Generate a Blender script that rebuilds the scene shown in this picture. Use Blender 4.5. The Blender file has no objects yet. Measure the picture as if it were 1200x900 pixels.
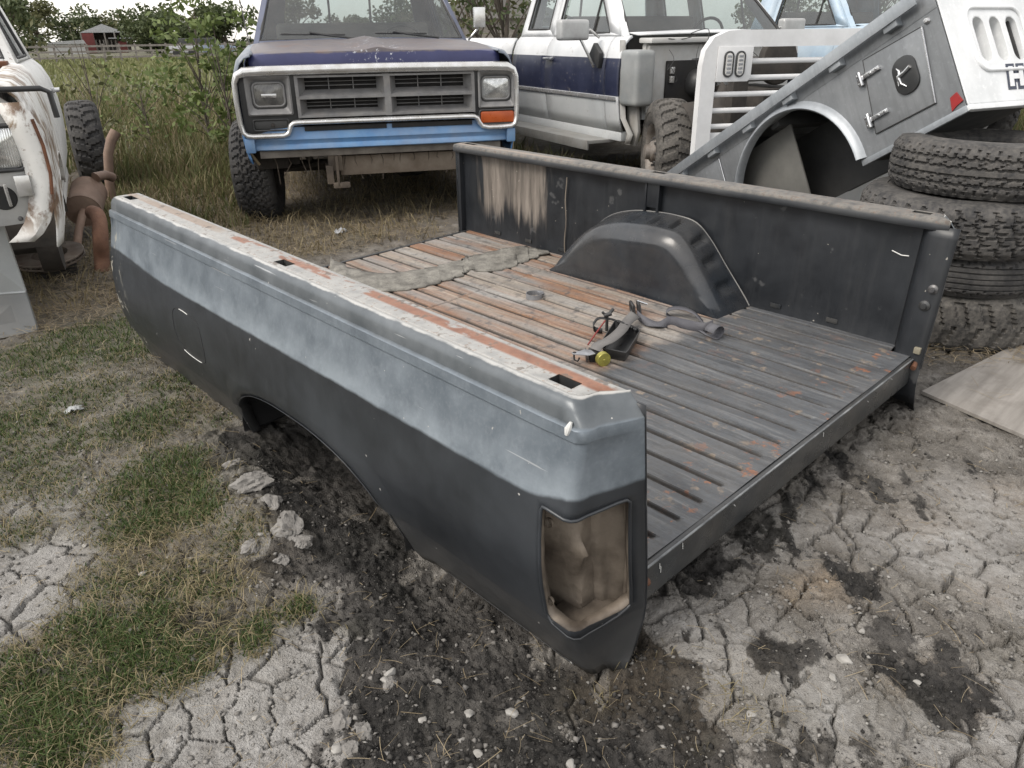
import bpy, bmesh, math, random
import numpy as np
from mathutils import Vector, Matrix

random.seed(7)
RNG = np.random.default_rng(11)
SC = bpy.context.scene
COL = SC.collection

# ------------------------------------------------------------------ camera
CAM_POS = np.array([-1.913796, -0.770278, 1.283317])
CAM_ROWS = np.array([[0.714315, -0.699728, -0.011623],
                     [0.304897, 0.296218, 0.905148],
                     [0.629914, 0.650105, -0.424938]])      # right, up, forward
FPX = 876.262                                               # focal length for a 1200 px wide picture
cam_data = bpy.data.cameras.new('camera')
cam_data.sensor_width = 36.0
cam_data.lens = 36.0 * FPX / 1200.0
cam_data.clip_start = 0.05
cam_data.clip_end = 3000.0
cam = bpy.data.objects.new('camera', cam_data)
COL.objects.link(cam)
_r, _u, _f = CAM_ROWS
cam.matrix_world = Matrix(((_r[0], _u[0], -_f[0], CAM_POS[0]),
                           (_r[1], _u[1], -_f[1], CAM_POS[1]),
                           (_r[2], _u[2], -_f[2], CAM_POS[2]),
                           (0, 0, 0, 1)))
SC.camera = cam
SC.render.resolution_x, SC.render.resolution_y = 1024, 768

# ------------------------------------------------------------------ sky and light (hazy evening)
SUN_AZ = math.radians(-75.0)       # clockwise from +Y towards +X
SUN_EL = math.radians(48.0)
world = bpy.data.worlds.new('World')
SC.world = world
world.use_nodes = True
wn = world.node_tree
wn.nodes.clear()
w_out = wn.nodes.new('ShaderNodeOutputWorld')
w_bg = wn.nodes.new('ShaderNodeBackground')
w_sky = wn.nodes.new('ShaderNodeTexSky')
w_sky.sky_type = 'NISHITA'
w_sky.sun_disc = False
w_sky.sun_elevation = SUN_EL
w_sky.sun_rotation = SUN_AZ
w_sky.air_density = 1.3
w_sky.dust_density = 1.5
w_sky.ozone_density = 1.0
w_hs = wn.nodes.new('ShaderNodeHueSaturation')
w_hs.inputs['Saturation'].default_value = 0.35
w_bg.inputs['Strength'].default_value = 0.15
wn.links.new(w_sky.outputs[0], w_hs.inputs['Color'])
# thin even cloud: the clear-sky colours are veiled by an even pale layer
w_mx = wn.nodes.new('ShaderNodeMix'); w_mx.data_type = 'RGBA'
w_mx.inputs['Factor'].default_value = 0.55
w_mx.inputs[7].default_value = (5.7, 5.42, 5.08, 1)
wn.links.new(w_hs.outputs[0], w_mx.inputs[6])
wn.links.new(w_mx.outputs[2], w_bg.inputs['Color'])
wn.links.new(w_bg.outputs[0], w_out.inputs['Surface'])

sun_data = bpy.data.lights.new('sun', 'SUN')
sun_data.energy = 1.4
sun_data.angle = math.radians(26)
sun_data.color = (1.0, 0.93, 0.84)
sun = bpy.data.objects.new('sun', sun_data)
COL.objects.link(sun)
_sd = Vector((math.sin(SUN_AZ) * math.cos(SUN_EL), math.cos(SUN_AZ) * math.cos(SUN_EL), math.sin(SUN_EL)))
sun.rotation_euler = _sd.to_track_quat('Z', 'Y').to_euler()
sun.location = (8, 6, 12)

SC.view_settings.view_transform = 'Standard'
SC.view_settings.look = 'None'
SC.view_settings.exposure = 1.0
SC.view_settings.gamma = 1.0
SC.view_settings.use_curve_mapping = False

# ------------------------------------------------------------------ helpers
def gp(u, v, z=0.0):
    """world point on the level z seen at (u, v) of the photograph (used to survey the yard)"""
    d = CAM_ROWS.T @ np.array([(u - 600) / FPX, -(v - 450) / FPX, 1.0])
    return CAM_POS + (z - CAM_POS[2]) / d[2] * d


def tag(o, label=None, cat=None, group=None, kind=None):
    if label: o['label'] = label
    if cat: o['category'] = cat
    if group: o['group'] = group
    if kind: o['kind'] = kind
    return o


def empty(name, loc=(0, 0, 0), rz=0.0, mat=None):
    o = bpy.data.objects.new(name, None)
    COL.objects.link(o)
    o.empty_display_size = 0.1
    if mat is not None:
        o.matrix_world = mat
    else:
        o.location = loc
        o.rotation_euler = (0, 0, rz)
    return o


def fin(me, mat, smooth, bev=0.0, seg=2, ang=35):
    if bev > 0:
        bm = bmesh.new(); bm.from_mesh(me)
        es = [e for e in bm.edges if len(e.link_faces) == 2 and e.calc_face_angle(0) > math.radians(ang)]
        if es:
            bmesh.ops.bevel(bm, geom=es, offset=bev, segments=seg, affect='EDGES', profile=0.6, clamp_overlap=True)
        bm.to_mesh(me); bm.free()
    if smooth:
        me.shade_smooth()
        me.set_sharp_from_angle(angle=math.radians(smooth))
    if mat is not None:
        me.materials.append(mat)


def mk(name, V, F, mat, parent=None, smooth=40, bev=0.0, seg=2, merge=0.0, fixn=False, solid=0.0):
    me = bpy.data.meshes.new(name)
    me.from_pydata([tuple(map(float, v)) for v in V], [], [tuple(int(i) for i in f) for f in F])
    if merge > 0 or fixn:
        bm = bmesh.new(); bm.from_mesh(me)
        if merge > 0:
            bmesh.ops.remove_doubles(bm, verts=bm.verts, dist=merge)
            bmesh.ops.dissolve_degenerate(bm, edges=bm.edges, dist=merge * 0.5)
        bmesh.ops.recalc_face_normals(bm, faces=bm.faces)
        bm.to_mesh(me); bm.free()
    fin(me, mat, smooth, bev, seg)
    o = bpy.data.objects.new(name, me)
    COL.objects.link(o)
    if parent is not None: o.parent = parent
    if solid:
        m = o.modifiers.new('solid', 'SOLIDIFY'); m.thickness = abs(solid); m.offset = -1 if solid > 0 else 1
    return o


class MB:
    """collects shapes that make up ONE part"""
    def __init__(s): s.V = []; s.F = []
    def add(s, V, F):
        b = len(s.V); s.V += [tuple(v) for v in V]; s.F += [tuple(i + b for i in f) for f in F]; return s
    def box(s, x, y, z, rot=None, c=None):
        V = [(a, b, d) for d in z for b in y for a in x]
        F = [(0, 2, 3, 1), (4, 5, 7, 6), (0, 1, 5, 4), (2, 6, 7, 3), (0, 4, 6, 2), (1, 3, 7, 5)]
        if rot is not None:
            R = rot if isinstance(rot, Matrix) else Matrix.Rotation(rot, 3, 'Z')
            cc = Vector(c if c is not None else ((x[0] + x[1]) / 2, (y[0] + y[1]) / 2, (z[0] + z[1]) / 2))
            V = [tuple(R @ (Vector(v) - cc) + cc) for v in V]
        return s.add(V, F)
    def tube(s, pts, r, n=8, closed=False, sx=1.0):
        V, F = tube_geo(pts, r, n, closed); return s.add(V, F)
    def lathe(s, prof, n=24, axis='z', c=(0, 0, 0), closed=False):
        V, F = lathe_geo(prof, n, axis, c, closed); return s.add(V, F)
    def prism(s, poly, axis, lo, hi):
        V, F = prism_geo(poly, axis, lo, hi); return s.add(V, F)
    def grid(s, P, closed=False):
        V, F = grid_geo(P, closed); return s.add(V, F)
    def obj(s, name, mat, parent=None, smooth=40, bev=0.0, seg=2, merge=0.0, fixn=False, solid=0.0):
        return mk(name, s.V, s.F, mat, parent, smooth, bev, seg, merge, fixn, solid)


def grid_geo(P, closed_v=False, closed_u=False):
    P = np.asarray(P, float); n, m = P.shape[:2]
    V = P.reshape(-1, 3).tolist(); F = []
    for i in range(n if closed_u else n - 1):
        for j in range(m if closed_v else m - 1):
            a = i * m + j; b = i * m + (j + 1) % m; c = ((i + 1) % n) * m + (j + 1) % m; d = ((i + 1) % n) * m + j
            F.append((a, b, c, d))
    return V, F


def tube_geo(pts, r, n=8, closed=False):
    pts = [Vector(p) for p in pts]; N = len(pts)
    rs = r if isinstance(r, (list, tuple, np.ndarray)) else [r] * N
    V = []; F = []
    prev = None
    for i, p in enumerate(pts):
        if closed: t = pts[(i + 1) % N] - pts[i - 1]
        else: t = pts[min(i + 1, N - 1)] - pts[max(i - 1, 0)]
        t.normalize()
        if prev is None:
            a = Vector((0, 0, 1)) if abs(t.z) < 0.9 else Vector((1, 0, 0))
            nrm = t.cross(a).normalized()
        else:
            nrm = (prev - t * prev.dot(t)).normalized()
        prev = nrm; bn = t.cross(nrm)
        for k in range(n):
            an = 2 * math.pi * k / n
            V.append(tuple(p + (nrm * math.cos(an) + bn * math.sin(an)) * rs[i]))
    for i in range(N if closed else N - 1):
        for k in range(n):
            a = i * n + k; b = i * n + (k + 1) % n; j = (i + 1) % N
            F.append((a, b, j * n + (k + 1) % n, j * n + k))
    if not closed:
        F.append(tuple(reversed(range(n)))); F.append(tuple((N - 1) * n + k for k in range(n)))
    return V, F


def lathe_geo(prof, n=32, axis='z', c=(0, 0, 0), closed=False):
    V = []; F = []; m = len(prof)
    for i in range(n):
        an = 2 * math.pi * i / n; ca, sa = math.cos(an), math.sin(an)
        for r, h in prof:
            if axis == 'z': v = (r * ca, r * sa, h)
            elif axis == 'x': v = (h, r * ca, r * sa)
            else: v = (r * sa, h, r * ca)
            V.append((v[0] + c[0], v[1] + c[1], v[2] + c[2]))
    for i in range(n):
        for j in range(m if closed else m - 1):
            a = i * m + j; b = ((i + 1) % n) * m + j; j2 = (j + 1) % m
            F.append((a, b, ((i + 1) % n) * m + j2, i * m + j2))
    return V, F


def prism_geo(poly, axis, lo, hi):
    n = len(poly); V = []
    for h in (lo, hi):
        for a, b in poly:
            V.append({'x': (h, a, b), 'y': (a, h, b), 'z': (a, b, h)}[axis])
    F = [tuple(range(n)), tuple(reversed(range(n, 2 * n)))]
    F += [(i, i + n, (i + 1) % n + n, (i + 1) % n) for i in range(n)]
    return V, F


def box(name, x, y, z, mat, parent=None, bev=0.004, rot=None, c=None):
    return MB().box(x, y, z, rot, c).obj(name, mat, parent, 40, bev, fixn=True)


def tube(name, pts, r, mat, parent=None, n=10, closed=False):
    V, F = tube_geo(pts, r, n, closed); return mk(name, V, F, mat, parent, 50, fixn=True)


def lathe(name, prof, mat, parent=None, n=40, axis='z', c=(0, 0, 0), smooth=35, closed=False):
    V, F = lathe_geo(prof, n, axis, c, closed); return mk(name, V, F, mat, parent, smooth, merge=1e-6, fixn=True)


def prism(name, poly, axis, lo, hi, mat, parent=None, bev=0.0):
    V, F = prism_geo(poly, axis, lo, hi); return mk(name, V, F, mat, parent, 35, bev, fixn=True)


def sheet(name, P, mat, parent=None, smooth=45, solid=0.0, closed=False, merge=0.0):
    V, F = grid_geo(P, closed); return mk(name, V, F, mat, parent, smooth, merge=merge, fixn=merge > 0, solid=solid)


def bez(ctrl, n=8, closed=False):
    """Catmull-Rom through control points"""
    P = [np.asarray(c, float) for c in ctrl]; out = []; N = len(P)
    rng_ = range(N) if closed else range(N - 1)
    for i in rng_:
        p0 = P[i - 1] if (closed or i > 0) else P[0]; p1 = P[i]; p2 = P[(i + 1) % N]
        p3 = P[(i + 2) % N] if (closed or i + 2 < N) else P[-1]
        for k in range(n):
            t = k / n
            out.append(0.5 * ((2 * p1) + (-p0 + p2) * t + (2 * p0 - 5 * p1 + 4 * p2 - p3) * t * t + (-p0 + 3 * p1 - 3 * p2 + p3) * t ** 3))
    if not closed: out.append(P[-1])
    return out


def interp(x, xs, ys): return float(np.interp(x, xs, ys))


def rrect(w, h, r, n=4):
    out = []
    for cx, cy, a0 in ((w / 2 - r, h / 2 - r, 0), (-w / 2 + r, h / 2 - r, 90), (-w / 2 + r, -h / 2 + r, 180), (w / 2 - r, -h / 2 + r, 270)):
        for k in range(n + 1):
            a = math.radians(a0 + 90 * k / n); out.append((cx + r * math.cos(a), cy + r * math.sin(a)))
    return out


# ---- numpy noise
def _hash(ix, iy, s):
    h = (ix.astype(np.int64) * 374761393 + iy.astype(np.int64) * 668265263 + s * 974634777) & 0xffffffff
    h = ((h ^ (h >> 13)) * 1274126177) & 0xffffffff
    return ((h ^ (h >> 16)) & 0xffffff) / float(0xffffff)


def vnoise(x, y, s=0):
    ix = np.floor(x); iy = np.floor(y); fx = x - ix; fy = y - iy
    fx = fx * fx * (3 - 2 * fx); fy = fy * fy * (3 - 2 * fy)
    a = _hash(ix, iy, s); b = _hash(ix + 1, iy, s); c = _hash(ix, iy + 1, s); d = _hash(ix + 1, iy + 1, s)
    return (a * (1 - fx) + b * fx) * (1 - fy) + (c * (1 - fx) + d * fx) * fy


def fbm(x, y, o=4, s=0):
    v = 0; a = 0.5; t = 0
    for i in range(o):
        v = v + a * vnoise(x * 2 ** i + 17.3 * i, y * 2 ** i - 9.1 * i, s + i); t += a; a *= 0.5
    return v / t


def voro(x, y, s=0, jit=0.95):
    """distance to the nearest cell border and the cell's hash"""
    ix = np.floor(x); iy = np.floor(y)
    d1 = np.full(x.shape, 9.0); d2 = np.full(x.shape, 9.0); hid = np.zeros(x.shape)
    px1 = np.zeros(x.shape); py1 = np.zeros(x.shape); px2 = np.zeros(x.shape); py2 = np.zeros(x.shape)
    for i in (-1, 0, 1):
        for j in (-1, 0, 1):
            cx = ix + i; cy = iy + j
            px = cx + 0.5 + jit * (_hash(cx, cy, s) - 0.5); py = cy + 0.5 + jit * (_hash(cx, cy, s + 5) - 0.5)
            d = (px - x) ** 2 + (py - y) ** 2
            h = _hash(cx, cy, s + 9)
            n1 = d < d1
            n2 = (~n1) & (d < d2)
            d2 = np.where(n1, d1, np.where(n2, d, d2)); px2 = np.where(n1, px1, np.where(n2, px, px2)); py2 = np.where(n1, py1, np.where(n2, py, py2))
            d1 = np.where(n1, d, d1); px1 = np.where(n1, px, px1); py1 = np.where(n1, py, py1); hid = np.where(n1, h, hid)
    L = np.hypot(px2 - px1, py2 - py1) + 1e-6
    return (d2 - d1) / (2 * L), hid


def sstep(a, b, x):
    t = np.clip((x - a) / (b - a), 0, 1); return t * t * (3 - 2 * t)


def bulk(name, V, F4=None, F3=None, mat=None, parent=None, attrs=None, smooth=False):
    """fast mesh from arrays of quads and / or triangles"""
    me = bpy.data.meshes.new(name)
    V = np.asarray(V, np.float32)
    parts = []; starts = []; tot = 0
    n4 = 0 if F4 is None else len(F4); n3 = 0 if F3 is None else len(F3)
    loops = []
    if n4: loops.append(np.asarray(F4, np.int32).ravel())
    if n3: loops.append(np.asarray(F3, np.int32).ravel())
    loops = np.concatenate(loops)
    st = np.concatenate([np.arange(n4) * 4, n4 * 4 + np.arange(n3) * 3]).astype(np.int32)
    me.vertices.add(len(V)); me.vertices.foreach_set('co', V.ravel())
    me.loops.add(len(loops)); me.loops.foreach_set('vertex_index', loops)
    me.polygons.add(n4 + n3); me.polygons.foreach_set('loop_start', st)
    me.update(calc_edges=True); me.validate()
    for k, a in (attrs or {}).items():
        at = me.attributes.new(k, 'FLOAT', 'POINT'); at.data.foreach_set('value', np.asarray(a, np.float32))
    if smooth: me.shade_smooth()
    if mat: me.materials.append(mat)
    o = bpy.data.objects.new(name, me); COL.objects.link(o)
    if parent is not None: o.parent = parent
    return o


# ------------------------------------------------------------------ materials
class NT:
    def __init__(s, name):
        s.m = bpy.data.materials.new(name); s.m.use_nodes = True; s.t = s.m.node_tree; s.t.nodes.clear()
        s.out = s.t.nodes.new('ShaderNodeOutputMaterial'); s.b = s.t.nodes.new('ShaderNodeBsdfPrincipled')
        s.t.links.new(s.b.outputs[0], s.out.inputs[0]); s._co = None
    def n(s, ty, **k):
        nd = s.t.nodes.new(ty)
        for a, v in k.items(): setattr(nd, a, v)
        return nd
    def l(s, a, b): s.t.links.new(a, b)
    def val(s, sock, v):
        if isinstance(v, (int, float)): sock.default_value = v
        elif isinstance(v, tuple): sock.default_value = v if len(v) != 3 or sock.type == 'VECTOR' else (*v, 1)
        else: s.l(v, sock)
    def co(s):
        if s._co is None: s._co = s.n('ShaderNodeTexCoord').outputs['Object']
        return s._co
    def mapped(s, scale=(1, 1, 1), loc=(0, 0, 0), src=None):
        m = s.n('ShaderNodeMapping'); m.inputs['Scale'].default_value = scale; m.inputs['Location'].default_value = loc
        s.l(src if src is not None else s.co(), m.inputs[0]); return m.outputs[0]
    def noise(s, scale=5, detail=4, rough=0.55, vec=None, dist=0.0):
        nd = s.n('ShaderNodeTexNoise'); nd.inputs['Scale'].default_value = scale; nd.inputs['Detail'].default_value = detail
        nd.inputs['Roughness'].default_value = rough; nd.inputs['Distortion'].default_value = dist
        s.l(vec if vec is not None else s.co(), nd.inputs['Vector']); return nd.outputs['Fac']
    def ramp(s, fac, stops, interp='LINEAR'):
        r = s.n('ShaderNodeValToRGB'); r.color_ramp.interpolation = interp
        e = r.color_ramp.elements
        while len(e) < len(stops): e.new(0.5)
        for i, (p, c) in enumerate(stops):
            e[i].position = p
            e[i].color = (c, c, c, 1) if isinstance(c, (int, float)) else (*c, 1)
        s.l(fac, r.inputs[0]); return r.outputs[0]
    def mix(s, f, a, b, mode='MIX'):
        nd = s.n('ShaderNodeMix', data_type='RGBA', blend_type=mode)
        s.val(nd.inputs['Factor'], f); s.val(nd.inputs[6], a); s.val(nd.inputs[7], b); return nd.outputs[2]
    def math(s, op, a, b=0.0, c=0.0, clamp=False):
        nd = s.n('ShaderNodeMath', operation=op, use_clamp=clamp); s.val(nd.inputs[0], a); s.val(nd.inputs[1], b); s.val(nd.inputs[2], c); return nd.outputs[0]
    def step(s, x, a, b):
        nd = s.n('ShaderNodeMapRange', interpolation_type='SMOOTHSTEP'); s.val(nd.inputs[0], x)
        nd.inputs[1].default_value = a; nd.inputs[2].default_value = b; return nd.outputs[0]
    def xyz(s):
        nd = s.n('ShaderNodeSeparateXYZ'); s.l(s.co(), nd.inputs[0]); return nd.outputs
    def attr(s, name): return s.n('ShaderNodeAttribute', attribute_name=name).outputs['Fac']
    def bump(s, h, strength=0.4, dist=0.01):
        nd = s.n('ShaderNodeBump'); nd.inputs['Strength'].default_value = strength; nd.inputs['Distance'].default_value = dist
        s.l(h, nd.inputs['Height']); s.l(nd.outputs[0], s.b.inputs['Normal'])
    def done(s, col=None, rough=None, metal=None, **k):
        if col is not None: s.val(s.b.inputs['Base Color'], col)
        if rough is not None: s.val(s.b.inputs['Roughness'], rough)
        if metal is not None: s.val(s.b.inputs['Metallic'], metal)
        for a, v in k.items(): s.val(s.b.inputs[a.replace('_', ' ')], v)
        return s.m


def simple(name, col, col2=None, rough=0.55, metal=0.0, scale=6.0, bump=0.0, bscale=40.0, dust=0.0, lo=0.35, hi=0.65, **k):
    """painted / plastic / metal surface: two tones mixed by noise, worn gloss, optional dust"""
    t = NT(name)
    c2 = col2 if col2 is not None else tuple(x * 0.75 for x in col)
    f = t.ramp(t.noise(scale, 6, 0.6), [(lo, 0.0), (hi, 1.0)])
    c = t.mix(f, col, c2)
    c = t.mix(t.math('MULTIPLY', t.noise(scale * 9, 3, 0.6), 0.22), c, tuple(x * 0.45 for x in col))
    if dust > 0:
        c = t.mix(t.math('MULTIPLY', t.ramp(t.noise(scale * 0.7, 5, 0.65), [(0.38, 0.0), (0.7, 1.0)]), dust), c, (0.30, 0.26, 0.21))
    r = t.math('ADD', t.math('MULTIPLY', t.noise(scale * 2.3, 4), 0.3), rough - 0.15, clamp=True)
    if bump > 0: t.bump(t.noise(bscale, 4), bump, 0.004)
    return t.done(c, r, metal, **k)
# ================================================================== GROUND
def blobs(x, y, lst):
    m = np.zeros(x.shape)
    wx = x + 0.10 * (fbm(x * 6, y * 6, 3, 41) - 0.5); wy = y + 0.10 * (fbm(x * 6, y * 6, 3, 47) - 0.5)
    for u, v, r, s in lst:
        p = gp(u, v)
        d2 = ((wx - p[0]) ** 2 + (wy - p[1]) ** 2) / (r * r)
        m = np.maximum(m, s * np.exp(-d2 * 0.9))
    return m

DARK = [(300, 545, .14, 1), (350, 590, .20, 1), (410, 640, .19, 1), (455, 700, .16, 1), (420, 560, .2, 1), (330, 520, .2, 1),
        (500, 760, .17, .95), (560, 740, .16, .8), (620, 800, .17, .85), (480, 850, .14, .9), (560, 880, .15, .8),
        (700, 870, .16, .8), (790, 860, .11, 1.1), (770, 790, .10, .7), (730, 830, .12, .8), (640, 880, .15, .8), (600, 680, .2, .9),
        (245, 735, .08, .6), (1040, 770, .13, .75), (1110, 800, .12, .7), (1180, 770, .12, .5), (930, 775, .07, .8),
        (960, 545, .20, .65), (1010, 560, .2, .5), (1080, 570, .2, .45), (1150, 640, .12, .35), (1000, 700, .10, .6),
        (850, 590, .3, .6), (800, 640, .2, .55), (1000, 870, .13, .4), (900, 880, .10, .35), (870, 700, .06, .4)]
GRASSZ = [(205, 565, .22, 1), (170, 500, .20, .9), (240, 600, .13, 1), (180, 610, .16, .9), (250, 560, .12, .9), (150, 770, .14, 1), (100, 750, .11, .9), (190, 740, .10, .9), (200, 790, .08, .8),
          (230, 745, .08, .8), (40, 840, .14, 1), (10, 800, .12, .9), (60, 880, .10, .9), (20, 500, .24, .9), (60, 480, .22, .8), (110, 470, .22, .7), (90, 520, .16, .7), (40, 540, .14, .6),
          (120, 395, .32, .9), (60, 420, .3, .85), (150, 420, .18, .9), (200, 460, .16, .7), (250, 500, .12, .6), (300, 745, .07, .8), (350, 720, .06, .8), (60, 560, .2, .5), (20, 440, .3, .7),
          (30, 620, .10, .5), (430, 735, .04, .4), (140, 690, .16, .6), (200, 680, .14, .6), (260, 690, .10, .5), (270, 640, .12, .6), (820, 865, .03, .5), (420, 275, .15, .5), (500, 260, .10, .3)]
LITTER = [(310, 275, .5, 1), (350, 288, .4, 1), (290, 255, .5, .9), (430, 265, .6, 1), (500, 240, .7, 1), (380, 250, .5, .9), (340, 285, .3, .8), (110, 345, .4, 1), (70, 370, .35, .8), (220, 230, 1.2, 1), (160, 250, .8, 1),
          (90, 300, .7, 1), (30, 330, .5, .8), (600, 215, 1.0, 1), (180, 650, .18, .8), (260, 690, .15, .7), (280, 640, .12, .5), (760, 770, .10, .6),
          (720, 790, .10, .6), (840, 820, .14, .5), (120, 840, .07, .5), (250, 480, .2, .5), (230, 420, .2, .5), (1130, 395, .5, .6), (560, 560, .2, .3), (330, 215, 1.0, .9)]
PALE = [(330, 820, .24, 1), (230, 830, .2, 1), (400, 790, .12, .9), (160, 880, .12, .9), (60, 660, .16, .9), (20, 720, .14, .8), (840, 770, .18, .9), (60, 700, .12, .8),
        (1120, 640, .2, .8), (900, 620, .18, .6), (960, 830, .14, .7), (1170, 600, .2, .7), (1060, 640, .15, .7), (390, 870, .12, .8), (780, 720, .10, .5), (1000, 620, .15, .5),
        (1100, 880, .14, .6), (140, 560, .12, .3), (70, 590, .15, .6), (1180, 850, .14, .6), (330, 600, .06, .7), (310, 650, .05, .6), (430, 860, .08, .7), (1180, 700, .12, .6), (900, 850, .1, .6), (550, 700, .05, .5), (40, 590, .1, .6), (80, 480, .06, .6)]
TAN = [(870, 560, .10, .3), (960, 690, .07, .8), (1090, 620, .10, .6), (1190, 590, .10, .6), (1110, 810, .06, .9), (930, 700, .05, .6), (1070, 800, .05, .7), (30, 760, .05, .8), (1150, 690, .08, .4)]


def wheel_pit(x, y):
    p = gp(305, 240)
    return np.exp(-((x - p[0]) ** 2 + (y - p[1]) ** 2) / 0.5)


def ground_fields(x, y):
    r = np.hypot(x - CAM_POS[0], y - CAM_POS[1])
    near = 1 - sstep(5, 9, r)
    dark = np.clip(blobs(x, y, [(u, v, r_, s_ * (.84 if u > 780 else 1)) for u, v, r_, s_ in DARK]), 0, 1) * near
    dark = np.clip(dark + (0.55 * (fbm(x * 5, y * 5, 4, 3) - 0.5) + 0.75 * (fbm((x + y) * 9, (y - x) * 20, 4, 7) - 0.5)) * near, 0, 1)
    dark = sstep(0.22, 0.62, dark)
    grass = np.clip(blobs(x, y, GRASSZ) + 0.5 * (fbm(x * 4, y * 4, 4, 13) - 0.5), 0, 1) * near
    grass = np.maximum(grass * (1 - 0.7 * dark), sstep(9, 14, r))
    lit = np.clip(blobs(x, y, LITTER) + 0.25 * (fbm(x * 3, y * 3, 4, 23) - 0.5), 0, 1)
    lit = np.maximum(lit * near, sstep(5.0, 7.5, r) * (1 - sstep(9, 16, r)))
    pale = np.clip(blobs(x, y, PALE) + 0.4 * (fbm(x * 4, y * 4, 4, 33) - 0.5), 0, 1) * near
    tan = np.clip(blobs(x, y, TAN) + 0.12 * (fbm(x * 5, y * 5, 3, 37) - 0.5), 0, 1) * near
    return r, near, dark, grass, lit, pale, tan


def ground_h(x, y, full=False):
    x = np.asarray(x, float); y = np.asarray(y, float)
    r, near, dark, grass, lit, pale, tan = ground_fields(x, y)
    h = 0.030 * (fbm(x * 1.1, y * 1.1, 3, 51) - 0.5) * near
    h = h + 0.045 * (fbm(x * 0.35, y * 0.35, 2, 57) - 0.5) * sstep(2.5, 6, r)
    # the yard falls very gently to the field
    h = h - 0.004 * np.maximum(r - 16, 0) - 1.2 * (fbm(x * 0.02, y * 0.02, 3, 61) - 0.5) * sstep(30, 120, r)
    # soil under the cargo bed follows the lifted front
    h = h + 0.035 * np.exp(-(((x + 1.0) / 0.35) ** 2 + ((y - 2.1) / 0.7) ** 2))
    # heap of dug soil beside the wheel opening
    p = gp(318, 606); h = h + 0.070 * np.exp(-(((x - p[0]) / 0.16) ** 2 + ((y - p[1]) / 0.20) ** 2))
    p = gp(285, 565); h = h + 0.045 * np.exp(-(((x - p[0]) / 0.10) ** 2 + ((y - p[1]) / 0.10) ** 2))
    h = h - 0.085 * np.exp(-(((x + 0.80) / 0.22) ** 2 + ((y - 1.12) / 0.42) ** 4))
    p = gp(790, 870); h = h - 0.05 * np.exp(-(((x - p[0]) / 0.10) ** 2 + ((y - p[1]) / 0.07) ** 2))
    h = h - 0.07 * wheel_pit(x, y)
    # soil settled below the lower edge of the bed side
    h = h - 0.055 * np.exp(-(((x + 0.97) / 0.16) ** 2)) * sstep(-.25, -.05, y) * (1 - sstep(.55, .85, y))
    # crumbly dark soil
    lump, hid = voro(x * 26, y * 26, 3)
    lump2, _ = voro(x * 11 + 3, y * 11, 8)
    rid = 1 - np.abs(2 * fbm(x * 22, y * 22, 3, 73) - 1); rid2 = 1 - np.abs(2 * fbm(x * 48 + 5, y * 48, 2, 75) - 1)
    h = h + dark * (0.050 * (fbm(x * 9, y * 9, 5, 71) - 0.5) + 0.008 * np.minimum(lump, .35) / .35 * hid + 0.012 * np.minimum(lump2, .4) - 0.022 * (rid - .6) - 0.012 * (rid2 - .6))
    # trampled rough clay
    rough = (1 - dark) * near
    h = h + rough * (0.034 * (fbm(x * 12, y * 12, 5, 77) - 0.5)) * (1 - 0.85 * np.clip(pale * 1.3, 0, 1))
    h = h + near * (1 - 0.9 * np.clip(pale * 1.3, 0, 1)) * (0.010 * (fbm(x * 38, y * 38, 3, 78) - 0.5) + 0.006 * (vnoise(x * 130, y * 130, 79) - 0.5))
    # drying cracks
    wx = x + 0.075 * (fbm(x * 8, y * 8, 3, 81) - 0.5) + 0.016 * (fbm(x * 30, y * 30, 2, 83) - 0.5)
    wy = y + 0.075 * (fbm(x * 8, y * 8, 3, 85) - 0.5) + 0.016 * (fbm(x * 30, y * 30, 2, 87) - 0.5)
    e1, h1 = voro(wx / 0.108, wy / 0.108, 21, 1.0)
    e2, h2 = voro(wx / 0.058 + 7, wy / 0.058, 27, 0.9)
    w1 = (0.0014 + 0.0056 * sstep(.25, .75, fbm(x * 3.2, y * 3.2, 3, 91))) * (0.40 + 0.45 * np.clip(pale * 1.5, 0, 1))
    m1 = sstep(.24, .46, fbm(x * 3.1, y * 3.1, 4, 93) + 0.25 * pale) * (1 - dark) * near * (1 - 0.75 * np.clip(grass, 0, 1))
    c1 = (1 - sstep(0.45, 1.35, e1 * 0.108 / w1)) * m1
    w2 = 0.0010 + 0.0024 * fbm(x * 5, y * 5, 2, 95)
    m2 = sstep(.26, .44, fbm(x * 4.1, y * 4.1, 4, 97)) * (1 - dark) * near * (1 - 0.8 * np.clip(grass, 0, 1)) * (1 - 0.72 * np.clip(pale * 1.4, 0, 1))
    c2 = (1 - sstep(0.4, 1.5, e2 * 0.058 / w2)) * m2
    crack = np.maximum(c1, c2 * 0.6)
    h = h + (h1 - 0.5) * 0.005 * m1 * (1 - crack) - 0.036 * c1 - 0.010 * c2
    if full: return h, dark, grass, lit, pale, tan, crack
    return h


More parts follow.
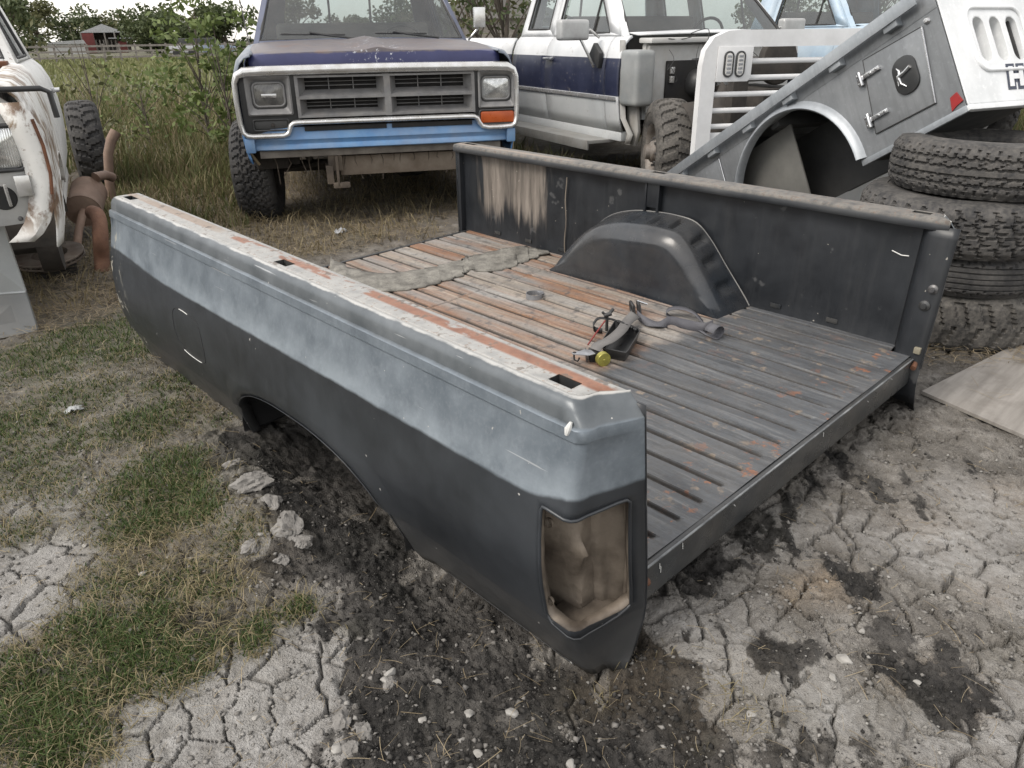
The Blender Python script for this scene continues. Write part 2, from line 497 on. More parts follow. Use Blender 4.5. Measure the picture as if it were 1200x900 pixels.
def make_ground():
    fwd = math.atan2(CAM_ROWS[2][1], CAM_ROWS[2][0])
    half = math.radians(60)
    fine = np.linspace(-half, half, 740)
    coarse = np.linspace(half, 2 * math.pi - half, 60)[1:-1]
    ang = np.concatenate([fine, coarse]) + fwd
    rad = [0.25, 0.5, 0.7]
    rr = 0.85
    while rr < 5.0: rad.append(rr); rr *= 1.0036
    while rr < 16: rad.append(rr); rr *= 1.012
    while rr < 1400: rad.append(rr); rr *= 1.06
    rad = np.array(rad)
    A, Rr = np.meshgrid(ang, rad)
    X = CAM_POS[0] + Rr * np.cos(A); Y = CAM_POS[1] + Rr * np.sin(A)
    n, m = X.shape
    out = [np.zeros(n * m) for _ in range(7)]
    fx, fy = X.ravel(), Y.ravel()
    for i in range(0, n * m, 120000):
        s = slice(i, i + 120000)
        for k, a in enumerate(ground_h(fx[s], fy[s], True)): out[k][s] = a
    V = np.stack([fx, fy, out[0]], 1)
    V = np.concatenate([V, [[CAM_POS[0], CAM_POS[1], 0.0]]])
    i, j = np.meshgrid(np.arange(n - 1), np.arange(m), indexing='ij')
    a = i * m + j; b = i * m + (j + 1) % m; c = (i + 1) * m + (j + 1) % m; d = (i + 1) * m + j
    F4 = np.stack([a, d, c, b], -1).reshape(-1, 4)
    jj = np.arange(m); F3 = np.stack([np.full(m, n * m), jj, (jj + 1) % m], 1)
    at = {k: np.append(o, 0) for k, o in zip(('dark', 'grass', 'lit', 'pale', 'tan', 'crack'), out[1:])}
    return bulk('ground', V, F4, F3, MAT_GROUND, attrs=at, smooth=True)


def ground_material():
    t = NT('dirt')
    dark, grass, lit, pale, tan = (t.attr(k) for k in ('dark', 'grass', 'lit', 'pale', 'tan'))
    n1 = t.noise(7, 6, 0.62); n2 = t.noise(60, 4, 0.6); n3 = t.noise(240, 3, 0.6); n4 = t.noise(2.2, 5, 0.6)
    c = t.mix(t.ramp(n1, [(.35, 0.), (.66, 1.)]), (.145, .134, .119), (.265, .250, .228))
    c = t.mix(t.math('MULTIPLY', t.ramp(n4, [(.4, 0.), (.6, 1.)]), .42), c, (.100, .091, .081))
    c0_ = c
    c = t.mix(t.math('MULTIPLY', pale, .0), c, t.mix(t.ramp(n2, [(.3, 0.), (.7, 1.)]), (.340, .330, .316), (.460, .450, .435)))
    c = t.mix(t.math('MULTIPLY', tan, .75), c, (.30, .225, .150))
    c = t.mix(t.math('MULTIPLY', t.ramp(n3, [(.40, 0.), (.62, 1.)]), .45), c, (.070, .064, .058))
    c = t.mix(t.math('MULTIPLY', t.ramp(t.noise(17, 6, .7), [(.50, 0.), (.62, 1.)]), .42), c, (.070, .063, .057))
    c = t.mix(t.math('MULTIPLY', t.ramp(t.math('ADD', pale, t.math('MULTIPLY', t.math('SUBTRACT', n2, .5), .5)), [(.10, 0.), (.75, .95)]), t.ramp(t.noise(13, 6, .7), [(.30, .35), (.58, 1.)])), c, t.mix(t.ramp(n2, [(.3, 0.), (.7, 1.)]), (.245, .237, .226), (.350, .341, .328)))
    c = t.mix(t.math('MULTIPLY', t.ramp(n1, [(.55, 0.), (.70, 1.)]), .45), c, (.33, .315, .295))
    c = t.mix(t.math('MULTIPLY', t.ramp(t.noise(150, 2, .5), [(.66, 0.), (.72, 1.)]), .5), c, (.36, .34, .31))
    dk = t.mix(t.ramp(n2, [(.35, 0.), (.75, 1.)]), (.013, .0125, .012), (.050, .047, .044))
    dk = t.mix(t.math('MULTIPLY', t.ramp(n1, [(.46, 0.), (.66, 1.)]), .75), dk, (.125, .117, .108))
    brk = t.math('ADD', t.math('MULTIPLY', t.math('SUBTRACT', n2, .5), 1.1), t.math('MULTIPLY', t.math('SUBTRACT', t.noise(26, 5, .7), .5), 1.3))
    c = t.mix(t.math('MULTIPLY', t.step(t.math('ADD', dark, brk), .26, .74), t.step(dark, .02, .2)), c, dk)
    c = t.mix(t.math('MULTIPLY', lit, t.ramp(n2, [(.3, .25), (.7, .8)])), c, (.105, .080, .052))
    c = t.mix(t.math('MULTIPLY', grass, .62), c, t.mix(t.ramp(n1, [(.3, 0.), (.7, 1.)]), (.060, .068, .030), (.105, .098, .055)))
    h = t.math('ADD', t.math('MULTIPLY', n2, .6), t.math('MULTIPLY', n3, .5))
    t.bump(h, 1.0, 0.013)
    return t.done(c, 0.93, 0.0, **{'Specular_IOR_Level': 0.25})


MAT_GROUND = ground_material()
ground = make_ground()
tag(ground, kind='structure')
ground.name = 'ground'
# ================================================================== PICKUP CARGO BED (bed frame: origin rear centre on the floor)
BED_M = Matrix(((0.999886, -0.000118, -0.015089, -0.003277),
                (-0.000118, 0.999879, -0.015573, -0.003382),
                (0.015089, 0.015573, 0.999765, 0.214286), (0, 0, 0, 1)))
BL = 2.50
bed = empty('pickup_bed', mat=BED_M)
tag(bed, 'detached black and grey pickup cargo bed with ribbed rusty floor sitting on the dirt', 'truck bed')


def bed_floor_material():
    t = NT('bed_floor_paint')
    x, y, z = t.xyz()
    strip = t.math('FLOOR', t.math('DIVIDE', t.math('ADD', x, 0.87), 0.1005))
    wn_ = t.n('ShaderNodeTexWhiteNoise', noise_dimensions='1D'); t.l(strip, wn_.inputs['W']); rnd = wn_.outputs['Value']
    st = t.mapped((26, 1.6, 10)); st2 = t.mapped((60, 3.0, 10)); st3 = t.mapped((9, 1.0, 4))
    a = t.noise(1.0, 6, .62, st); b = t.noise(1.0, 5, .6, st2); c_ = t.noise(1.0, 5, .6, st3)
    spot = t.noise(16, 5, .65); fine = t.noise(70, 4, .6)
    wood = t.mix(t.ramp(b, [(.3, 0.), (.7, 1.)]), (.170, .142, .116), (.345, .300, .250))
    rust = t.mix(t.ramp(b, [(.3, 0.), (.7, 1.)]), (.135, .066, .038), (.270, .145, .080))
    grey = t.mix(t.ramp(a, [(.35, 0.), (.7, 1.)]), (.150, .145, .140), (.335, .320, .300))
    front = t.mix(t.ramp(t.math('ADD', t.math('MULTIPLY', rnd, .38), t.math('MULTIPLY', a, .66)), [(.45, 0.), (.60, 1.)]), wood, rust)
    front = t.mix(t.ramp(c_, [(.42, 0.), (.62, 1.)]), front, grey)
    front = t.mix(t.math('MULTIPLY', t.ramp(spot, [(.55, 0.), (.66, 1.)]), .75), front, (.050, .052, .056))
    front = t.mix(t.math('MULTIPLY', t.ramp(b, [(.58, 0.), (.72, 1.)]), .5), front, (.42, .38, .33))
    paint = t.mix(t.ramp(a, [(.3, 0.), (.7, 1.)]), (.036, .040, .046), (.100, .106, .114))
    paint = t.mix(t.math('MULTIPLY', t.ramp(b, [(.54, 0.), (.70, 1.)]), .5), paint, (.21, .21, .205))
    paint = t.mix(t.ramp(t.math('ADD', t.math('MULTIPLY', spot, .7), t.math('MULTIPLY', c_, .3)), [(.57, 0.), (.63, 1.)]), paint, (.185, .150, .118))
    rm = t.math('MULTIPLY', t.ramp(t.noise(9, 6, .7), [(.575, 0.), (.62, 1.)]), t.math('ADD', t.step(y, .30, .05), .18))
    paint = t.mix(t.math('MULTIPLY', rm, .75), paint, (.235, .095, .045))
    paint = t.mix(t.math('MULTIPLY', t.ramp(t.noise(1.0, 6, .7, t.mapped((14, 4, 4))), [(.52, 0.), (.60, 1.)]), .5), paint, (.022, .025, .030))
    edge = t.math('ADD', y, t.math('MULTIPLY', t.math('SUBTRACT', c_, .5), .28))
    edge = t.math('ADD', edge, t.math('MULTIPLY', t.math('SUBTRACT', spot, .5), .10))
    col = t.mix(t.step(edge, .66, .73), paint, front)
    dirt = t.ramp(t.noise(3.3, 6, .7), [(.45, 0.), (.75, 1.)])
    col = t.mix(t.math('MULTIPLY', dirt, .35), col, (.135, .122, .108))
    # darker colour in the grooves
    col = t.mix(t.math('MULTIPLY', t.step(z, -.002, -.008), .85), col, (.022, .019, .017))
    col = t.mix(t.math('MULTIPLY', t.ramp(fine, [(.45, 0.), (.7, 1.)]), .35), col, (.06, .052, .045))
    t.bump(t.math('ADD', t.math('MULTIPLY', b, .4), fine), .35, .004)
    return t.done(col, t.math('ADD', t.math('MULTIPLY', a, .3), .42), 0.0)


def bed_outer_material():
    t = NT('bed_side_paint')
    x, y, z = t.xyz()
    n = t.noise(9, 6, .62); big = t.noise(2.4, 5, .6); fine = t.noise(85, 4, .6)
    stre = t.noise(1.0, 5, .6, t.mapped((3, 14, 2.2)))
    zz = t.math('ADD', z, t.math('MULTIPLY', t.math('SUBTRACT', t.noise(14, 4, .6), .5), .010))
    black = t.mix(t.ramp(big, [(.35, 0.), (.7, 1.)]), (.0120, .0138, .0165), (.0235, .0263, .0305))
    black = t.mix(t.math('MULTIPLY', t.ramp(stre, [(.48, 0.), (.8, 1.)]), .4), black, (.030, .032, .035))
    # road film over the lower third
    film = t.math('MULTIPLY', t.step(z, .0, -.20), t.ramp(n, [(.3, .25), (.7, .9)]))
    black = t.mix(t.math('MULTIPLY', t.math('MULTIPLY', t.ramp(t.noise(2.0, 5, .65), [(.42, 0.), (.62, 1.)]), t.step(z, -.12, .16)), .5), black, (.044, .050, .058))
    black = t.mix(t.math('MULTIPLY', film, .6), black, (.060, .058, .055))
    black = t.mix(t.math('MULTIPLY', t.math('MULTIPLY', t.step(z, -.070, -.080), t.ramp(n, [(.3, .3), (.7, 1.)])), .45), black, (.052, .052, .052))
    grey = t.mix(t.ramp(n, [(.35, 0.), (.68, 1.)]), (.110, .132, .155), (.170, .198, .226))
    grey = t.mix(t.math('MULTIPLY', t.ramp(stre, [(.45, 0.), (.75, 1.)]), .18), grey, (.12, .14, .165))
    grey = t.mix(t.math('MULTIPLY', t.ramp(fine, [(.5, 0.), (.75, 1.)]), .15), grey, (.34, .36, .38))
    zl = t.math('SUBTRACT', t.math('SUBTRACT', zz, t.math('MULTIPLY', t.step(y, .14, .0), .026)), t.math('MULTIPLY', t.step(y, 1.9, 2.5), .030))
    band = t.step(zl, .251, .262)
    band_highlight = t.math('MULTIPLY', t.step(zl, .345, .262), t.ramp(t.noise(5, 6, .7, t.mapped((1, .8, 1.0))), [(.36, 0.), (.62, 1.)]))  # highlight along the band's lower edge, painted in as paler grey
    grey = t.mix(t.math('MULTIPLY', band_highlight, .6), grey, (.29, .33, .365))
    grey = t.mix(t.math('MULTIPLY', t.ramp(t.noise(1.0, 5, .7, t.mapped((30, 30, 22))), [(.52, 0.), (.66, 1.)]), .14), grey, (.30, .335, .37))
    c = t.mix(band, black, grey)
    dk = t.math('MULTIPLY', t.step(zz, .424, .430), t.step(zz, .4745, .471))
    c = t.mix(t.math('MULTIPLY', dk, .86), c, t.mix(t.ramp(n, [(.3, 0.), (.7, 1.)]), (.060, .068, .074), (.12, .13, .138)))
    top = t.step(zz, .4695, .473)
    c = t.mix(top, c, (.40, .395, .38))
    # chips down to old cream paint
    chips = t.math('MULTIPLY', t.ramp(t.noise(34, 5, .7, t.mapped((1, 1, .5))), [(.585, 0.), (.605, 1.)]), t.step(y, 2.36, 2.47))
    chips = t.math('MULTIPLY', chips, t.step(z, .40, .30))
    c = t.mix(chips, c, (.42, .40, .34))
    ch2 = t.ramp(t.noise(52, 2, .5), [(.765, 0.), (.775, 1.)])
    c = t.mix(t.math('MULTIPLY', ch2, .8), c, (.45, .44, .42))
    sc = t.noise(1.0, 3, .5, t.mapped((4, 3, 90)))
    c = t.mix(t.math('MULTIPLY', t.ramp(sc, [(.70, 0.), (.72, 1.)]), t.math('MULTIPLY', band, .55)), c, (.44, .45, .46))
    t.bump(t.math('ADD', t.math('MULTIPLY', big, 1.6), t.math('MULTIPLY', fine, .05)), .12, .02)
    r = t.math('ADD', .24, t.math('MULTIPLY', n, .24))
    return t.done(c, r, t.math('MULTIPLY', band, .25), **{'Specular_IOR_Level': .5})


def bed_rail_material():
    t = NT('bed_rail_paint')
    x, y, z = t.xyz()
    n = t.noise(11, 6, .65, t.mapped((1, .35, 1))); m = t.noise(26, 5, .65); f = t.noise(90, 3)
    white = t.mix(t.ramp(m, [(.3, 0.), (.7, 1.)]), (.215, .216, .212), (.345, .340, .325))
    white = t.mix(t.step(x, -.1, .1), white, t.mix(t.ramp(m, [(.3, 0.), (.7, 1.)]), (.050, .050, .050), (.190, .175, .155)))
    rust = t.mix(t.ramp(m, [(.35, 0.), (.7, 1.)]), (.155, .068, .042), (.270, .140, .092))
    ax = t.math('ADD', t.math('SUBTRACT', t.math('ABSOLUTE', x), .030), t.math('MULTIPLY', y, .012))
    mid = t.math('MULTIPLY', t.step(ax, .846, .856), t.step(ax, .890, .880))
    rm = t.math('MULTIPLY', mid, t.step(t.math('ADD', n, t.math('MULTIPLY', t.step(y, 1.5, .5), .12)), .50, .56))
    c = t.mix(t.math('MULTIPLY', rm, t.step(x, .25, -.25)), white, rust)
    tan = t.math('MULTIPLY', t.step(t.math('ADD', y, t.math('MULTIPLY', n, .25)), 1.74, 1.80), mid)
    c = t.mix(t.math('MULTIPLY', tan, t.ramp(n, [(.3, .55), (.6, .95)])), c, (.235, .195, .160))
    c = t.mix(t.math('MULTIPLY', t.ramp(m, [(.58, 0.), (.64, 1.)]), .8), c, (.095, .078, .066))
    c = t.mix(t.math('MULTIPLY', t.ramp(f, [(.60, 0.), (.66, 1.)]), .6), c, (.16, .10, .07))
    c = t.mix(t.step(z, .466, .455), c, t.mix(t.ramp(n, [(.35, 0.), (.65, 1.)]), (.038, .042, .048), (.075, .078, .082)))
    return t.done(c, t.math('ADD', .45, t.math('MULTIPLY', m, .3)), 0.0)


def bed_wall_material():
    t = NT('bed_wall_paint')
    x, y, z = t.xyz()
    n = t.noise(6, 6, .65); f = t.noise(60, 4, .6); st = t.noise(1.0, 6, .65, t.mapped((4, 16, 1.6))); big = t.noise(2.6, 4, .6)
    c = t.mix(t.ramp(n, [(.3, 0.), (.7, 1.)]), (.0070, .0085, .0110), (.0165, .0190, .0230))
    c = t.mix(t.math('MULTIPLY', t.ramp(st, [(.5, 0.), (.78, 1.)]), .4), c, (.040, .041, .043))
    # bare patch where the black spray stopped
    yy = t.math('ADD', y, t.math('MULTIPLY', t.math('SUBTRACT', st, .5), .35))
    lo = t.math('ADD', z, t.math('MULTIPLY', t.math('SUBTRACT', st, .5), .42))
    pm_ = t.math('MULTIPLY', t.math('MULTIPLY', t.step(yy, 1.80, 1.90), t.step(yy, 2.36, 2.30)), t.step(lo, .10, .22))
    pm_ = t.math('MULTIPLY', pm_, t.ramp(st, [(.25, .35), (.6, .95)]))
    bare = t.mix(t.ramp(st, [(.35, 0.), (.65, 1.)]), (.115, .098, .082), (.245, .215, .188))
    c = t.mix(pm_, c, bare)
    sp = t.math('MULTIPLY', t.ramp(t.noise(7, 4, .6), [(.66, 0.), (.70, 1.)]), .28)
    c = t.mix(sp, c, (.16, .16, .16))
    c = t.mix(t.math('MULTIPLY', t.ramp(t.noise(44, 2, .5), [(.75, 0.), (.76, 1.)]), .7), c, (.34, .32, .28))
    t.bump(t.math('ADD', big, t.math('MULTIPLY', f, .08)), .12, .02)
    return t.done(c, t.math('ADD', .28, t.math('MULTIPLY', n, .3)), 0.0)


M_FLOOR = bed_floor_material(); M_OUT = bed_outer_material(); M_RAIL = bed_rail_material(); M_WALL = bed_wall_material()
M_SILL = simple('sill_paint', (.018, .021, .024), (.036, .039, .042), .30, 0, 7, .15, 60, dust=.10)
M_HOUSE = simple('wheelhouse_paint', (.014, .017, .022), (.030, .035, .042), .25, 0, 5, .10, 30, dust=.09)
M_LAMPBOX = simple('dusty_bare_metal', (.060, .047, .036), (.190, .158, .126), .58, 0, 9, .8, 26, lo=.36, hi=.62)
M_BLACKVOID = simple('underbody_black', (.010, .010, .011), (.02, .018, .016), .8)
M_RUSTY = simple('rusted_steel', (.16, .065, .032), (.085, .038, .022), .85, 0, 14, .8, 60)
M_BOLT = simple('bolt_steel', (.10, .10, .105), (.17, .165, .16), .45, .6, 30)
M_CHALK = simple('bright_scratch', (.62, .62, .60), (.5, .5, .49), .5)

PROF = [(.474, .924), (.4715, .935), (.464, .945), (.452, .951), (.428, .956), (.4265, .962), (.424, .9655), (.401, .969), (.3985, .967), (.397, .9635),
        (.36, .972), (.31, .985), (.275, .994), (.262, .9985), (.256, 1.0), (.22, 1.006), (.16, 1.012), (.10, 1.0145), (.05, 1.013),
        (.0, 1.007), (-.04, .999), (-.070, .993), (-.076, .981), (-.09, .977), (-.13, .967), (-.17, .954), (-.205, .942), (-.235, .925)]


def splay(y, z): return 0.030 * (1 - y / BL) * max(z, 0) / .47


def arch_z(y):
    """upper edge of the wheel opening at y, or None"""
    y0, y1 = .628, 1.556
    if not y0 < y < y1: return None
    t = (y - (y0 + y1) / 2) / ((y1 - y0) / 2)
    return -.235 + .298 * (1 - abs(t) ** 2.7) ** (1 / 2.1)


def arch_dist(y, z):
    dy = (y - 1.092) / .464; dz = (z + .235) / .298
    return (abs(dy) ** 2.7 + max(dz, 0) ** 2.1) ** (1 / 2.4)


def side(sgn):
    """one side of the bed; sgn -1 = driver's side"""
    pre = []
    ys = np.unique(np.round(np.concatenate([np.linspace(BL, 1.62, 14), 1.092 + .464 * np.sin(np.linspace(-1, 1, 57) * math.pi / 2),
                                            [.6275, 1.5565], np.linspace(.60, .12, 10), [.092]]), 5))[::-1]
    zr = sorted({z for z, a in PROF} | {.235, -.058} | set(np.round(np.linspace(-.20, .07, 28), 4)) | {.248}, reverse=True)
    pz = [p[0] for p in PROF][::-1]; pa = [p[1] for p in PROF][::-1]

    def A(z): return float(np.interp(z, pz, pa))

    def inner(z): return float(np.interp(z, [-.235, -.19, -.10, 0, .474], [.868, .838, .802, .806, .835]))
    # plan path round the rear corner for a level z
    def path(z):
        a = A(z); out = []
        bulge = lambda y: .014 * max(0, 1 - abs(arch_dist(y, z) - 1.06) / .16) if z < .2 else 0
        for y in ys: out.append((a + bulge(y), y))
        for k in (.078, .064): out.append((a - .001, k))
        for an in (20, 45, 70): out.append((a - .030 + .030 * math.cos(math.radians(an)), .030 - .030 * math.sin(math.radians(an)) + .034 * float(sstep(.420, .474, np.array(z))) ** 1.3))
        e = inner(z); roll = .034 * float(sstep(.420, .474, np.array(z))) ** 1.3
        for k in (.0, .25, .5, .72, .86, .95, 1.0): out.append((a - .045 + (e - a + .045) * k, -.002 - .040 * k + roll))
        return out
    P = []
    for z in zr:
        row = []
        for a, y in path(z):
            zz = z
            if y > .6:
                az = arch_z(y)
                if az is not None: zz = max(z, az)
            aa = a if zz == z else (A(zz) + .014 * max(0, 1 - abs(arch_dist(y, zz) - 1.06) / .16))
            # lower rear corner is rounded in
            row.append((sgn * (aa + splay(max(y, 0), zz)), y, zz))
        P.append(row)
    V, F = grid_geo(P)
    m = len(P[0]); ny = len(ys)
    # lamp opening on the driver's side and the other alike
    iz0 = zr.index(.248); iz1 = zr.index(-.058)
    j0 = ny; j1 = m - 4
    keep = []
    for i in range(len(zr) - 1):
        for j in range(m - 1):
            if iz0 <= i < iz1 and j0 <= j < j1: continue
            keep.append(F[i * (m - 1) + j])
    # chamfer the corners of the lamp opening
    for (i, j, di, dj) in ((iz0, j0, 1, 1), (iz0, j1, 1, -1), (iz1, j0, -1, 1), (iz1, j1, -1, -1)):
        a = np.array(V[i * m + j]); b = np.array(V[(i + di) * m + j]); c = np.array(V[i * m + j + dj])
        V[i * m + j] = tuple(a * .4 + b * .3 + c * .3)
    # top edge of the opening dips at the corner, the bottom edge is a shallow V
    for j in range(j0, j1 + 1):
        t = (j - j0) / (j1 - j0); s = math.sin(math.pi * t)
        v = V[iz0 * m + j]; V[iz0 * m + j] = (v[0], v[1], v[2] - .010 * s)
        v = V[iz1 * m + j]; V[iz1 * m + j] = (v[0], v[1], v[2] - .022 * s)
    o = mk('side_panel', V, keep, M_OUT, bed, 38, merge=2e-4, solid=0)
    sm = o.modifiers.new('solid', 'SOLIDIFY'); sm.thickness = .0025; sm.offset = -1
    if sgn < 0: tag(o, 'outer side with grey upper band over black and an empty lamp opening')
    # rolled lip of the wheel opening
    lip = []
    for y in np.concatenate([[.6285], 1.092 + .4635 * np.sin(np.linspace(-1, 1, 60) * math.pi / 2), [1.5555]]):
        z = arch_z(min(max(y, .62801), 1.55599)); a = A(z) + .012 + splay(y, z)
        lip.append([(sgn * a, y, z - .001), (sgn * (a - .004), y, z - .004), (sgn * (a - .035), y, z - .003)])
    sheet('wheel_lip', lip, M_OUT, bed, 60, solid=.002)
    # lamp lip
    ring = []
    idx = [(iz0, j) for j in range(j0, j1 + 1)] + [(i, j1) for i in range(iz0 + 1, iz1 + 1)] + [(iz1, j) for j in range(j1 - 1, j0 - 1, -1)] + [(i, j0) for i in range(iz1 - 1, iz0, -1)]
    cen = np.array([sgn * .91, .03, .09])
    pts = [np.array(V[i * m + j]) for i, j in idx]
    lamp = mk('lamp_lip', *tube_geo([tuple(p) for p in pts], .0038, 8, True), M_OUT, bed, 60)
    inn = np.array([-sgn * .75, .66, 0])
    rim = [[tuple(p), tuple(p + (cen - p) * .06 + inn * .012), tuple(p + (cen - p) * .09 + inn * .030)] for p in pts]
    rim.append(rim[0])
    rm_ = sheet('lamp_rim', rim, M_LAMPBOX, bed, 60, solid=.0015)
    # pressed metal seen through the opening
    rows = []
    for z in np.linspace(.30, -.12, 26):
        row = []
        bowl = .5 + .5 * math.sin((z + .15) * 9)
        for k in np.linspace(0, 1, 30):
            x = A(z) - .010 - (A(z) - .010 - inner(z) - .004) * k
            ridge = math.exp(-((k - .50 - .25 * (z - .1)) / .075) ** 2) * .034 * (.65 + .35 * math.sin(z * 21))
            step_ = .030 * float(sstep(.70, .76, np.array(k)))
            dent = .014 * math.exp(-(((k - .30) / .14) ** 2 + ((z - .02) / .05) ** 2)) - .018 * math.exp(-(((k - .55) / .1) ** 2 + ((z - .085) / .016) ** 2))
            deep = .050 * float(1 - sstep(.28, .46, np.array(k))) * float(sstep(.16, -.02, np.array(z)))
            fold = .016 * abs(((z * 3.1 + k * 1.7) % 1.0) - .5)
            y = .135 - .070 * k - ridge * 1.35 - step_ + dent + deep - fold + .012 * bowl * (1 - k) - .022 * float(sstep(.85, 1.0, np.array(k)))
            if x < .905: y = min(y, .064)
            row.append((sgn * (x + splay(0, max(z, 0))), y, z))
        rows.append(row)
    bx_ = sheet('lamp_housing', rows, M_LAMPBOX, bed, 60, solid=.002)
    tag(bx_, 'bare dusty metal inside the empty tail lamp opening')
    rows = [[(sgn * (inner(z) + splay(0, max(z, 0)) + dx), yy, z) for dx, yy in ((.0045, -.036), (.006, -.01), (.010, .02), (.016, .038))] for z in np.linspace(.30, -.15, 8)]
    sheet('lamp_housing_side', rows, M_LAMPBOX, bed, 60, solid=.001)
    rows = [[(sgn * (inner(-.1) + (.965 - inner(-.1)) * k), yy, -.088) for yy in (-.034 * (1 - k) + .01 * k, .05, .11)] for k in np.linspace(0.02, 1, 5)]
    sheet('lamp_housing_floor', rows, M_LAMPBOX, bed, 60, solid=.001)
    for (yy, zz) in ((.092, .19), (.092, -.02)):
        a = A(zz); lathe('lamp_clip', [(0, .008), (.008, .008), (.011, .003), (.011, 0)], M_LAMPBOX, bed, 12, 'x', (sgn * (a - .016 - (.0)), yy - .012, zz))
    # ---- top rail with stake pockets
    yh = [(2.385, 2.470), (1.163, 1.232), (.074, .136)]
    yend = lambda a: float(np.interp(a, [.829, .835, .879, .904, .915, .922, .9245], [-.008, -.008, .032, .036, .043, .054, .066]))
    yb = sorted({BL, .068, -1.0} | {v for h in yh for v in h} | set(np.round(np.linspace(.2, 2.3, 9), 3)))
    xr = [.8290, .8295, .8325, .840, .878, .911, .918, .9245]
    zr_ = [.436, .462, .4695, .4735, .4745, .4745, .4745, .4740]
    rows = [[(sgn * (a + splay(max(y, 0), .474)), y if y > 0 else yend(a), z) for a, z in zip(xr, zr_)] for y in yb]
    V2, F2 = grid_geo(rows); keep = []
    for i in range(len(yb) - 1):
        for j in range(len(xr) - 1):
            if j == 4 and any(abs(yb[i] - h[0]) < 1e-6 for h in yh): continue
            keep.append(F2[i * (len(xr) - 1) + j])
    rail = mk('top_rail', V2, keep, M_RAIL, bed, 40, solid=.002 if sgn > 0 else -.002)
    for h in yh:
        s0 = splay(h[0], .474)
        mb = MB()
        for x0, x1, y0, y1 in ((.876, .878, h[0] - .002, h[1] + .002), (.911, .913, h[0] - .002, h[1] + .002), (.876, .913, h[0] - .003, h[0] - .001), (.876, .913, h[1] + .001, h[1] + .003)):
            mb.box(sorted((sgn * (x0 + s0), sgn * (x1 + s0))), (y0, y1), (.30, .4722))
        mb.box(sorted((sgn * (.876 + s0), sgn * (.913 + s0))), (h[0], h[1]), (.395, .40))
        mb.obj('stake_pocket', M_SILL, bed, 0)
    # end cap closes the rail at the rear above the lamp panel
    # ---- inner wall with pressed panels
    rows = []
    yw = np.unique(np.concatenate([np.linspace(.075, BL, 120)]))
    for z in list(np.linspace(.0, .438, 14)):
        row = []
        for y in yw:
            ph = ((y - .10) / .192) % 1.0
            d = .0045 * (sstep(.04, .09, np.array(ph)) - sstep(.91, .96, np.array(ph))) if .02 < z < .41 else 0
            a = .872 + float(d) + splay(y, z) * .8
            row.append((sgn * a, y, z))
        rows.append(row)
    w = sheet('inner_wall', rows, M_WALL, bed, 40)
    if sgn > 0: tag(w, 'dark inner wall with a bare tan patch by its front end')
    box('front_post', sorted((sgn * .845, sgn * .93)), (BL - .03, BL + .004), (-.10, .436), M_WALL, bed, .006)
    mb = MB()
    for y in (1.155, 1.222):
        mb.box(sorted((sgn * .858, sgn * (.874 + .02))), (y, y + .012), (.30, .437))
    mb.box(sorted((sgn * .862, sgn * .884)), (1.167, 1.222), (.33, .437))
    mb.obj('pocket_bracket', M_WALL, bed, 30, .002, fixn=True)
    # spot welded tabs at the floor
    for k in range(9):
        y = .30 + k * .235
        if .66 < y < 1.66: continue
        box('weld_tab', sorted((sgn * .8705, sgn * .8735)), (y, y + .045), (.020, .038), M_SILL, bed, .001)
    # ---- tailgate jamb
    rows = []
    for z in np.linspace(-.188, .452, 18):
        e = inner(z); row = []
        for k in np.linspace(0, 1, 6):
            a = e + (.872 + splay(0, z) * .8 - e - splay(0, max(z, 0))) * max(0, (k - .72) / .28) ** 1.0 if z > 0 else e - .001
            row.append((sgn * (a + splay(0, max(z, 0)) * 1.0), -.042 + .12 * k, z))
        rows.append(row)
    j_ = sheet('tailgate_jamb', rows, M_WALL, bed, 40)
    sm = j_.modifiers.new('solid', 'SOLIDIFY'); sm.thickness = .004; sm.offset = 0
    for (yy, zz, r) in ((-.012, .245, .017), (.0, .185, .019)):
        e = inner(zz) + splay(0, zz)
        V3 = [(0, -.018), (r * .45, -.018), (r * .55, -.010), (r, -.006), (r, .003)]
        lathe('striker_bolt', [(a, sgn * (e + .0) + h * sgn) for a, h in V3], M_BOLT if zz > .2 else M_SILL, bed, 14, 'x', (0, yy, zz))
    e = inner(.02)
    box('bumper_pad', sorted((sgn * (e - .012), sgn * (e + .003))), (-.03, -.008), (.018, .040), simple('pad_rubber', (.22, .20, .15)), bed, .002)
    tube('latch_pin', [(sgn * (e - .028), -.025, -.030), (sgn * (e + .006), -.020, -.020)], .010, M_RUSTY, bed, 12)
    # ---- lower tail of the pillar and inner sill
    rows = [[(sgn * .925, y, -.235), (sgn * .89, y, -.238), (sgn * .838, y, -.230)] for y in (.06, .2, .45, .615)]
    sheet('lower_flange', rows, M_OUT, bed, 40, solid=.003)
    rows = [[(sgn * .925, y, -.235), (sgn * .89, y, -.238), (sgn * .85, y, -.232)] for y in (1.57, 2.0, BL)]
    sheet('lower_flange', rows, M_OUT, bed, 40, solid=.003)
    # front end closing sheet
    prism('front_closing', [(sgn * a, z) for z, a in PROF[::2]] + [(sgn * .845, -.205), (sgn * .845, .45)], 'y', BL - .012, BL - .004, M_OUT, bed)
    # ---- wheelhouse inside the bed
    wall_o = [(1.66, 0), (1.60, .085), (1.50, .195), (1.41, .262), (1.29, .300), (1.17, .313), (1.07, .316), (.965, .303), (.885, .245), (.80, .150), (.70, .04), (.668, 0)]
    inn_o = [(1.612, 0), (1.555, .070), (1.47, .165), (1.37, .240), (1.26, .278), (1.15, .292), (1.03, .296), (.93, .285), (.855, .232), (.785, .150), (.71, .05), (.686, 0)]
    wo = np.array(bez(wall_o, 14)); io = np.array(bez(inn_o, 14)); N = len(wo)
    rows = []
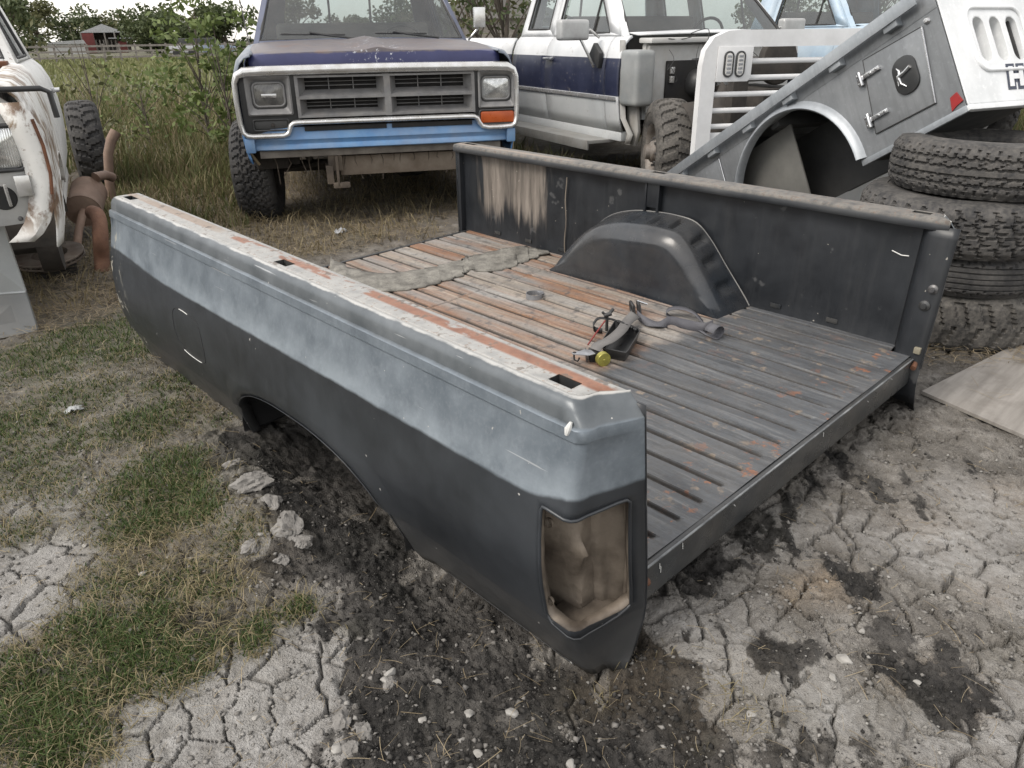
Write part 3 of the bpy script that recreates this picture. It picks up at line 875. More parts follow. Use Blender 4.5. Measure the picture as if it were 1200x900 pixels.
    for i in range(N):
        row = []
        cz = i / (N - 1)
        ribs = 0.0
        for c0 in (.30 + .11, .30 + .20, .30 + .29):     # across the top
            ribs = max(ribs, math.exp(-((cz - c0) / .010) ** 2))
        for c0 in (.71, .79, .87):
            ribs = max(ribs, math.exp(-((cz - c0) / .014) ** 2))
        for k in np.linspace(0, 1, 14):
            a = .874 - .225 * k
            edge = max(0, (k - .72) / .28)
            base = wo[i] * (1 - k) + io[i] * k
            drop = (1 - math.sqrt(max(0, 1 - edge ** 2))) * .055
            c = np.array([1.14, .06])
            dirv = base - c; dl = np.linalg.norm(dirv) + 1e-6
            p = base - dirv / dl * min(drop, base[1] * .8)
            if .10 < k < .66: p = p - dirv / dl * ribs * .020
            row.append((sgn * a, p[0], max(p[1], -.003)))
        edge_p = np.array(row[-1][1:])
        for g in (.96, .86, .70, .5, .25, 0.0):
            q = np.array([1.14, 0.0]) + (edge_p - np.array([1.14, 0.0])) * g
            row.append((sgn * (.645 + .010 * (1 - g) * (1 if g < .9 else .3)), q[0], max(q[1], -.003)))
        rows.append(row)
    wh = sheet('wheelhouse', rows, M_HOUSE, bed, 50)
    seam = [(sgn * .868, p[0], max(p[1], 0.002)) for p in wo[::3]]
    tube('seam_sealer', seam, .0032, simple('seam_sealer', (.19, .185, .175), (.09, .09, .09)), bed, 6)
    # outer well seen through the wheel opening
    rows = []
    for an in np.linspace(-12, 192, 26):
        c, s_ = math.cos(math.radians(an)), math.sin(math.radians(an))
        rows.append([(sgn * a, 1.092 + .47 * c, -.19 + .27 * max(s_, -.05) + (.02 if a < .8 else 0)) for a in (.975, .85, .70)])
    sheet('wheel_well', rows, M_BLACKVOID, bed, 60)
    prism('wheel_well_back', [(1.092 + .47 * math.cos(t), -.19 + .27 * math.sin(t)) for t in np.linspace(0, math.pi, 18)], 'x', *sorted((sgn * .70, sgn * .705)), M_BLACKVOID, bed)


for s in (-1, 1): side(s)

# ---- ribbed floor
xs = []; zs = []
pitch = .1005
for k in range(18):
    x0 = -.87 + k * pitch
    if k > 0:
        for dx, dz in ((-.013, 0), (-.007, -.011), (.005, -.0115), (.0095, 0)):
            if x0 + dx < .87: xs.append(x0 + dx); zs.append(dz)
    for dx in (.026, .050, .074):
        if x0 + dx < .872: xs.append(x0 + dx); zs.append(0.0)
xs = [-.874] + xs + [.874]; zs = [0] + zs + [0]
yf = [0, .012, .028, .040, .052, .068, .076, .2, .4, .6, .8, 1.0, 1.2, 1.4, 1.6, 1.622, 1.630, 1.638, 1.66, 1.8, 2.0, 2.2, 2.4, 2.44]
rows = []
for y in yf:
    g = float(sstep(.030, .052, np.array(y)))
    g *= 1 - (abs(y - 1.63) < .02)
    row = []
    for x, z in zip(xs, zs):
        wob = .0022 * math.sin(x * 9 + y * 5) * math.sin(y * 7 + x * 3)
        if y < .07: x = max(-.806, min(.806, x))
        row.append((x, y, z * g + wob - (.0045 if abs(y - 1.63) < .004 else 0)))
    rows.append(row)
fl = sheet('floor_panel', rows, M_FLOOR, bed, 28)
tag(fl, 'ribbed steel floor, rusty tan to the front and grey painted by the rear edge')
# raised pressed rib ends and underside
mb = MB()
mb.box((-.803, .803), (-.014, .030), (-.104, -.0035))
sill = mb.obj('rear_sill', M_SILL, bed, 40, .007, 3, fixn=True)
tag(sill, 'dark scuffed rear edge where the tailgate would close')
box('sill_edge', (-.80, .80), (-.0155, -.010), (-.0085, -.0042), simple('worn_edge', (.20, .21, .215), (.08, .085, .09), .5, 0, 9, lo=.4, hi=.55), bed, .001)
for y in (.35, .95, 1.62, 2.25):
    box('cross_member', (-.86, .86), (y, y + .07), (-.075, -.012), M_BLACKVOID, bed, .004)
box('front_edge', (-.872, .872), (2.436, 2.452), (-.05, .0035), M_SILL, bed, .003)
# bright scratches in the paint
SCR = [((-.806, -.0165, -.02), (-.800, -.0165, -.095), .004)]
for i, (x0, z0, x1, z1) in enumerate(((-.72, -.02, -.719, -.035), (-.63, -.012, -.627, -.03), (-.40, -.02, -.392, -.028), (.1, -.015, .104, -.03), (.42, -.03, .428, -.036), (-.715, -.03, -.713, -.05), (.60, -.012, .615, -.02))):
    SCR.append(((x0, -.0155, z0), (x1, -.0155, z1), .0025))
for (a, b, w_) in SCR:
    tube('paint_scratch', [a, b], w_ * .5, M_CHALK, bed, 5)
# fuel filler flap outline on the driver's side, a shallow pressed groove
fo = []
for yy, zz in [(1.70, .185), (1.79, .197), (1.86, .192), (1.895, .165), (1.905, .11), (1.895, .06), (1.86, .032), (1.78, .022), (1.70, .028), (1.675, .06), (1.668, .11), (1.675, .16)]:
    pz = [p[0] for p in PROF][::-1]; pa = [p[1] for p in PROF][::-1]
    fo.append((-(float(np.interp(zz, pz, pa)) + splay(yy, zz)) - .0002, yy, zz))
fo = [tuple(p) for p in bez(fo, 6, True)]
tube('filler_flap_seam', fo, .0011, M_BLACKVOID, bed, 6, True)
for seg in (fo[4:10], fo[36:47]):
    tube('paint_scratch', [(p[0] - .0012, p[1], p[2] - .001) for p in seg], .0016, M_CHALK, bed, 5)
# blob of weld putty at the rear corner of the rail
mk('body_filler_blob', *tube_geo([(-.985, .034, .437), (-.990, .036, .424), (-.992, .038, .411)], [.003, .0075, .004], 8), M_CHALK, bed)
# vertical scratch and sealant on the passenger wall
tube('sealant_run', [(.870 - .001, 1.705 + .004 * math.sin(k), .02 + k * .034) for k in range(12)], .0028, simple('old_sealant', (.25, .215, .17), (.12, .10, .085)), bed, 6)
tube('paint_scratch', [(.889, .165, .335), (.888, .130, .325), (.888, .105, .327)], .0022, M_CHALK, bed, 5)
# ================================================================== TYRES
def tyre_material(name, dust=.35, base=(.022, .022, .023)):
    t = NT(name)
    n = t.noise(7, 5, .65); f = t.noise(60, 4, .6)
    c = t.mix(t.ramp(n, [(.3, 0.), (.7, 1.)]), base, tuple(b * 1.9 for b in base))
    c = t.mix(t.math('MULTIPLY', t.ramp(t.math('ADD', t.math('MULTIPLY', n, .5), t.math('MULTIPLY', f, .5)), [(.40, 0.), (.66, 1.)]), dust), c, (.19, .175, .155))
    t.bump(f, .15, .002)
    return t.done(c, .8, 0.0, **{'Specular_IOR_Level': .3})


M_TYRE = tyre_material('tyre_rubber', .42, (.022, .022, .023)); M_TYRE_DUSTY = tyre_material('tyre_rubber_dusty', .62, (.026, .025, .024)); M_TYRE_DARK = tyre_material('tyre_rubber_dark', .28)


def tyre_geo(R, W, rim, pattern, seed=0, nth=264):
    """tyre about the z axis, centred; tread cut as real relief"""
    h = W / 2
    prof = []      # (r, z, tread weight, w)
    tw = W * .80
    nz = 43
    for k in range(nz):
        w = -1 + 2 * k / (nz - 1); z = w * tw / 2
        prof.append((R - .010 * w * w - .012 * max(0, abs(w) - .8) / .2, z, 1.0 if abs(w) < .97 else .0, w))
    sh = [(R - .030, tw / 2 + .012, .55), (R - .052, h - .006, .3), (R - .095, h, 0), (R - .102, h + .001, 0), (R - .104, h - .003, 0), (rim + .055, h - .004, 0), (rim + .022, h - .020, 0), (rim + .004, h - .028, 0), (rim, h - .045, 0)]
    inner = [(rim + .03, h - .05, 0), (R - .06, h - .05, 0), (R - .03, 0, 0)]
    up = [(r, z, t, 1.3) for r, z, t in sh]; dn = [(r, -z, t, -1.3) for r, z, t in sh]
    inn = [(rim + .02, h * .55, 0, 9), (R - .055, h * .62, 0, 9), (R - .03, 0, 0, 9), (R - .055, -h * .62, 0, 9), (rim + .02, -h * .55, 0, 9)]
    full = prof + up + inn + dn[::-1]
    rr = np.array([p[0] for p in full]); zz = np.array([p[1] for p in full]); tw_ = np.array([p[2] for p in full]); ww = np.array([p[3] for p in full])
    th = np.arange(nth) / nth * 2 * math.pi
    T, W_ = np.meshgrid(th, ww, indexing='ij'); TW = np.tile(tw_, (nth, 1))
    d = np.zeros(T.shape)
    if pattern == 'highway':
        ph = (T * 33 / math.pi + .30 * np.sin(W_ * 5)) % 1
        g = np.zeros(T.shape)
        for w0 in (-.55, -.18, .18, .55): g = np.maximum(g, np.abs(W_ - w0 - .03 * np.sin(T * 66)) < .055)
        g = np.maximum(g, (ph < .16) & (np.abs(W_) > .60))
        g = np.maximum(g, (((T * 66 / math.pi + W_ * 1.2) % 1) < .14) & (np.abs(W_) < .55) & (np.abs(W_) > .18))
        d = .013 * g
    elif pattern == 'allterrain':
        g = np.zeros(T.shape)
        for w0 in (-.5, 0, .5): g = np.maximum(g, np.abs(W_ - w0 - .10 * np.sign(np.sin(T * 38 + w0 * 3))) < .06)
        g = np.maximum(g, ((T * 19 / math.pi + .35 * np.sign(W_) * (np.abs(W_) * 2 % 1)) % 1) < .20)
        d = .015 * g
    elif pattern == 'mud':
        a = (T * 12 / math.pi + .38 * np.abs(W_)) % 1; b = (T * 12 / math.pi + .5 + .38 * np.abs(W_)) % 1
        lug = np.where(W_ > 0, (a < .60) & (W_ > .02), (b < .60) & (W_ < -.02))
        cen = (np.abs(W_) < .16) & (((T * 24 / math.pi) % 1) < .62)
        g = 1 - np.maximum(lug, cen)
        d = .017 * g
    else:
        g = np.zeros(T.shape)
        for w0 in (-.62, -.30, 0, .30, .62): g = np.maximum(g, np.abs(W_ - w0) < .045)
        g = np.maximum(g, (((T * 44 / math.pi + W_ * .8) % 1) < .13) & (np.abs(W_) > .62))
        d = .010 * g
    d = d * TW
    Rn = rr[None, :] - d
    Rn = Rn + (.0012 * np.sin(T * 5 + seed) + .0008 * np.sin(T * 13 + seed * 2)) * (W_ < 5)
    V = np.stack([Rn * np.cos(T), Rn * np.sin(T), np.tile(zz, (nth, 1))], -1).reshape(-1, 3)
    n, m = nth, len(full)
    i, j = np.meshgrid(np.arange(n), np.arange(m), indexing='ij')
    a = i * m + j; b = ((i + 1) % n) * m + j; c = ((i + 1) % n) * m + (j + 1) % m; dd = i * m + (j + 1) % m
    F = np.stack([a, b, c, dd], -1).reshape(-1, 4)
    return V, F


def tyre(name, R, W, rim, pattern, mat, parent=None, M=None, seed=0, nth=264):
    V, F = tyre_geo(R, W, rim, pattern, seed, nth)
    o = bulk(name, V, F, None, mat, parent, smooth=True)
    o.data.set_sharp_from_angle(angle=math.radians(42))
    if M is not None: o.matrix_basis = M
    return o


STX, STY = 1.86, .195
z0 = -.012
for i, (R, W, dx, dy, pat, mt, lab, tl) in enumerate((
        (.380, .265, .02, .0, 'mud', M_TYRE_DUSTY, 'muddy chunky off-road tyre at the bottom of the stack', 0),
        (.375, .185, .0, .01, 'ribbed', M_TYRE_DARK, 'narrow worn tyre third down in the stack', .01),
        (.415, .235, -.02, .03, 'allterrain', M_TYRE, 'wide blocky tyre second from the top of the stack', -.012),
        (.395, .225, .05, -.02, 'highway', M_TYRE, 'dusty tyre on top of the stack under the tilted flatbed', .015))):
    o = tyre('tyre', R, W, .20 if i else .195, pat, mt, None, Matrix.Translation((STX + dx, STY + dy, z0 + W / 2)) @ Matrix.Rotation(tl, 4, 'Y') @ Matrix.Rotation(i * 1.3, 4, 'Z'), i, 300)
    tag(o, lab, 'tyre', 'stacked tyres')
    z0 += W - .012
STACK_TOP = z0

# ================================================================== TILTED SERVICE FLATBED
FB_ANG = math.radians(31.5)
_ax = np.array([.313, .950, 0]); _ax /= np.linalg.norm(_ax)
_es = _ax * math.cos(FB_ANG) + np.array([0, 0, -math.sin(FB_ANG)])          # down the slope, rear to front
_et = _ax * math.sin(FB_ANG) + np.array([0, 0, math.cos(FB_ANG)])           # up from the deck
_ev = np.array([_ax[1], -_ax[0], 0])                                        # across
_o = np.array([1.734, .266, .985])
FBM = Matrix(((_ev[0], _es[0], _et[0], _o[0]), (_ev[1], _es[1], _et[1], _o[1]), (_ev[2], _es[2], _et[2], _o[2]), (0, 0, 0, 1)))
flat = empty('flatbed_body', mat=FBM)
tag(flat, 'grey steel service flatbed tilted nose down with its rear propped on the tyre stack', 'flatbed')


def alu_material(name, a, b, rough, metal, streak=.5):
    t = NT(name)
    n = t.noise(3.0, 5, .6); s = t.noise(1.0, 5, .6, t.mapped((8, 40, 5))); f = t.noise(45, 4, .6)
    c = t.mix(t.ramp(n, [(.3, 0.), (.7, 1.)]), a, b)
    c = t.mix(t.math('MULTIPLY', t.ramp(s, [(.45, 0.), (.75, 1.)]), streak * .6), c, tuple(x * .55 for x in a))
    c = t.mix(t.math('MULTIPLY', t.ramp(f, [(.55, 0.), (.75, 1.)]), .25), c, tuple(min(1, x * 1.5) for x in b))
    t.bump(t.math('ADD', n, t.math('MULTIPLY', f, .05)), .08, .02)
    return t.done(c, t.math('ADD', rough - .12, t.math('MULTIPLY', n, .28)), metal)


M_FB = alu_material('flatbed_steel', (.17, .18, .19), (.26, .27, .28), .42, .55)
M_FBW = alu_material('flatbed_pale', (.55, .57, .58), (.70, .71, .72), .45, .1)
M_FBEDGE = alu_material('flatbed_edge', (.23, .25, .27), (.34, .36, .38), .45, .5)
M_FBDARK = simple('flatbed_underside', (.028, .029, .030), (.05, .05, .05), .7)
M_CHROME = simple('chrome', (.62, .63, .64), (.45, .45, .46), .22, .9, 14)
M_BADGE = simple('badge_black', (.020, .022, .024), (.03, .03, .03), .35)
M_REFLECT = simple('red_reflector', (.30, .022, .022), (.20, .015, .015), .35)
FBW, FBS, FBT = 2.05, 1.93, .545
acx, acr = .980, .435


def side_poly(n=40):
    """side outline in (s, t) with the wheel arch"""
    pts = [(0, 0), (acx - acr, 0)]
    for k in range(1, n): 
        an = math.pi - math.pi * k / n
        pts.append((acx + acr * math.cos(an), .012 + acr * math.sin(an)))
    pts += [(acx + acr, 0), (FBS, 0), (FBS, FBT - .10), (-.0, FBT - .10)]
    return pts


for v0, v1 in ((.0, .006), (FBW - .006, FBW)):
    sp = prism('side_skirt', side_poly(), 'x', v0, v1, M_FB, flat)
    # fender trim
    rows = []
    for k in range(41):
        an = math.pi * k / 40; c, s_ = math.cos(an), math.sin(an)
        sg = -1 if v0 == 0 else 1; xb = 0 if v0 == 0 else FBW
        rows.append([(xb, acx + (acr + .034) * c, .012 + (acr + .034) * s_), (xb + sg * .010, acx + (acr + .026) * c, .012 + (acr + .026) * s_),
                     (xb + sg * .030, acx + (acr + .012) * c, .012 + (acr + .012) * s_), (xb + sg * .034, acx + acr * c, .012 + acr * s_),
                     (xb + sg * .026, acx + (acr - .008) * c, .012 + (acr - .008) * s_), (xb - sg * .02, acx + (acr - .006) * c, .012 + (acr - .006) * s_)])
    sheet('fender_trim', rows, M_FBEDGE, flat, 50)
    box('bottom_edge', (-.006, .012) if v0 == 0 else (FBW - .012, FBW + .006), (-.004, acx - acr - .004), (-.022, .006), M_FBEDGE, flat, .003)
    # deck edge: rub rail over stake pockets
    xr = (-.028, .004) if v0 == 0 else (FBW - .004, FBW + .028)
    box('deck_edge', (-.002, .05) if v0 == 0 else (FBW - .05, FBW + .002), (.0, FBS), (FBT - .105, FBT), M_FB, flat, .004)
    box('rub_rail', (-.050, -.040) if v0 == 0 else (FBW + .040, FBW + .050), (.05, FBS - .01), (FBT - .060, FBT - .002), M_FBEDGE, flat, .003)
    for k in range(6):
        s0 = .16 + k * .32
        box('stake_bracket', (-.0405, -.002) if v0 == 0 else (FBW + .002, FBW + .0405), (s0, s0 + .07), (FBT - .085, FBT - .012), M_FBEDGE, flat, .003)
# deck and cross beams
box('deck', (.051, FBW - .051), (.002, FBS), (FBT - .03, FBT - .006), M_FB, flat, .002)
for k in range(5):
    box('cross_beam', (.05, FBW - .05), (.25 + k * .38, .31 + k * .38), (FBT - .13, FBT - .031), M_FBDARK, flat, .003)
for v in (.60, 1.38):
    box('long_beam', (v, v + .07), (.05, FBS - .02), (FBT - .30, FBT - .131), M_FBDARK, flat, .004)
box('box_floor', (.008, .46), (.01, acx - acr - .01), (-.004, .004), M_FBDARK, flat, .001)
box('box_wall', (.455, .462), (.01, acx - acr - .01), (.005, FBT - .131), M_FBDARK, flat, .001)
box('fender_box', (.40, .41), (acx - acr + .01, FBS), (.0, FBT - .131), M_FBDARK, flat, .001)
box('inner_panel', (.12, .13), (acx + .02, acx + acr + .05), (.0, FBT - .131), simple('putty_panel', (.12, .118, .108), (.085, .083, .077), .7), flat, .001)
# rear tool box door
dp = [(.080, .405), (.388, .430), (.426, .088), (.116, .078)]
prism('door', dp, 'x', -.006, -.0015, M_FB, flat, .002)
seam = []
for i in range(4):
    a, b = dp[i], dp[(i + 1) % 4]
    tube('door_gap', [(-.005, a[0], a[1]), (-.005, b[0], b[1])], .0028, M_FBDARK if i in (0, 1, 2) else M_CHROME, flat, 5)
tube('door_trim', [(-.010, .080, .405), (-.010, .116, .078)], .0035, M_CHROME, flat, 6)
for (s0, t0) in ((.398, .352), (.415, .155)):
    h = MB()
    h.box((-.018, -.006), (s0 - .085, s0 + .012), (t0 - .008, t0 + .012))
    h.tube([(-.018, s0 + .018, t0 - .032), (-.018, s0 + .018, t0 + .034)], .010, 8)
    h.box((-.014, -.006), (s0 + .010, s0 + .042), (t0 - .028, t0 + .030))
    hg = h.obj('hinge', M_CHROME, flat, 40, .002, fixn=True)
    for k in (-.07, -.035): lathe('hinge_bolt', [(0, -.024), (.006, -.023), (.007, -.018)], M_CHROME, hg, 8, 'x', (0, s0 + k, t0 + .002))
    for k in (-.018, .020): lathe('hinge_bolt', [(0, -.020), (.006, -.019), (.007, -.014)], M_CHROME, hg, 8, 'x', (0, s0 + .034, t0 + k))
# badge: dark oval with the bright steer mark
bc = (.205, .255)
bd = mk('badge', *prism_geo([(bc[0] + x, bc[1] + y) for x, y in rrect(.118, .165, .052, 6)], 'x', -.016, -.004), M_BADGE, flat, 35, .004, fixn=True)
mb = MB()
mb.tube([(-.018, bc[0] + .030, bc[1] + .046), (-.0195, bc[0] + .020, bc[1] + .030), (-.020, bc[0] + .022, bc[1] + .012), (-.020, bc[0] + .030, bc[1] - .002), (-.0195, bc[0] + .026, bc[1] - .028), (-.018, bc[0] + .006, bc[1] - .050)], [.003, .0055, .008, .009, .006, .003], 8)
mb.tube([(-.020, bc[0] + .024, bc[1] + .008), (-.021, bc[0] - .004, bc[1] + .012), (-.020, bc[0] - .034, bc[1] + .022)], [.011, .0075, .009], 8)
mb.tube([(-.019, bc[0] + .034, bc[1] + .014), (-.019, bc[0] + .040, bc[1] - .030)], [.006, .003], 8)
mb.obj('badge_emblem', M_CHROME, bd, 50, fixn=True)
lathe('screw_button', [(0, -.014), (.010, -.013), (.013, -.008), (.016, -.001)], M_CHROME, flat, 14, 'x', (0, .055, .415))
prism('side_reflector', [(.004, .030), (.036, .022), (.060, .010), (.052, .066), (.020, .075)], 'x', -.006, -.001, M_REFLECT, flat)
prism('door', [(1.46, .43), (1.86, .43), (1.86, .05), (1.46, .05)], 'x', -.006, -.0015, M_FB, flat, .002)
tube('door_trim', [(-.008, 1.46, .43), (-.008, 1.46, .05)], .0035, M_CHROME, flat, 6)
lathe('door_latch', [(0, -.030), (.03, -.028), (.034, -.010), (.034, 0)], M_BADGE, flat, 16, 'x', (0, 1.52, .22))
# rear panel with lamp cut outs
def plate_with_holes(name, w, h, holes, y, mat, parent, t=.006, frame=None):
    """flat plate in the v-t plane, holes = rounded slots (cx, cz, hw, hh)"""
    bm = bmesh.new()
    nx = 160; nz = 60
    xs_ = np.linspace(w[0], w[1], nx); zs_ = np.linspace(h[0], h[1], nz)
    def ins(x, z):
        for cx, cz, hw, hh in holes:
            dx = abs(x - cx); dz = max(abs(z - cz) - (hh - hw), 0)
            if dx * dx + dz * dz < hw * hw: return True
        return False
    vs = {}
    def gv(i, j):
        if (i, j) not in vs: vs[i, j] = bm.verts.new((xs_[i], y, zs_[j]))
        return vs[i, j]
    for i in range(nx - 1):
        for j in range(nz - 1):
            if ins((xs_[i] + xs_[i + 1]) / 2, (zs_[j] + zs_[j + 1]) / 2): continue
            bm.faces.new((gv(i, j), gv(i + 1, j), gv(i + 1, j + 1), gv(i, j + 1)))
    # pull jagged border vertices onto the slot outline
    for v in bm.verts:
        if v.is_boundary:
            for cx, cz, hw, hh in holes:
                dx = v.co.x - cx; dz0 = v.co.z - cz; s_ = max(abs(dz0) - (hh - hw), 0); cz2 = cz + math.copysign(hh - hw, dz0) if s_ > 0 else v.co.z
                d = math.hypot(dx, v.co.z - cz2)
                if 0 < d < hw * 1.5:
                    v.co.x = cx + dx * hw / d; v.co.z = cz2 + (v.co.z - cz2) * hw / d
    me = bpy.data.meshes.new(name); bm.to_mesh(me); bm.free(); fin(me, mat, 30)
    o = bpy.data.objects.new(name, me); COL.objects.link(o); o.parent = parent
    m_ = o.modifiers.new('solid', 'SOLIDIFY'); m_.thickness = t; m_.offset = 0
    return o


holes = [(cx, .290, .037, .100) for cx in (.215, .325, .435)]
plate_with_holes('rear_panel', (.002, .62), (.004, FBT), holes + [], -.006, M_FBW, flat)
box('rear_panel', (.6205, FBW - .002), (-.009, -.003), (.004, FBT), M_FBW, flat, .002)
box('rear_edge', (-.004, FBW + .004), (-.016, .012), (-.020, .003), M_FBW, flat, .004)
ring = [(x + .325, -.012, z + .290) for x, z in rrect(.375, .285, .060, 6)]
tube('lamp_frame', ring, .008, M_FBW, flat, 8, True)
for cx in (.215, .325, .435):
    rows = []
    for k in range(25):
        an = 2 * math.pi * k / 24; c, s_ = math.cos(an), math.sin(an)
        zz = .290 + .037 * s_ + math.copysign(.063, s_) * (abs(s_) > 1e-6); xx = cx + .037 * c
        rows.append([(xx, -.008, zz), (xx, .050, zz)])
    sheet('lamp_tube', rows, M_FBW, flat, 50)
box('lamp_backing', (.12, .58), (.051, .056), (.16, .41), simple('lamp_backing', (.40, .39, .37), (.30, .29, .28), .6), flat, .001)
lathe('marker_hole', [(0, -.010), (.012, -.011), (.014, -.008)], M_BADGE, flat, 14, 'y', (.12, 0, .512))


for nm_, g_, yy, mt_ in (('letter_outline', .013, -.0115, simple('letter_navy', (.035, .045, .075))), ('letter_face', .0, -.0135, M_FBW)):
    mb = MB()
    for x0_, x1_, z0_, z1_ in ((.300, .328, .070, .160), (.368, .396, .070, .160), (.327, .369, .103, .127)):
        d = lambda z: (z - .07) * .25
        q = [(x0_ - g_ + d(z0_ - g_), z0_ - g_), (x1_ + g_ + d(z0_ - g_), z0_ - g_), (x1_ + g_ + d(z1_ + g_), z1_ + g_), (x0_ - g_ + d(z1_ + g_), z1_ + g_)]
        mb.prism(q, 'y', yy, yy + .0018)
    mb.obj(nm_, mt_, flat, 0, fixn=True)

# ================================================================== WHITE HEADACHE RACK
RK_O = np.array([2.66, 2.10, 0.0])
_ra = np.array([.83, -.55, 0.]); _ra /= np.linalg.norm(_ra)
rack = empty('headache_rack', mat=Matrix(((_ra[0], -_ra[1], 0, RK_O[0]), (_ra[1], _ra[0], 0, RK_O[1]), (0, 0, 1, 0), (0, 0, 0, 1))))
tag(rack, 'white steel headache rack with horizontal bars and two oval lamps behind the flatbed', 'rack')
M_WHITE = simple('white_powdercoat', (.66, .665, .67), (.56, .565, .57), .4, 0, 5, dust=.08)
RW, RH = 1.95, 1.235
fr = [(.0, 0, 0.), (.0, 0, RH - .16), (.012, 0, RH - .085), (.05, 0, RH - .03), (.12, 0, RH - .004), (.20, 0, RH), (RW - .20, 0, RH), (RW - .12, 0, RH - .004), (RW - .05, 0, RH - .03), (RW - .012, 0, RH - .085), (RW, 0, RH - .16), (RW, 0, 0)]
rows = []
for i, p in enumerate(fr):
    a = np.array(fr[max(i - 1, 0)]); b = np.array(fr[min(i + 1, len(fr) - 1)]); d = b - a; d /= np.linalg.norm(d); nrm = np.array([d[2], 0, -d[0]])
    c = np.array(p); w = .05
    rows.append([tuple(c - nrm * w + np.array([0, y, 0]) * 1) if s < 0 else tuple(c + nrm * w + np.array([0, y, 0])) for s, y in ((-1, -.035), (1, -.035), (1, .035), (-1, .035))])
sheet('frame', rows, M_WHITE, rack, 40, closed=True)
for z in (.92, 1.02, 1.12, .82, .72):
    tube('bar', [(.04, 0, z - .02), (RW - .04, 0, z - .02)], .017, M_WHITE, rack, 10)
box('lower_plate', (.045, RW - .045), (-.01, .01), (.05, .66), M_WHITE, rack, .003)
for x0 in (.05, RW - .29):
    pl = prism('lamp_plate', [(x0, RH - .255), (x0 + .22, RH - .255), (x0 + .24, RH - .235), (x0 + .24, RH - .045), (x0 + .0, RH - .045)], 'y', -.045, -.036, M_WHITE, rack, .003)
    for k in (.075, .155):
        ln = mk('lamp_lens', *prism_geo([(x0 + k + a, RH - .15 + b) for a, b in rrect(.046, .135, .022, 5)], 'y', -.056, -.0455), simple('lamp_lens', (.45, .44, .42), (.6, .6, .58), .25), pl, 30, .003, fixn=True)
        tube('lamp_gasket', [(x0 + k + a, -.050, RH - .15 + b) for a, b in rrect(.056, .146, .027, 5)], .0065, M_BADGE, pl, 6, True)
        for q in range(5):
            box('lamp_cell', (x0 + k - .015, x0 + k + .015), (-.0585, -.0562), (RH - .205 + q * .024, RH - .190 + q * .024), M_CHROME, ln, .001)
# ================================================================== TRUCKS (local frame: x to the right seen from the front, y rearwards, z up)
def frame_of(origin, rear):
    r = np.array([rear[0], rear[1], 0.0]); r /= np.linalg.norm(r); ax = np.array([r[1], -r[0], 0])
    return Matrix(((ax[0], r[0], 0, origin[0]), (ax[1], r[1], 0, origin[1]), (0, 0, 1, origin[2]), (0, 0, 0, 1)))


def glass_material(name, tint=(.10, .115, .115), rough=.06):
    t = NT(name)
    mx = t.n('ShaderNodeMixShader'); tr = t.n('ShaderNodeBsdfTransparent'); tr.inputs[0].default_value = (.62, .68, .68, 1)
    gl = t.n('ShaderNodeBsdfGlossy'); gl.inputs['Roughness'].default_value = rough; gl.inputs[0].default_value = (.85, .88, .9, 1)
    fr = t.n('ShaderNodeFresnel'); fr.inputs[0].default_value = 1.5
    f2 = t.math('ADD', t.math('MULTIPLY', fr.outputs[0], .9), .05, clamp=True)
    t.l(f2, mx.inputs[0]); t.l(tr.outputs[0], mx.inputs[1]); t.l(gl.outputs[0], mx.inputs[2])
    df = t.n('ShaderNodeBsdfDiffuse'); df.inputs[0].default_value = (.30, .29, .27, 1)
    m2 = t.n('ShaderNodeMixShader'); t.l(t.ramp(t.noise(3.0, 5, .65), [(.35, .02), (.8, .15)]), m2.inputs[0]); t.l(mx.outputs[0], m2.inputs[1]); t.l(df.outputs[0], m2.inputs[2])
    t.l(m2.outputs[0], t.out.inputs[0])
    return t.m


M_GLASS = glass_material('dusty_glass')
M_RUBBER = simple('black_rubber', (.018, .018, .019), (.03, .03, .03), .7)
M_TRIM = simple('black_trim', (.022, .023, .024), (.04, .04, .04), .5)
M_FRAME = simple('chassis_grime', (.060, .048, .038), (.115, .092, .070), .85, 0, 9, .5, 40)
M_DARKFRAME = simple('chassis_black', (.020, .018, .016), (.045, .038, .032), .85, 0, 9, .5, 40)
M_SEAT = simple('seat_vinyl', (.085, .075, .068), (.12, .11, .10), .75)
M_DASH = simple('dash_plastic', (.05, .05, .055), (.08, .078, .075), .7, dust=.3)
M_ARGENT = simple('argent_plastic', (.150, .150, .155), (.225, .225, .225), .5, .2, 12, dust=.18)
M_CHROMEW = simple('weathered_chrome', (.70, .71, .72), (.52, .51, .49), .24, .7, 9, dust=.12)
M_STEELRIM = simple('steel_wheel', (.24, .22, .20), (.13, .105, .085), .6, .3, 14)

CABX = [(1.255, .870), (1.235, .905), (1.20, .938), (1.12, .972), (.98, .993), (.86, .995), (.74, .985), (.60, .965), (.50, .935)]
_cz = [c[0] for c in CABX][::-1]; _cx = [c[1] for c in CABX][::-1]


def cabx(z): return float(np.interp(z, _cz, _cx))


def gx(z): return .872 - .175 * (z - 1.25) / .58


def body_sheet(name, sgn, y0, y1, mat, parent, z0=.50, z1=1.255, ny=8, crown=0.0):
    zs_ = [z for z, _ in CABX if z0 <= z <= z1]
    zs_ = sorted(set(zs_ + [z0, z1]), reverse=True)
    P = [[(sgn * cabx(z), y, z) for y in np.linspace(y0, y1, ny)] for z in zs_]
    o = sheet(name, P, mat, parent, 40); m = o.modifiers.new('s', 'SOLIDIFY'); m.thickness = .02; m.offset = -1 if sgn < 0 else 1
    return o


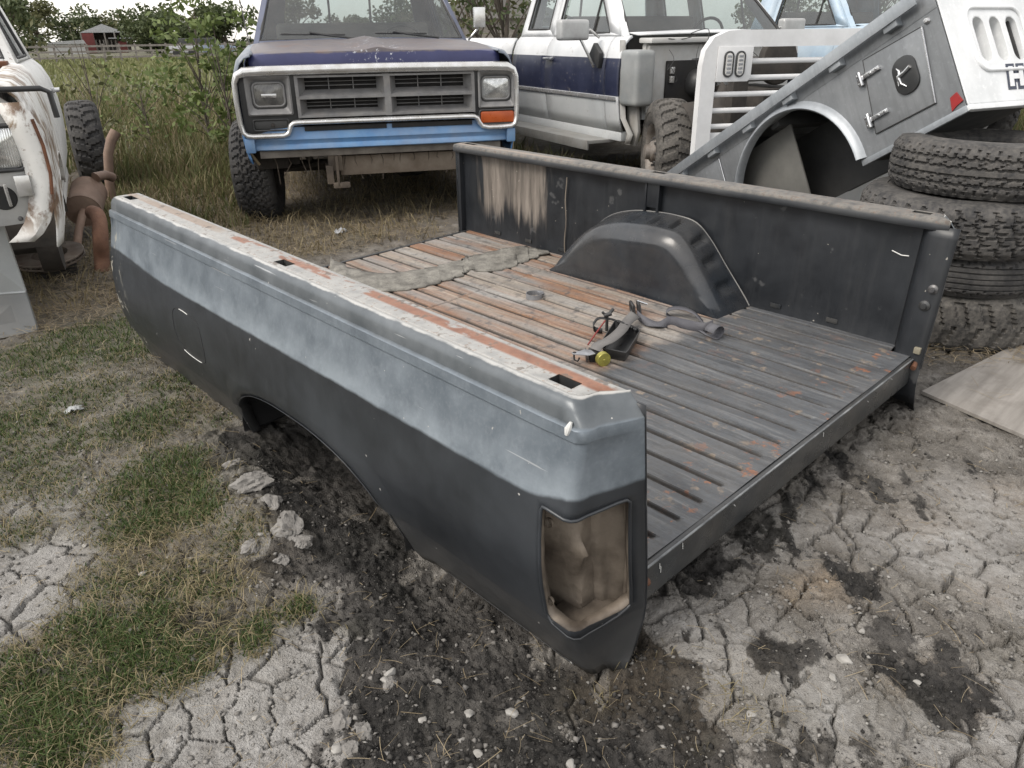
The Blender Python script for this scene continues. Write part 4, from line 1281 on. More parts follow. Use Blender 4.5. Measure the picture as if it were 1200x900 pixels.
def ring_panel(name, outer, inner_, fx, mat, parent, th=.03):
    """frame between two outlines given in (y, z), standing on the leaning window plane"""
    n = len(outer)
    P = [[fx(*outer[i % n]), fx(*inner_[i % n])] for i in range(n + 1)]
    o = sheet(name, P, mat, parent, 30); m = o.modifiers.new('s', 'SOLIDIFY'); m.thickness = th; m.offset = 0
    return o


def dens(poly, n=6):
    out = []
    for i in range(len(poly)):
        a = np.array(poly[i]); b = np.array(poly[(i + 1) % len(poly)])
        for k in range(n): out.append(tuple(a + (b - a) * k / n))
    return out


def cab(root, paint, club=False, roofm=None, mirror=True, glass=True, handlem=None, lower=True, ybk=None, seatm=None):
    roofm = roofm or paint
    yb = ybk or (3.18 if club else 2.80)
    yd0, yd1 = 1.40, 2.46
    for s in (-1, 1):
        d = body_sheet('door', s, yd0, yd1, paint, root)
        hm = handlem or M_CHROME
        h = MB(); h.box(sorted((s * .985, s * 1.03)), (yd1 - .16, yd1 - .02), (1.045, 1.068)); h.box(sorted((s * .97, s * 1.0)), (yd1 - .15, yd1 - .12), (1.04, 1.075))
        h.obj('door_handle', hm, d, 40, .006, fixn=True)
        body_sheet('cab_corner', s, yd1 + .007, yb, paint, root)
        body_sheet('cowl_side', s, 1.18, yd0 - .007, paint, root)
        box('rocker', sorted((s * .78, s * .935)), (1.18, yb), (.42, .50), paint, root, .015)
        fx = lambda y, z, s=s: (s * gx(z), y, z)
        out = dens([(1.33, 1.25), (1.915, 1.845), (yd1 + .02, 1.865), (yd1 + .03, 1.25)])
        inn = dens([(1.50, 1.275), (1.985, 1.785), (yd1 - .05, 1.795), (yd1 - .045, 1.275)])
        wf_ = ring_panel('window_frame', out, inn, fx, paint, root)
        tube('window_seal', [(s * (gx(z) + .012), y, z) for y, z in inn], .010, M_RUBBER, wf_, 6, True)
        if glass: prism_pane('window_pane', inn, lambda y, z, s=s: (s * (gx(z) - .008), y, z), root)
        tube('vent_divider', [(s * gx(1.275), 1.80, 1.275), (s * gx(1.63), 1.80, 1.63)], .010, M_RUBBER, wf_, 6)
        if club:
            out = dens([(yd1 + .03, 1.25), (yd1 + .02, 1.865), (yb - .09, 1.855), (yb, 1.25)])
            inn = dens([(yd1 + .14, 1.31), (yd1 + .14, 1.77), (yb - .17, 1.765), (yb - .13, 1.31)])
            wf_ = ring_panel('window_frame', out, inn, fx, paint, root)
            tube('window_seal', [(s * (gx(z) + .012), y, z) for y, z in inn], .010, M_RUBBER, wf_, 6, True)
            if glass: prism_pane('window_pane', inn, lambda y, z, s=s: (s * (gx(z) - .008), y, z), root)
        else:
            P = [[(s * gx(z), y, z) for y in (yd1 + .031, yb - (z - 1.25) * .14)] for z in np.linspace(1.25, 1.86, 5)]
            o = sheet('cab_pillar', P, paint, root, 40); m = o.modifiers.new('s', 'SOLIDIFY'); m.thickness = .03; m.offset = 0
        # windscreen pillar
        P = []
        for k in np.linspace(0, 1, 6):
            y = 1.30 + .60 * k; z = 1.25 + .595 * k; x = gx(z)
            P.append([(s * (x + .004), y + .035, z + .0), (s * (x + .012), y - .005, z), (s * (x - .030), y - .040, z + .004), (s * (x - .045), y - .030, z), (s * (x - .03), y + .03, z)])
        sheet('windscreen_pillar', P, paint, root, 50, closed=True)
    # roof
    P = []
    for x in np.linspace(-1, 1, 17):
        row = []
        for y in np.concatenate([[1.87, 1.895], np.linspace(1.96, yb - .16, 7), [yb - .10, yb - .07]]):
            edge = max(0, (abs(x) - .86) / .14); fe = max(0, (1.96 - y) / .09); be = max(0, (y - yb + .16) / .09)
            z = 1.905 + .018 * (1 - x * x) - .055 * edge ** 2 - .05 * fe ** 2 - .05 * min(be, 1) ** 2
            row.append((x * .715, y, z))
        P.append(row)
    o = sheet('roof', P, roofm, root, 60); m = o.modifiers.new('s', 'SOLIDIFY'); m.thickness = .04; m.offset = -1
    # windscreen
    P = []
    for k in np.linspace(0, 1, 8):
        z = 1.275 + .575 * k; y = 1.275 + .60 * k
        row = []
        for x in np.linspace(-1, 1, 13):
            row.append((x * (gx(z) - .035), y + .055 * x * x - .035, z))
        P.append(row)
    if glass: sheet('windscreen', P, M_GLASS, root, 60)
    loop = [P[0][j] for j in range(13)] + [P[i][12] for i in range(1, 8)] + [P[7][j] for j in range(11, -1, -1)] + [P[i][0] for i in range(6, 0, -1)]
    tube('windscreen_seal', loop, .014, M_RUBBER, root, 8, True)
    # back wall and rear window
    fb = lambda x, z: (x, yb - max(0, z - 1.25) * .15, z)
    out = dens([(-.86, 1.25), (.86, 1.25), (.69, 1.86), (-.69, 1.86)]); inn = dens([(-.66, 1.34), (.66, 1.34), (.58, 1.75), (-.58, 1.75)])
    ring_panel('rear_frame', out, inn, fb, paint, root)
    for x in (-.2, .2): tube('rear_divider', [fb(x, 1.34), fb(x, 1.75)], .012, M_RUBBER, root, 6)
    if glass: prism_pane('rear_pane', inn, fb, root)
    box('back_panel', (-.90, .90), (yb - .02, yb), (.50, 1.25), paint, root, .01)
    box('cab_floor', (-.90, .90), (1.20, yb - .03), (.46, .52), M_DARKFRAME, root, .01)
    # inside
    mb = MB(); mb.box((-.72, .72), (2.05, 2.50), (.60, .98)); mb.box((-.72, .72), (2.38, 2.56), (.90, 1.42))
    mb.obj('seat', seatm or M_SEAT, root, 50, .05, 3, fixn=True)
    box('dashboard', (-.80, .80), (1.34, 1.62), (1.05, 1.255), M_DASH, root, .04)
    sw = MB(); sw.tube([(.38 + .19 * math.cos(a), 1.78 - .05 * math.sin(a), 1.22 + .17 * math.sin(a)) for a in np.linspace(0, 2 * math.pi, 24)[:-1]], .014, 8, True)
    sw.tube([(.38, 1.60, 1.12), (.38, 1.78, 1.22)], .02, 8); sw.tube([(.20, 1.78, 1.22), (.56, 1.78, 1.22)], .012, 6)
    sw.obj('steering_wheel', M_TRIM, root, 60, fixn=True)
    # cowl with vent slots
    P = [[(x * .83, y + .05 * x * x - .03, 1.272 + .012 * (1 - x * x) - (1.30 - y) * .12) for y in (1.13, 1.18, 1.25, 1.30)] for x in np.linspace(-1, 1, 13)]
    o = sheet('cowl', P, paint, root, 50); m = o.modifiers.new('s', 'SOLIDIFY'); m.thickness = .01; m.offset = -1


def prism_pane(name, poly, f, root):
    V = [f(a, b) for a, b in poly]; mk(name, V, [tuple(range(len(V)))], M_GLASS, root, 0)


def wheel(root, x, y, z, R, W, rimr, pat, mat, face, rimm=None, yaw=0.0, nth=200):
    """road wheel about the x axis; face = +1/-1 is the outer side"""
    M = Matrix.Translation((x, y, z)) @ Matrix.Rotation(yaw, 4, 'Z') @ Matrix.Rotation(math.radians(90) * face, 4, 'Y')
    t = tyre('tyre', R, W, rimr, pat, mat, root, M, 1, nth)
    h = W / 2
    prof = [(rimr + .012, h - .015), (rimr + .004, h - .022), (rimr - .010, h - .035), (rimr - .018, h - .07), (rimr - .05, h - .085), (rimr - .085, h - .060), (.088, h - .045), (.082, h - .02), (.060, h - .004), (.055, h + .03), (.03, h + .038), (0, h + .038)]
    w = lathe('rim', prof, rimm or M_STEELRIM, t, 36, 'z')
    prof2 = [(rimr + .01, -h + .03), (rimr - .02, -h + .05), (rimr - .03, h - .10), (.05, h - .10)]
    lathe('rim_barrel', prof2, M_DARKFRAME, t, 30, 'z')
    for k in range(8):
        a = 2 * math.pi * k / 8
        lathe('lug_nut', [(0, h - .02), (.010, h - .022), (.011, h - .05)], M_BOLT, w, 6, 'z', (.105 * math.cos(a), .105 * math.sin(a), -.005))
    for k in range(8):
        a = 2 * math.pi * (k + .5) / 8
        lathe('hand_hole', [(0, h - .068), (.020, h - .0685), (.022, h - .072)], M_BLACKVOID, w, 10, 'z', (.142 * math.cos(a) * rimr / .205, .142 * math.sin(a) * rimr / .205, -.004))
    return t


def fender(name, sgn, paint, root, y0=.02, y1=1.17, wy=.80, wr=.43, wz=.40, lipm=None):
    ys = np.unique(np.round(np.concatenate([np.linspace(y0, y1, 12), wy + wr * np.sin(np.linspace(-1, 1, 41) * math.pi / 2)]), 5))
    ys = ys[(ys >= y0) & (ys <= y1)]
    zs_ = [1.205, 1.195, 1.16, 1.10, .98, .90, .80, .72, .66, .60, .54, .50]
    xo = lambda z: float(np.interp(z, [.50, .60, .74, .86, .98, 1.10, 1.16, 1.195, 1.205], [.955, .975, .988, .995, .992, .972, .950, .915, .875]))
    P = []
    for z in zs_:
        row = []
        for y in ys:
            zz = z; d = (y - wy) / wr
            if abs(d) < 1: zz = max(z, wz + wr * math.sqrt(1 - d * d) * 1.0)
            nose = max(0, (.16 - y) / .16) ** 2
            rise = .052 * (y / 1.2) if z > 1.0 else .052 * (y / 1.2) * max(0, (z - .7) / .3)
            row.append((sgn * (xo(zz) - .03 * nose), y, zz + rise - .02 * nose * (z > 1.15)))
        P.append(row)
    top = [[(sgn * (.875 - .03 * max(0, (.16 - y) / .16) ** 2), y, 1.205 + .052 * (y / 1.2)) for y in ys], [(sgn * .84, y, 1.20 + .052 * (y / 1.2)) for y in ys]]
    V, F = grid_geo(top[::-1] + P)
    o = mk(name, V, F, paint, root, 45, merge=1e-4)
    m = o.modifiers.new('s', 'SOLIDIFY'); m.thickness = .008; m.offset = 0
    rows = []
    for a in np.linspace(12, 168, 30):
        c, s_ = math.cos(math.radians(a)), math.sin(math.radians(a)); z = wz + wr * s_; y = wy + wr * c
        if z < .5 or not y0 < y < y1: continue
        rows.append([(sgn * (xo(z) + .006), y, z), (sgn * (xo(z) - .05), y, z + .004)])
    sheet('wheel_lip', rows, lipm or paint, o, 60, solid=.008)
    rows = []
    for a in np.linspace(5, 175, 20):
        c, s_ = math.cos(math.radians(a)), math.sin(math.radians(a))
        rows.append([(sgn * .95, wy + (wr + .01) * c, wz + (wr + .01) * s_), (sgn * .62, wy + (wr + .01) * c, wz + (wr + .01) * s_)])
    sheet('inner_arch', rows, M_DARKFRAME, o, 60)
    return o


def chassis(root, yb=5.2, front=.05, mat=None):
    m_ = mat or M_DARKFRAME
    for s in (-1, 1):
        box('frame_rail', sorted((s * .40, s * .48)), (front, yb), (.52, .66), m_, root, .01)
    for y in (.35, 1.3, 2.6, 3.9, 5.0):
        if y < yb: box('cross_member', (-.40, .40), (y, y + .10), (.54, .62), m_, root, .01)


def axle(root, y, z=.36, half=.80, mat=None):
    mb = MB(); mb.tube([(-half, y, z), (half, y, z)], .045, 10)
    mb.lathe([(0, -.13), (.09, -.11), (.13, -.03), (.13, .03), (.09, .11), (0, .13)], 16, 'y', (.22, y, z))
    mb.obj('axle', mat or M_DARKFRAME, root, 50, merge=1e-6, fixn=True)


# ---------------------------------------------------------------- blue pickup
BLUE = empty('blue_pickup', mat=frame_of((1.362, 3.882, -.03), (.498, .867)))
tag(BLUE, 'faded blue pickup facing the cargo bed with square grille and bumper missing', 'pickup')


def blue_paint():
    t = NT('sun_faded_blue'); x, y, z = t.xyz()
    n = t.noise(4, 6, .65); f = t.noise(30, 5, .65)
    c = t.mix(t.ramp(n, [(.3, 0.), (.7, 1.)]), (.040, .115, .265), (.075, .175, .345))
    up = t.step(t.math('ADD', z, t.math('MULTIPLY', n, .12)), 1.06, 1.17)
    c = t.mix(up, c, t.mix(t.ramp(n, [(.35, 0.), (.65, 1.)]), (.10, .125, .165), (.22, .235, .255)))
    c = t.mix(t.math('MULTIPLY', t.ramp(f, [(.58, 0.), (.66, 1.)]), .55), c, (.26, .28, .30))
    c = t.mix(t.math('MULTIPLY', t.ramp(t.noise(9, 4), [(.66, 0.), (.70, 1.)]), .7), c, (.12, .06, .035))
    return t.done(c, t.math('ADD', .35, t.math('MULTIPLY', n, .3)), 0.0)


def hood_paint():
    t = NT('peeling_navy'); x, y, z = t.xyz()
    n = t.noise(3.5, 6, .65); f = t.noise(28, 5, .7); m = t.noise(11, 5, .65)
    navy = t.mix(t.ramp(n, [(.3, 0.), (.7, 1.)]), (.018, .021, .075), (.032, .036, .105))
    faded = t.mix(t.ramp(m, [(.3, 0.), (.7, 1.)]), (.070, .062, .075), (.125, .105, .100))
    k = t.step(t.math('ADD', z, t.math('MULTIPLY', t.math('SUBTRACT', m, .5), .03)), 1.198, 1.214)
    c = t.mix(k, navy, faded)
    c = t.mix(t.math('MULTIPLY', t.math('MULTIPLY', t.ramp(f, [(.60, 0.), (.64, 1.)]), .9), t.step(t.math('ABSOLUTE', x), .30, .08)), c, (.48, .50, .54))
    c = t.mix(t.math('MULTIPLY', t.ramp(n, [(.60, 0.), (.68, 1.)]), t.math('MULTIPLY', k, .6)), c, (.14, .072, .045))
    return t.done(c, t.math('ADD', .30, t.math('MULTIPLY', m, .3)), 0.0)


M_BLUE = blue_paint(); M_HOOD = hood_paint()
M_BLUEV = simple('valance_blue', (.070, .180, .370), (.110, .245, .440), .42, 0, 6, dust=.30)
M_NAVYCAB = simple('navy_cab', (.035, .05, .10), (.06, .075, .13), .45, 0, 4, dust=.12)
def lamp_glass(name, a, b, rough, metal):
    t = NT(name); n = t.noise(18, 4); wv = t.n('ShaderNodeTexWave'); wv.inputs['Scale'].default_value = 34; wv.inputs['Distortion'].default_value = .4; t.l(t.co(), wv.inputs['Vector'])
    t.bump(t.math('ADD', wv.outputs['Fac'], t.math('MULTIPLY', n, .6)), .5, .01)
    return t.done(t.mix(t.ramp(n, [(.35, 0.), (.65, 1.)]), a, b), rough, metal, **{'Coat_Weight': .6})


M_HEADGLASS = lamp_glass('headlamp_glass', (.80, .81, .80), (.45, .46, .46), .14, .8)
M_HEADDULL = lamp_glass('headlamp_dull', (.10, .10, .10), (.20, .195, .18), .3, .3)
M_AMBER = simple('amber_lens', (.42, .085, .018), (.30, .055, .012), .3)
cab(BLUE, M_NAVYCAB)
P = []
for x in np.linspace(-1, 1, 41):
    row = []
    pk = .022 * math.exp(-(x / .10) ** 2) + .018 * (1 - abs(x) ** 3)
    sid = .018 * max(0, (abs(x) - .82) / .18) ** 2
    for y, z in ((.045, 1.118), (.038, 1.128), (.040, 1.150), (.046, 1.180), (.056, 1.197), (.085, 1.206), (.20, 1.218), (.50, 1.240), (.85, 1.258), (1.10, 1.266), (1.16, 1.266), (1.165, 1.25)):
        bl = 0 if z < 1.19 else 1
        bow = .030 * x * x
        row.append((x * .868, y + bow, z + (pk * (.5 + .5 * bl) if z > 1.16 else 0) - sid * bl * .4))
    P.append(row)
hd = sheet('hood', P, M_HOOD, BLUE, 40); m = hd.modifiers.new('s', 'SOLIDIFY'); m.thickness = .015; m.offset = 1
for s in (-1, 1): fender('fender', s, M_BLUE, BLUE)
# vents in the cowl, wipers, aerial
for k in range(36):
    for x0 in (-.62, .18):
        x = x0 + k * .0125
        box('cowl_slot', (x, x + .005), (1.185, 1.225), (1.262, 1.2785), M_BLACKVOID, BLUE, 0)
for x0, x1 in ((-.05, -.66), (.62, .10)):
    mb = MB(); mb.tube([(x0, 1.20, 1.285), (x0 - .25, 1.215, 1.315), (x0 - .38, 1.215, 1.335)], .009, 6); mb.tube([(x0 - .10, 1.205, 1.318), (x1, 1.245, 1.325)], .008, 6)
    mb.obj('wiper', M_TRIM, BLUE, 50)
tube('aerial', [(-.90, 1.10, 1.25), (-.93, 1.13, 1.60), (-.95, 1.15, 1.95)], .005, M_BOLT, BLUE, 6)
mb = MB(); mb.tube([(.93, 1.48, 1.26), (1.02, 1.46, 1.36)], .010, 6); mb.box((.98, 1.08), (1.44, 1.49), (1.36, 1.52))
mb.obj('door_mirror', M_CHROMEW, BLUE, 40, .012, fixn=True)
# grille surround
def band(name, pts, w, d, mat, root, y=0.0, closed=True):
    n = len(pts); rows = []
    for i in range(n):
        a = np.array(pts[i - 1]); b = np.array(pts[(i + 1) % n]); t = b - a; t = t / (np.linalg.norm(t) + 1e-9); nr = np.array([-t[1], t[0]])
        ww = w[i] if isinstance(w, (list, tuple)) else w
        p = np.array(pts[i])
        rows.append([(*(p + nr * ww)[:1], y, (p + nr * ww)[1]), ((p + nr * ww * .8)[0], y - d * .75, (p + nr * ww * .8)[1]), ((p + nr * ww * .3)[0], y - d, (p + nr * ww * .3)[1]), ((p - nr * ww * .3)[0], y - d, (p - nr * ww * .3)[1]),
                     ((p - nr * ww * .8)[0], y - d * .75, (p - nr * ww * .8)[1]), ((p - nr * ww)[0], y, (p - nr * ww)[1])])
    rows.append(rows[0]) if closed else None
    return sheet(name, rows, mat, root, 50)


sur = [(-.98, .90), (-.975, 1.03), (-.955, 1.075), (-.91, 1.096), (-.80, 1.100), (-.4, 1.104), (0, 1.106), (.4, 1.104), (.80, 1.100), (.91, 1.096), (.955, 1.075), (.975, 1.03), (.98, .90), (.976, .76), (.965, .705), (.935, .688), (.86, .684), (.76, .684), (.715, .694), (.695, .72), (.680, .752), (.655, .764), (.60, .766),
       (.2, .766), (-.2, .766), (-.60, .766), (-.625, .762), (-.645, .748), (-.655, .72), (-.668, .694), (-.70, .684), (-.80, .684), (-.90, .684), (-.94, .690), (-.965, .712), (-.976, .77)]
wd = [.018] * 2 + [.024] + [.032] * 7 + [.024] + [.018] * 25
band('grille_surround', sur, wd, .035, M_CHROMEW, BLUE, .022)
GY = .03
box('grille_back', (-.60, .66), (.14, .15), (.78, 1.08), M_BLACKVOID, BLUE, 0)
box('radiator', (-.50, .50), (.20, .26), (.66, 1.08), M_DARKFRAME, BLUE, .005)
box('fascia_panel', (-.955, -.58), (.045, .055), (.70, 1.09), M_TRIM, BLUE, .002)
box('fascia_panel', (.665, .955), (.045, .055), (.70, 1.09), M_TRIM, BLUE, .002)
gr = MB()
x0, x1, xm, zb, zm, zt = -.585, .665, .040, .795, .925, 1.065
gr.box((x0, x1), (GY - .012, .12), (zt - .012, zt)); gr.box((x0, x1), (GY - .012, .12), (zb, zb + .014))
gr.box((x0, x1), (GY - .012, .12), (zm - .010, zm + .010)); gr.box((xm - .022, xm + .022), (GY - .014, .12), (zb - .002, zt + .002))
gr.box((x0 - .002, x0 + .020), (GY - .013, .12), (zb - .001, zt + .001)); gr.box((x1 - .020, x1 + .002), (GY - .013, .12), (zb - .001, zt + .001))
# slanted lower lip of every opening and the tapered sides
for xa, xb in ((x0 + .02, xm - .022), (xm + .022, x1 - .02)):
    for za, zz in ((zb + .014, zm - .010), (zm + .010, zt - .012)):
        P = [(xa, GY - .005, za), (xb, GY - .005, za), (xb - .03, .105, za + .036), (xa + .03, .105, za + .036)]
        gr.add(P, [(0, 1, 2, 3)])
        gr.add([(xa, GY - .005, za), (xa + .045, .105, za + .03), (xa + .045, .105, zz), (xa, GY - .005, zz)], [(0, 1, 2, 3)])
        gr.add([(xb, GY - .005, za), (xb, GY - .005, zz), (xb - .045, .105, zz), (xb - .045, .105, za + .03)], [(0, 1, 2, 3)])
grille = gr.obj('grille', M_ARGENT, BLUE, 30)
for xa, xb in ((x0 + .06, xm - .06), (xm + .06, x1 - .06)):
    for za, zz in ((zb + .045, zm - .012), (zm + .045, zt - .014)):
        for k in (1, 2):
            x = xa + (xb - xa) * k / 3; tube('grille_bar', [(x, .10, za), (x, .10, zz)], .004, M_ARGENT, grille, 6)
        for k in (1, 2):
            z = za + (zz - za) * k / 3; tube('grille_bar', [(xa, .104, z), (xb, .104, z)], .003, M_ARGENT, grille, 6)
for xc, lens in ((-.765, M_HEADDULL), (.830, M_HEADGLASS)):
    zc = .945
    rows = [[], []]
    oo = [(xc + a, .020, zc + b) for a, b in rrect(.300 if xc < 0 else .275, .255, .012, 2)]
    ii = [(xc + a, .050, zc + .005 + b) for a, b in rrect(.225, .175, .035, 2)]
    bz = sheet('headlamp_bezel', [oo + [oo[0]], [(p[0] * .0 + xc + (p[0] - xc) * .93, .012, zc + (p[2] - zc) * .93) for p in oo + [oo[0]]], [(xc + (p[0] - xc) * .86, .020, zc + (p[2] - zc) * .86) for p in oo + [oo[0]]], ii + [ii[0]]], M_ARGENT, BLUE, 40)
    P = []
    for q in (1.0, .9, .6, .3, 0.02):
        P.append([(xc + a * q, .046 - .018 * (1 - q ** 2), zc + .005 + b * q) for a, b in rrect(.200, .145, .032, 6)])
    ln = sheet('headlamp', P, lens, bz, 60, closed=True)
    tube('headlamp_ring', [(xc + a, .046, zc + .005 + b) for a, b in rrect(.205, .150, .034, 6)], .008, M_ARGENT, bz, 8, True)
    box('headlamp_reflector', (xc - .05, xc + .05), (.0245, .0275), (zc - .015, zc + .012), M_CHROME, ln, .006) if xc < 0 else None
    box('bezel_back', (xc - .13, xc + .13), (.052, .060), (zc - .12, zc + .12), M_TRIM, bz, .002)
sg = mk('turn_signal', *prism_geo([(.832 + a, .755 + b) for a, b in rrect(.250, .078, .012, 3)], 'y', .012, .044), M_AMBER, BLUE, 30, .006, fixn=True)
tube('signal_rim', [(.832 + a, .020, .755 + b) for a, b in rrect(.268, .096, .018, 3)], .007, M_TRIM, BLUE, 6, True)
so = MB(); so.box((-.895, -.655), (.046, .054), (.715, .795))
so.obj('signal_socket', M_BLACKVOID, BLUE, 0)
sk = MB()
for a in (('x',),): 
    sk.box((-.885, -.665), (.036, .045), (.728, .782))
sk.obj('signal_backing', M_TRIM, BLUE, 30, .004, fixn=True)
tube('signal_rim', [(-.775 + a, .032, .755 + b) for a, b in rrect(.235, .070, .014, 3)], .006, M_TRIM, BLUE, 6, True)
lathe('bulb_socket', [(0, -.012), (.010, -.010), (.014, 0)], M_DARKFRAME, BLUE, 12, 'y', (-.765, .038, .752))
# valance with cooling slots
vs = [(.735, .030), (.715, .028), (.700, .020), (.672, .006), (.655, .002), (.640, .010), (.625, .012), (.612, .000), (.592, -.004), (.585, .004), (.583, .03)]
P = [[(x * .955, y + .05 * abs(x) ** 6, z) for z, y in vs] for x in np.linspace(-1, 1, 33)]
v_ = sheet('valance', P, M_BLUEV, BLUE, 35)
for xa, xb in ((-.555, .015), (.055, .640)):
    so = MB(); so.box((xa, xb), (.016, .040), (.708, .738)); so.obj('cooling_slot', M_BLACKVOID, v_, 0)
for s in (-1, 1): box('valance_end', sorted((s * .90, s * .965)), (.000, .05), (.575, .672), M_BLUEV, v_, .01)
# what shows under the missing bumper
box('lower_rail', (-.88, .86), (.05, .09), (.530, .580), simple('bare_rail', (.13, .115, .10), (.22, .20, .175), .7, 0, 8, .4), BLUE, .006)
box('front_cross_member', (-.34, .62), (.12, .22), (.375, .515), simple('dusty_beam', (.14, .110, .082), (.21, .175, .14), .85, 0, 7, .5), BLUE, .012)
for x in (-.42, .60):
    mb = MB(); mb.box((x, x + .10), (.06, .24), (.42, .54)); mb.box((x - .02, x + .03), (.04, .20), (.33, .46)); mb.box((x + .02, x + .14), (.03, .07), (.30, .34)); mb.box((x + .05, x + .07), (.03, .10), (.31, .53))
    mb.obj('bumper_bracket', M_FRAME, BLUE, 40, .006, fixn=True)
chassis(BLUE, 5.0, .10)
mb = MB(); mb.box((-.30, .34), (.45, 1.25), (.40, .62)); mb.box((-.22, .22), (1.2, 2.4), (.38, .56)); mb.box((-.85, .85), (1.25, 2.78), (.44, .50)); mb.lathe([(0, -.18), (.10, -.15), (.13, 0), (.10, .15), (0, .18)], 16, 'y', (.30, .82, .36))  # gearbox and sump, plus a wide black panel added to deepen shade underneath
mb.obj('gearbox_sump_shade_panel', M_BLACKVOID, BLUE, 40, .02, fixn=True)
axle(BLUE, .82)
for s in (-1, 1):
    wheel(BLUE, s * .955, .80, .345, .395, .31, .205, 'allterrain', M_TYRE_DARK, s, yaw=-.10)
    mb = MB(); mb.tube([(s * .55, .30, .50), (s * .55, .82, .40), (s * .55, 1.35, .52)], .028, 6); mb.tube([(s * .66, .70, .36), (s * .62, .74, .78)], .03, 8); mb.tube([(s * .40, .50, .42), (s * .75, .62, .36)], .018, 6)
    mb.obj('suspension', M_DARKFRAME, BLUE, 40)
box('splash_shield', (-.93, -.70), (.30, .33), (.42, .62), M_DARKFRAME, BLUE, .01)
tube('fender_brace', [(-.955, .06, .60), (-.93, .10, .54), (-.90, .14, .48)], .010, simple('brace_tan', (.32, .26, .17)), BLUE, 6)
tube('fender_brace', [(.955, .06, .60), (.965, .10, .52), (.93, .14, .44)], .012, simple('brace_tan', (.32, .26, .17)), BLUE, 6)
random.seed(5)
for k in range(16):
    x = -.80 + k * .085 + random.uniform(-.02, .02); z = .55
    tube('hanging_wire', [(x, .12, z), (x + random.uniform(-.02, .03), .12, z - .07), (x + random.uniform(-.04, .04), .13, z - random.uniform(.12, .22))], .0035, M_FRAME, BLUE, 5)
for s in (-1, 1):   # short cargo side behind the cab
    body_sheet('cargo_side', s, 2.86, 5.05, M_NAVYCAB, BLUE, .55, 1.235)
    wheel(BLUE, s * .88, 4.15, .37, .385, .25, .205, 'allterrain', M_TYRE_DARK, s)
box('cargo_floor', (-.93, .93), (2.86, 5.05), (.72, .76), M_DARKFRAME, BLUE, .01)
box('tailgate', (-.90, .90), (5.02, 5.06), (.62, 1.22), M_NAVYCAB, BLUE, .01)

# ---------------------------------------------------------------- white and navy stripped pickup
WHT = empty('stripped_pickup', mat=frame_of((3.98, 1.98, 0), (.316, .949)))
tag(WHT, 'white and navy pickup stripped of hood and fenders with its front wheel exposed', 'pickup')


def twotone():
    t = NT('white_navy_twotone'); x, y, z = t.xyz()
    n = t.noise(3, 5, .6); f = t.noise(24, 5, .65)
    w = t.mix(t.ramp(n, [(.3, 0.), (.7, 1.)]), (.46, .475, .49), (.60, .61, .62))
    low = t.mix(t.ramp(n, [(.3, 0.), (.7, 1.)]), (.40, .42, .43), (.50, .515, .52))
    b = t.mix(t.ramp(n, [(.35, 0.), (.65, 1.)]), (.010, .013, .032), (.028, .033, .062))
    k = t.math('MULTIPLY', t.step(z, .785, .790), t.step(z, 1.085, 1.080))
    c = t.mix(k, t.mix(t.step(z, .75, .76), low, w), b)
    c = t.mix(t.math('MULTIPLY', t.ramp(f, [(.60, 0.), (.68, 1.)]), .35), c, (.20, .18, .155))
    return t.done(c, .38, 0.0)


M_TWO = twotone()
M_PRIMER = simple('raw_panel', (.34, .345, .34), (.20, .195, .185), .65, 0, 5, .3, 30, dust=.4)
M_WORNWHITE = simple('worn_white', (.52, .53, .53), (.36, .36, .35), .5, 0, 4, .1, 30, dust=.35)
M_TANK = simple('cloudy_plastic', (.20, .215, .22), (.28, .29, .29), .5, 0, 4, dust=.2)
WR = empty('mount', mat=Matrix())           # replaced below by the truck root itself
bpy.data.objects.remove(WR)
cab(WHT, M_TWO, club=True)
box('belt_moulding', (-1.003, -.985), (1.20, 3.16), (.755, .785), M_CHROMEW, WHT, .003)
# side step
mb = MB(); mb.box((-1.16, -.86), (1.36, 3.2), (.395, .425)); mb.box((-1.165, -1.145), (1.36, 3.2), (.345, .425))
mb.obj('side_step', simple('step_metal', (.27, .27, .26), (.36, .36, .35), .5, .3, 6, dust=.3), WHT, 40, .005, fixn=True)
mb = MB(); mb.box((.86, 1.16), (1.36, 3.2), (.395, .425)); mb.obj('side_step', M_STEELRIM, WHT, 40, .005, fixn=True)
# tow mirrors
for s in (-1, 1):
    mb = MB(); mb.box(sorted((s * 1.08, s * 1.36)), (1.50, 1.60), (1.22, 1.38)); mm = mb.obj('door_mirror', simple('mirror_shell', (.42, .43, .43), (.30, .30, .30), .4, .2), WHT, 50, .03, 3, fixn=True)
    tube('mirror_arm', [(s * 1.02, 1.52, 1.01), (s * 1.10, 1.50, 1.12), (s * 1.16, 1.53, 1.24)], .012, M_CHROMEW, mm, 8)
    tube('mirror_arm', [(s * .95, 1.56, 1.24), (s * 1.05, 1.55, 1.30), (s * 1.12, 1.55, 1.30)], .012, M_CHROMEW, mm, 8)
    prism('mirror_foot', [(1.44, 1.00), (1.60, 1.10), (1.52, 1.20), (1.42, 1.12)], 'x', *sorted((s * .985, s * 1.03)), M_TRIM, WHT, .008)
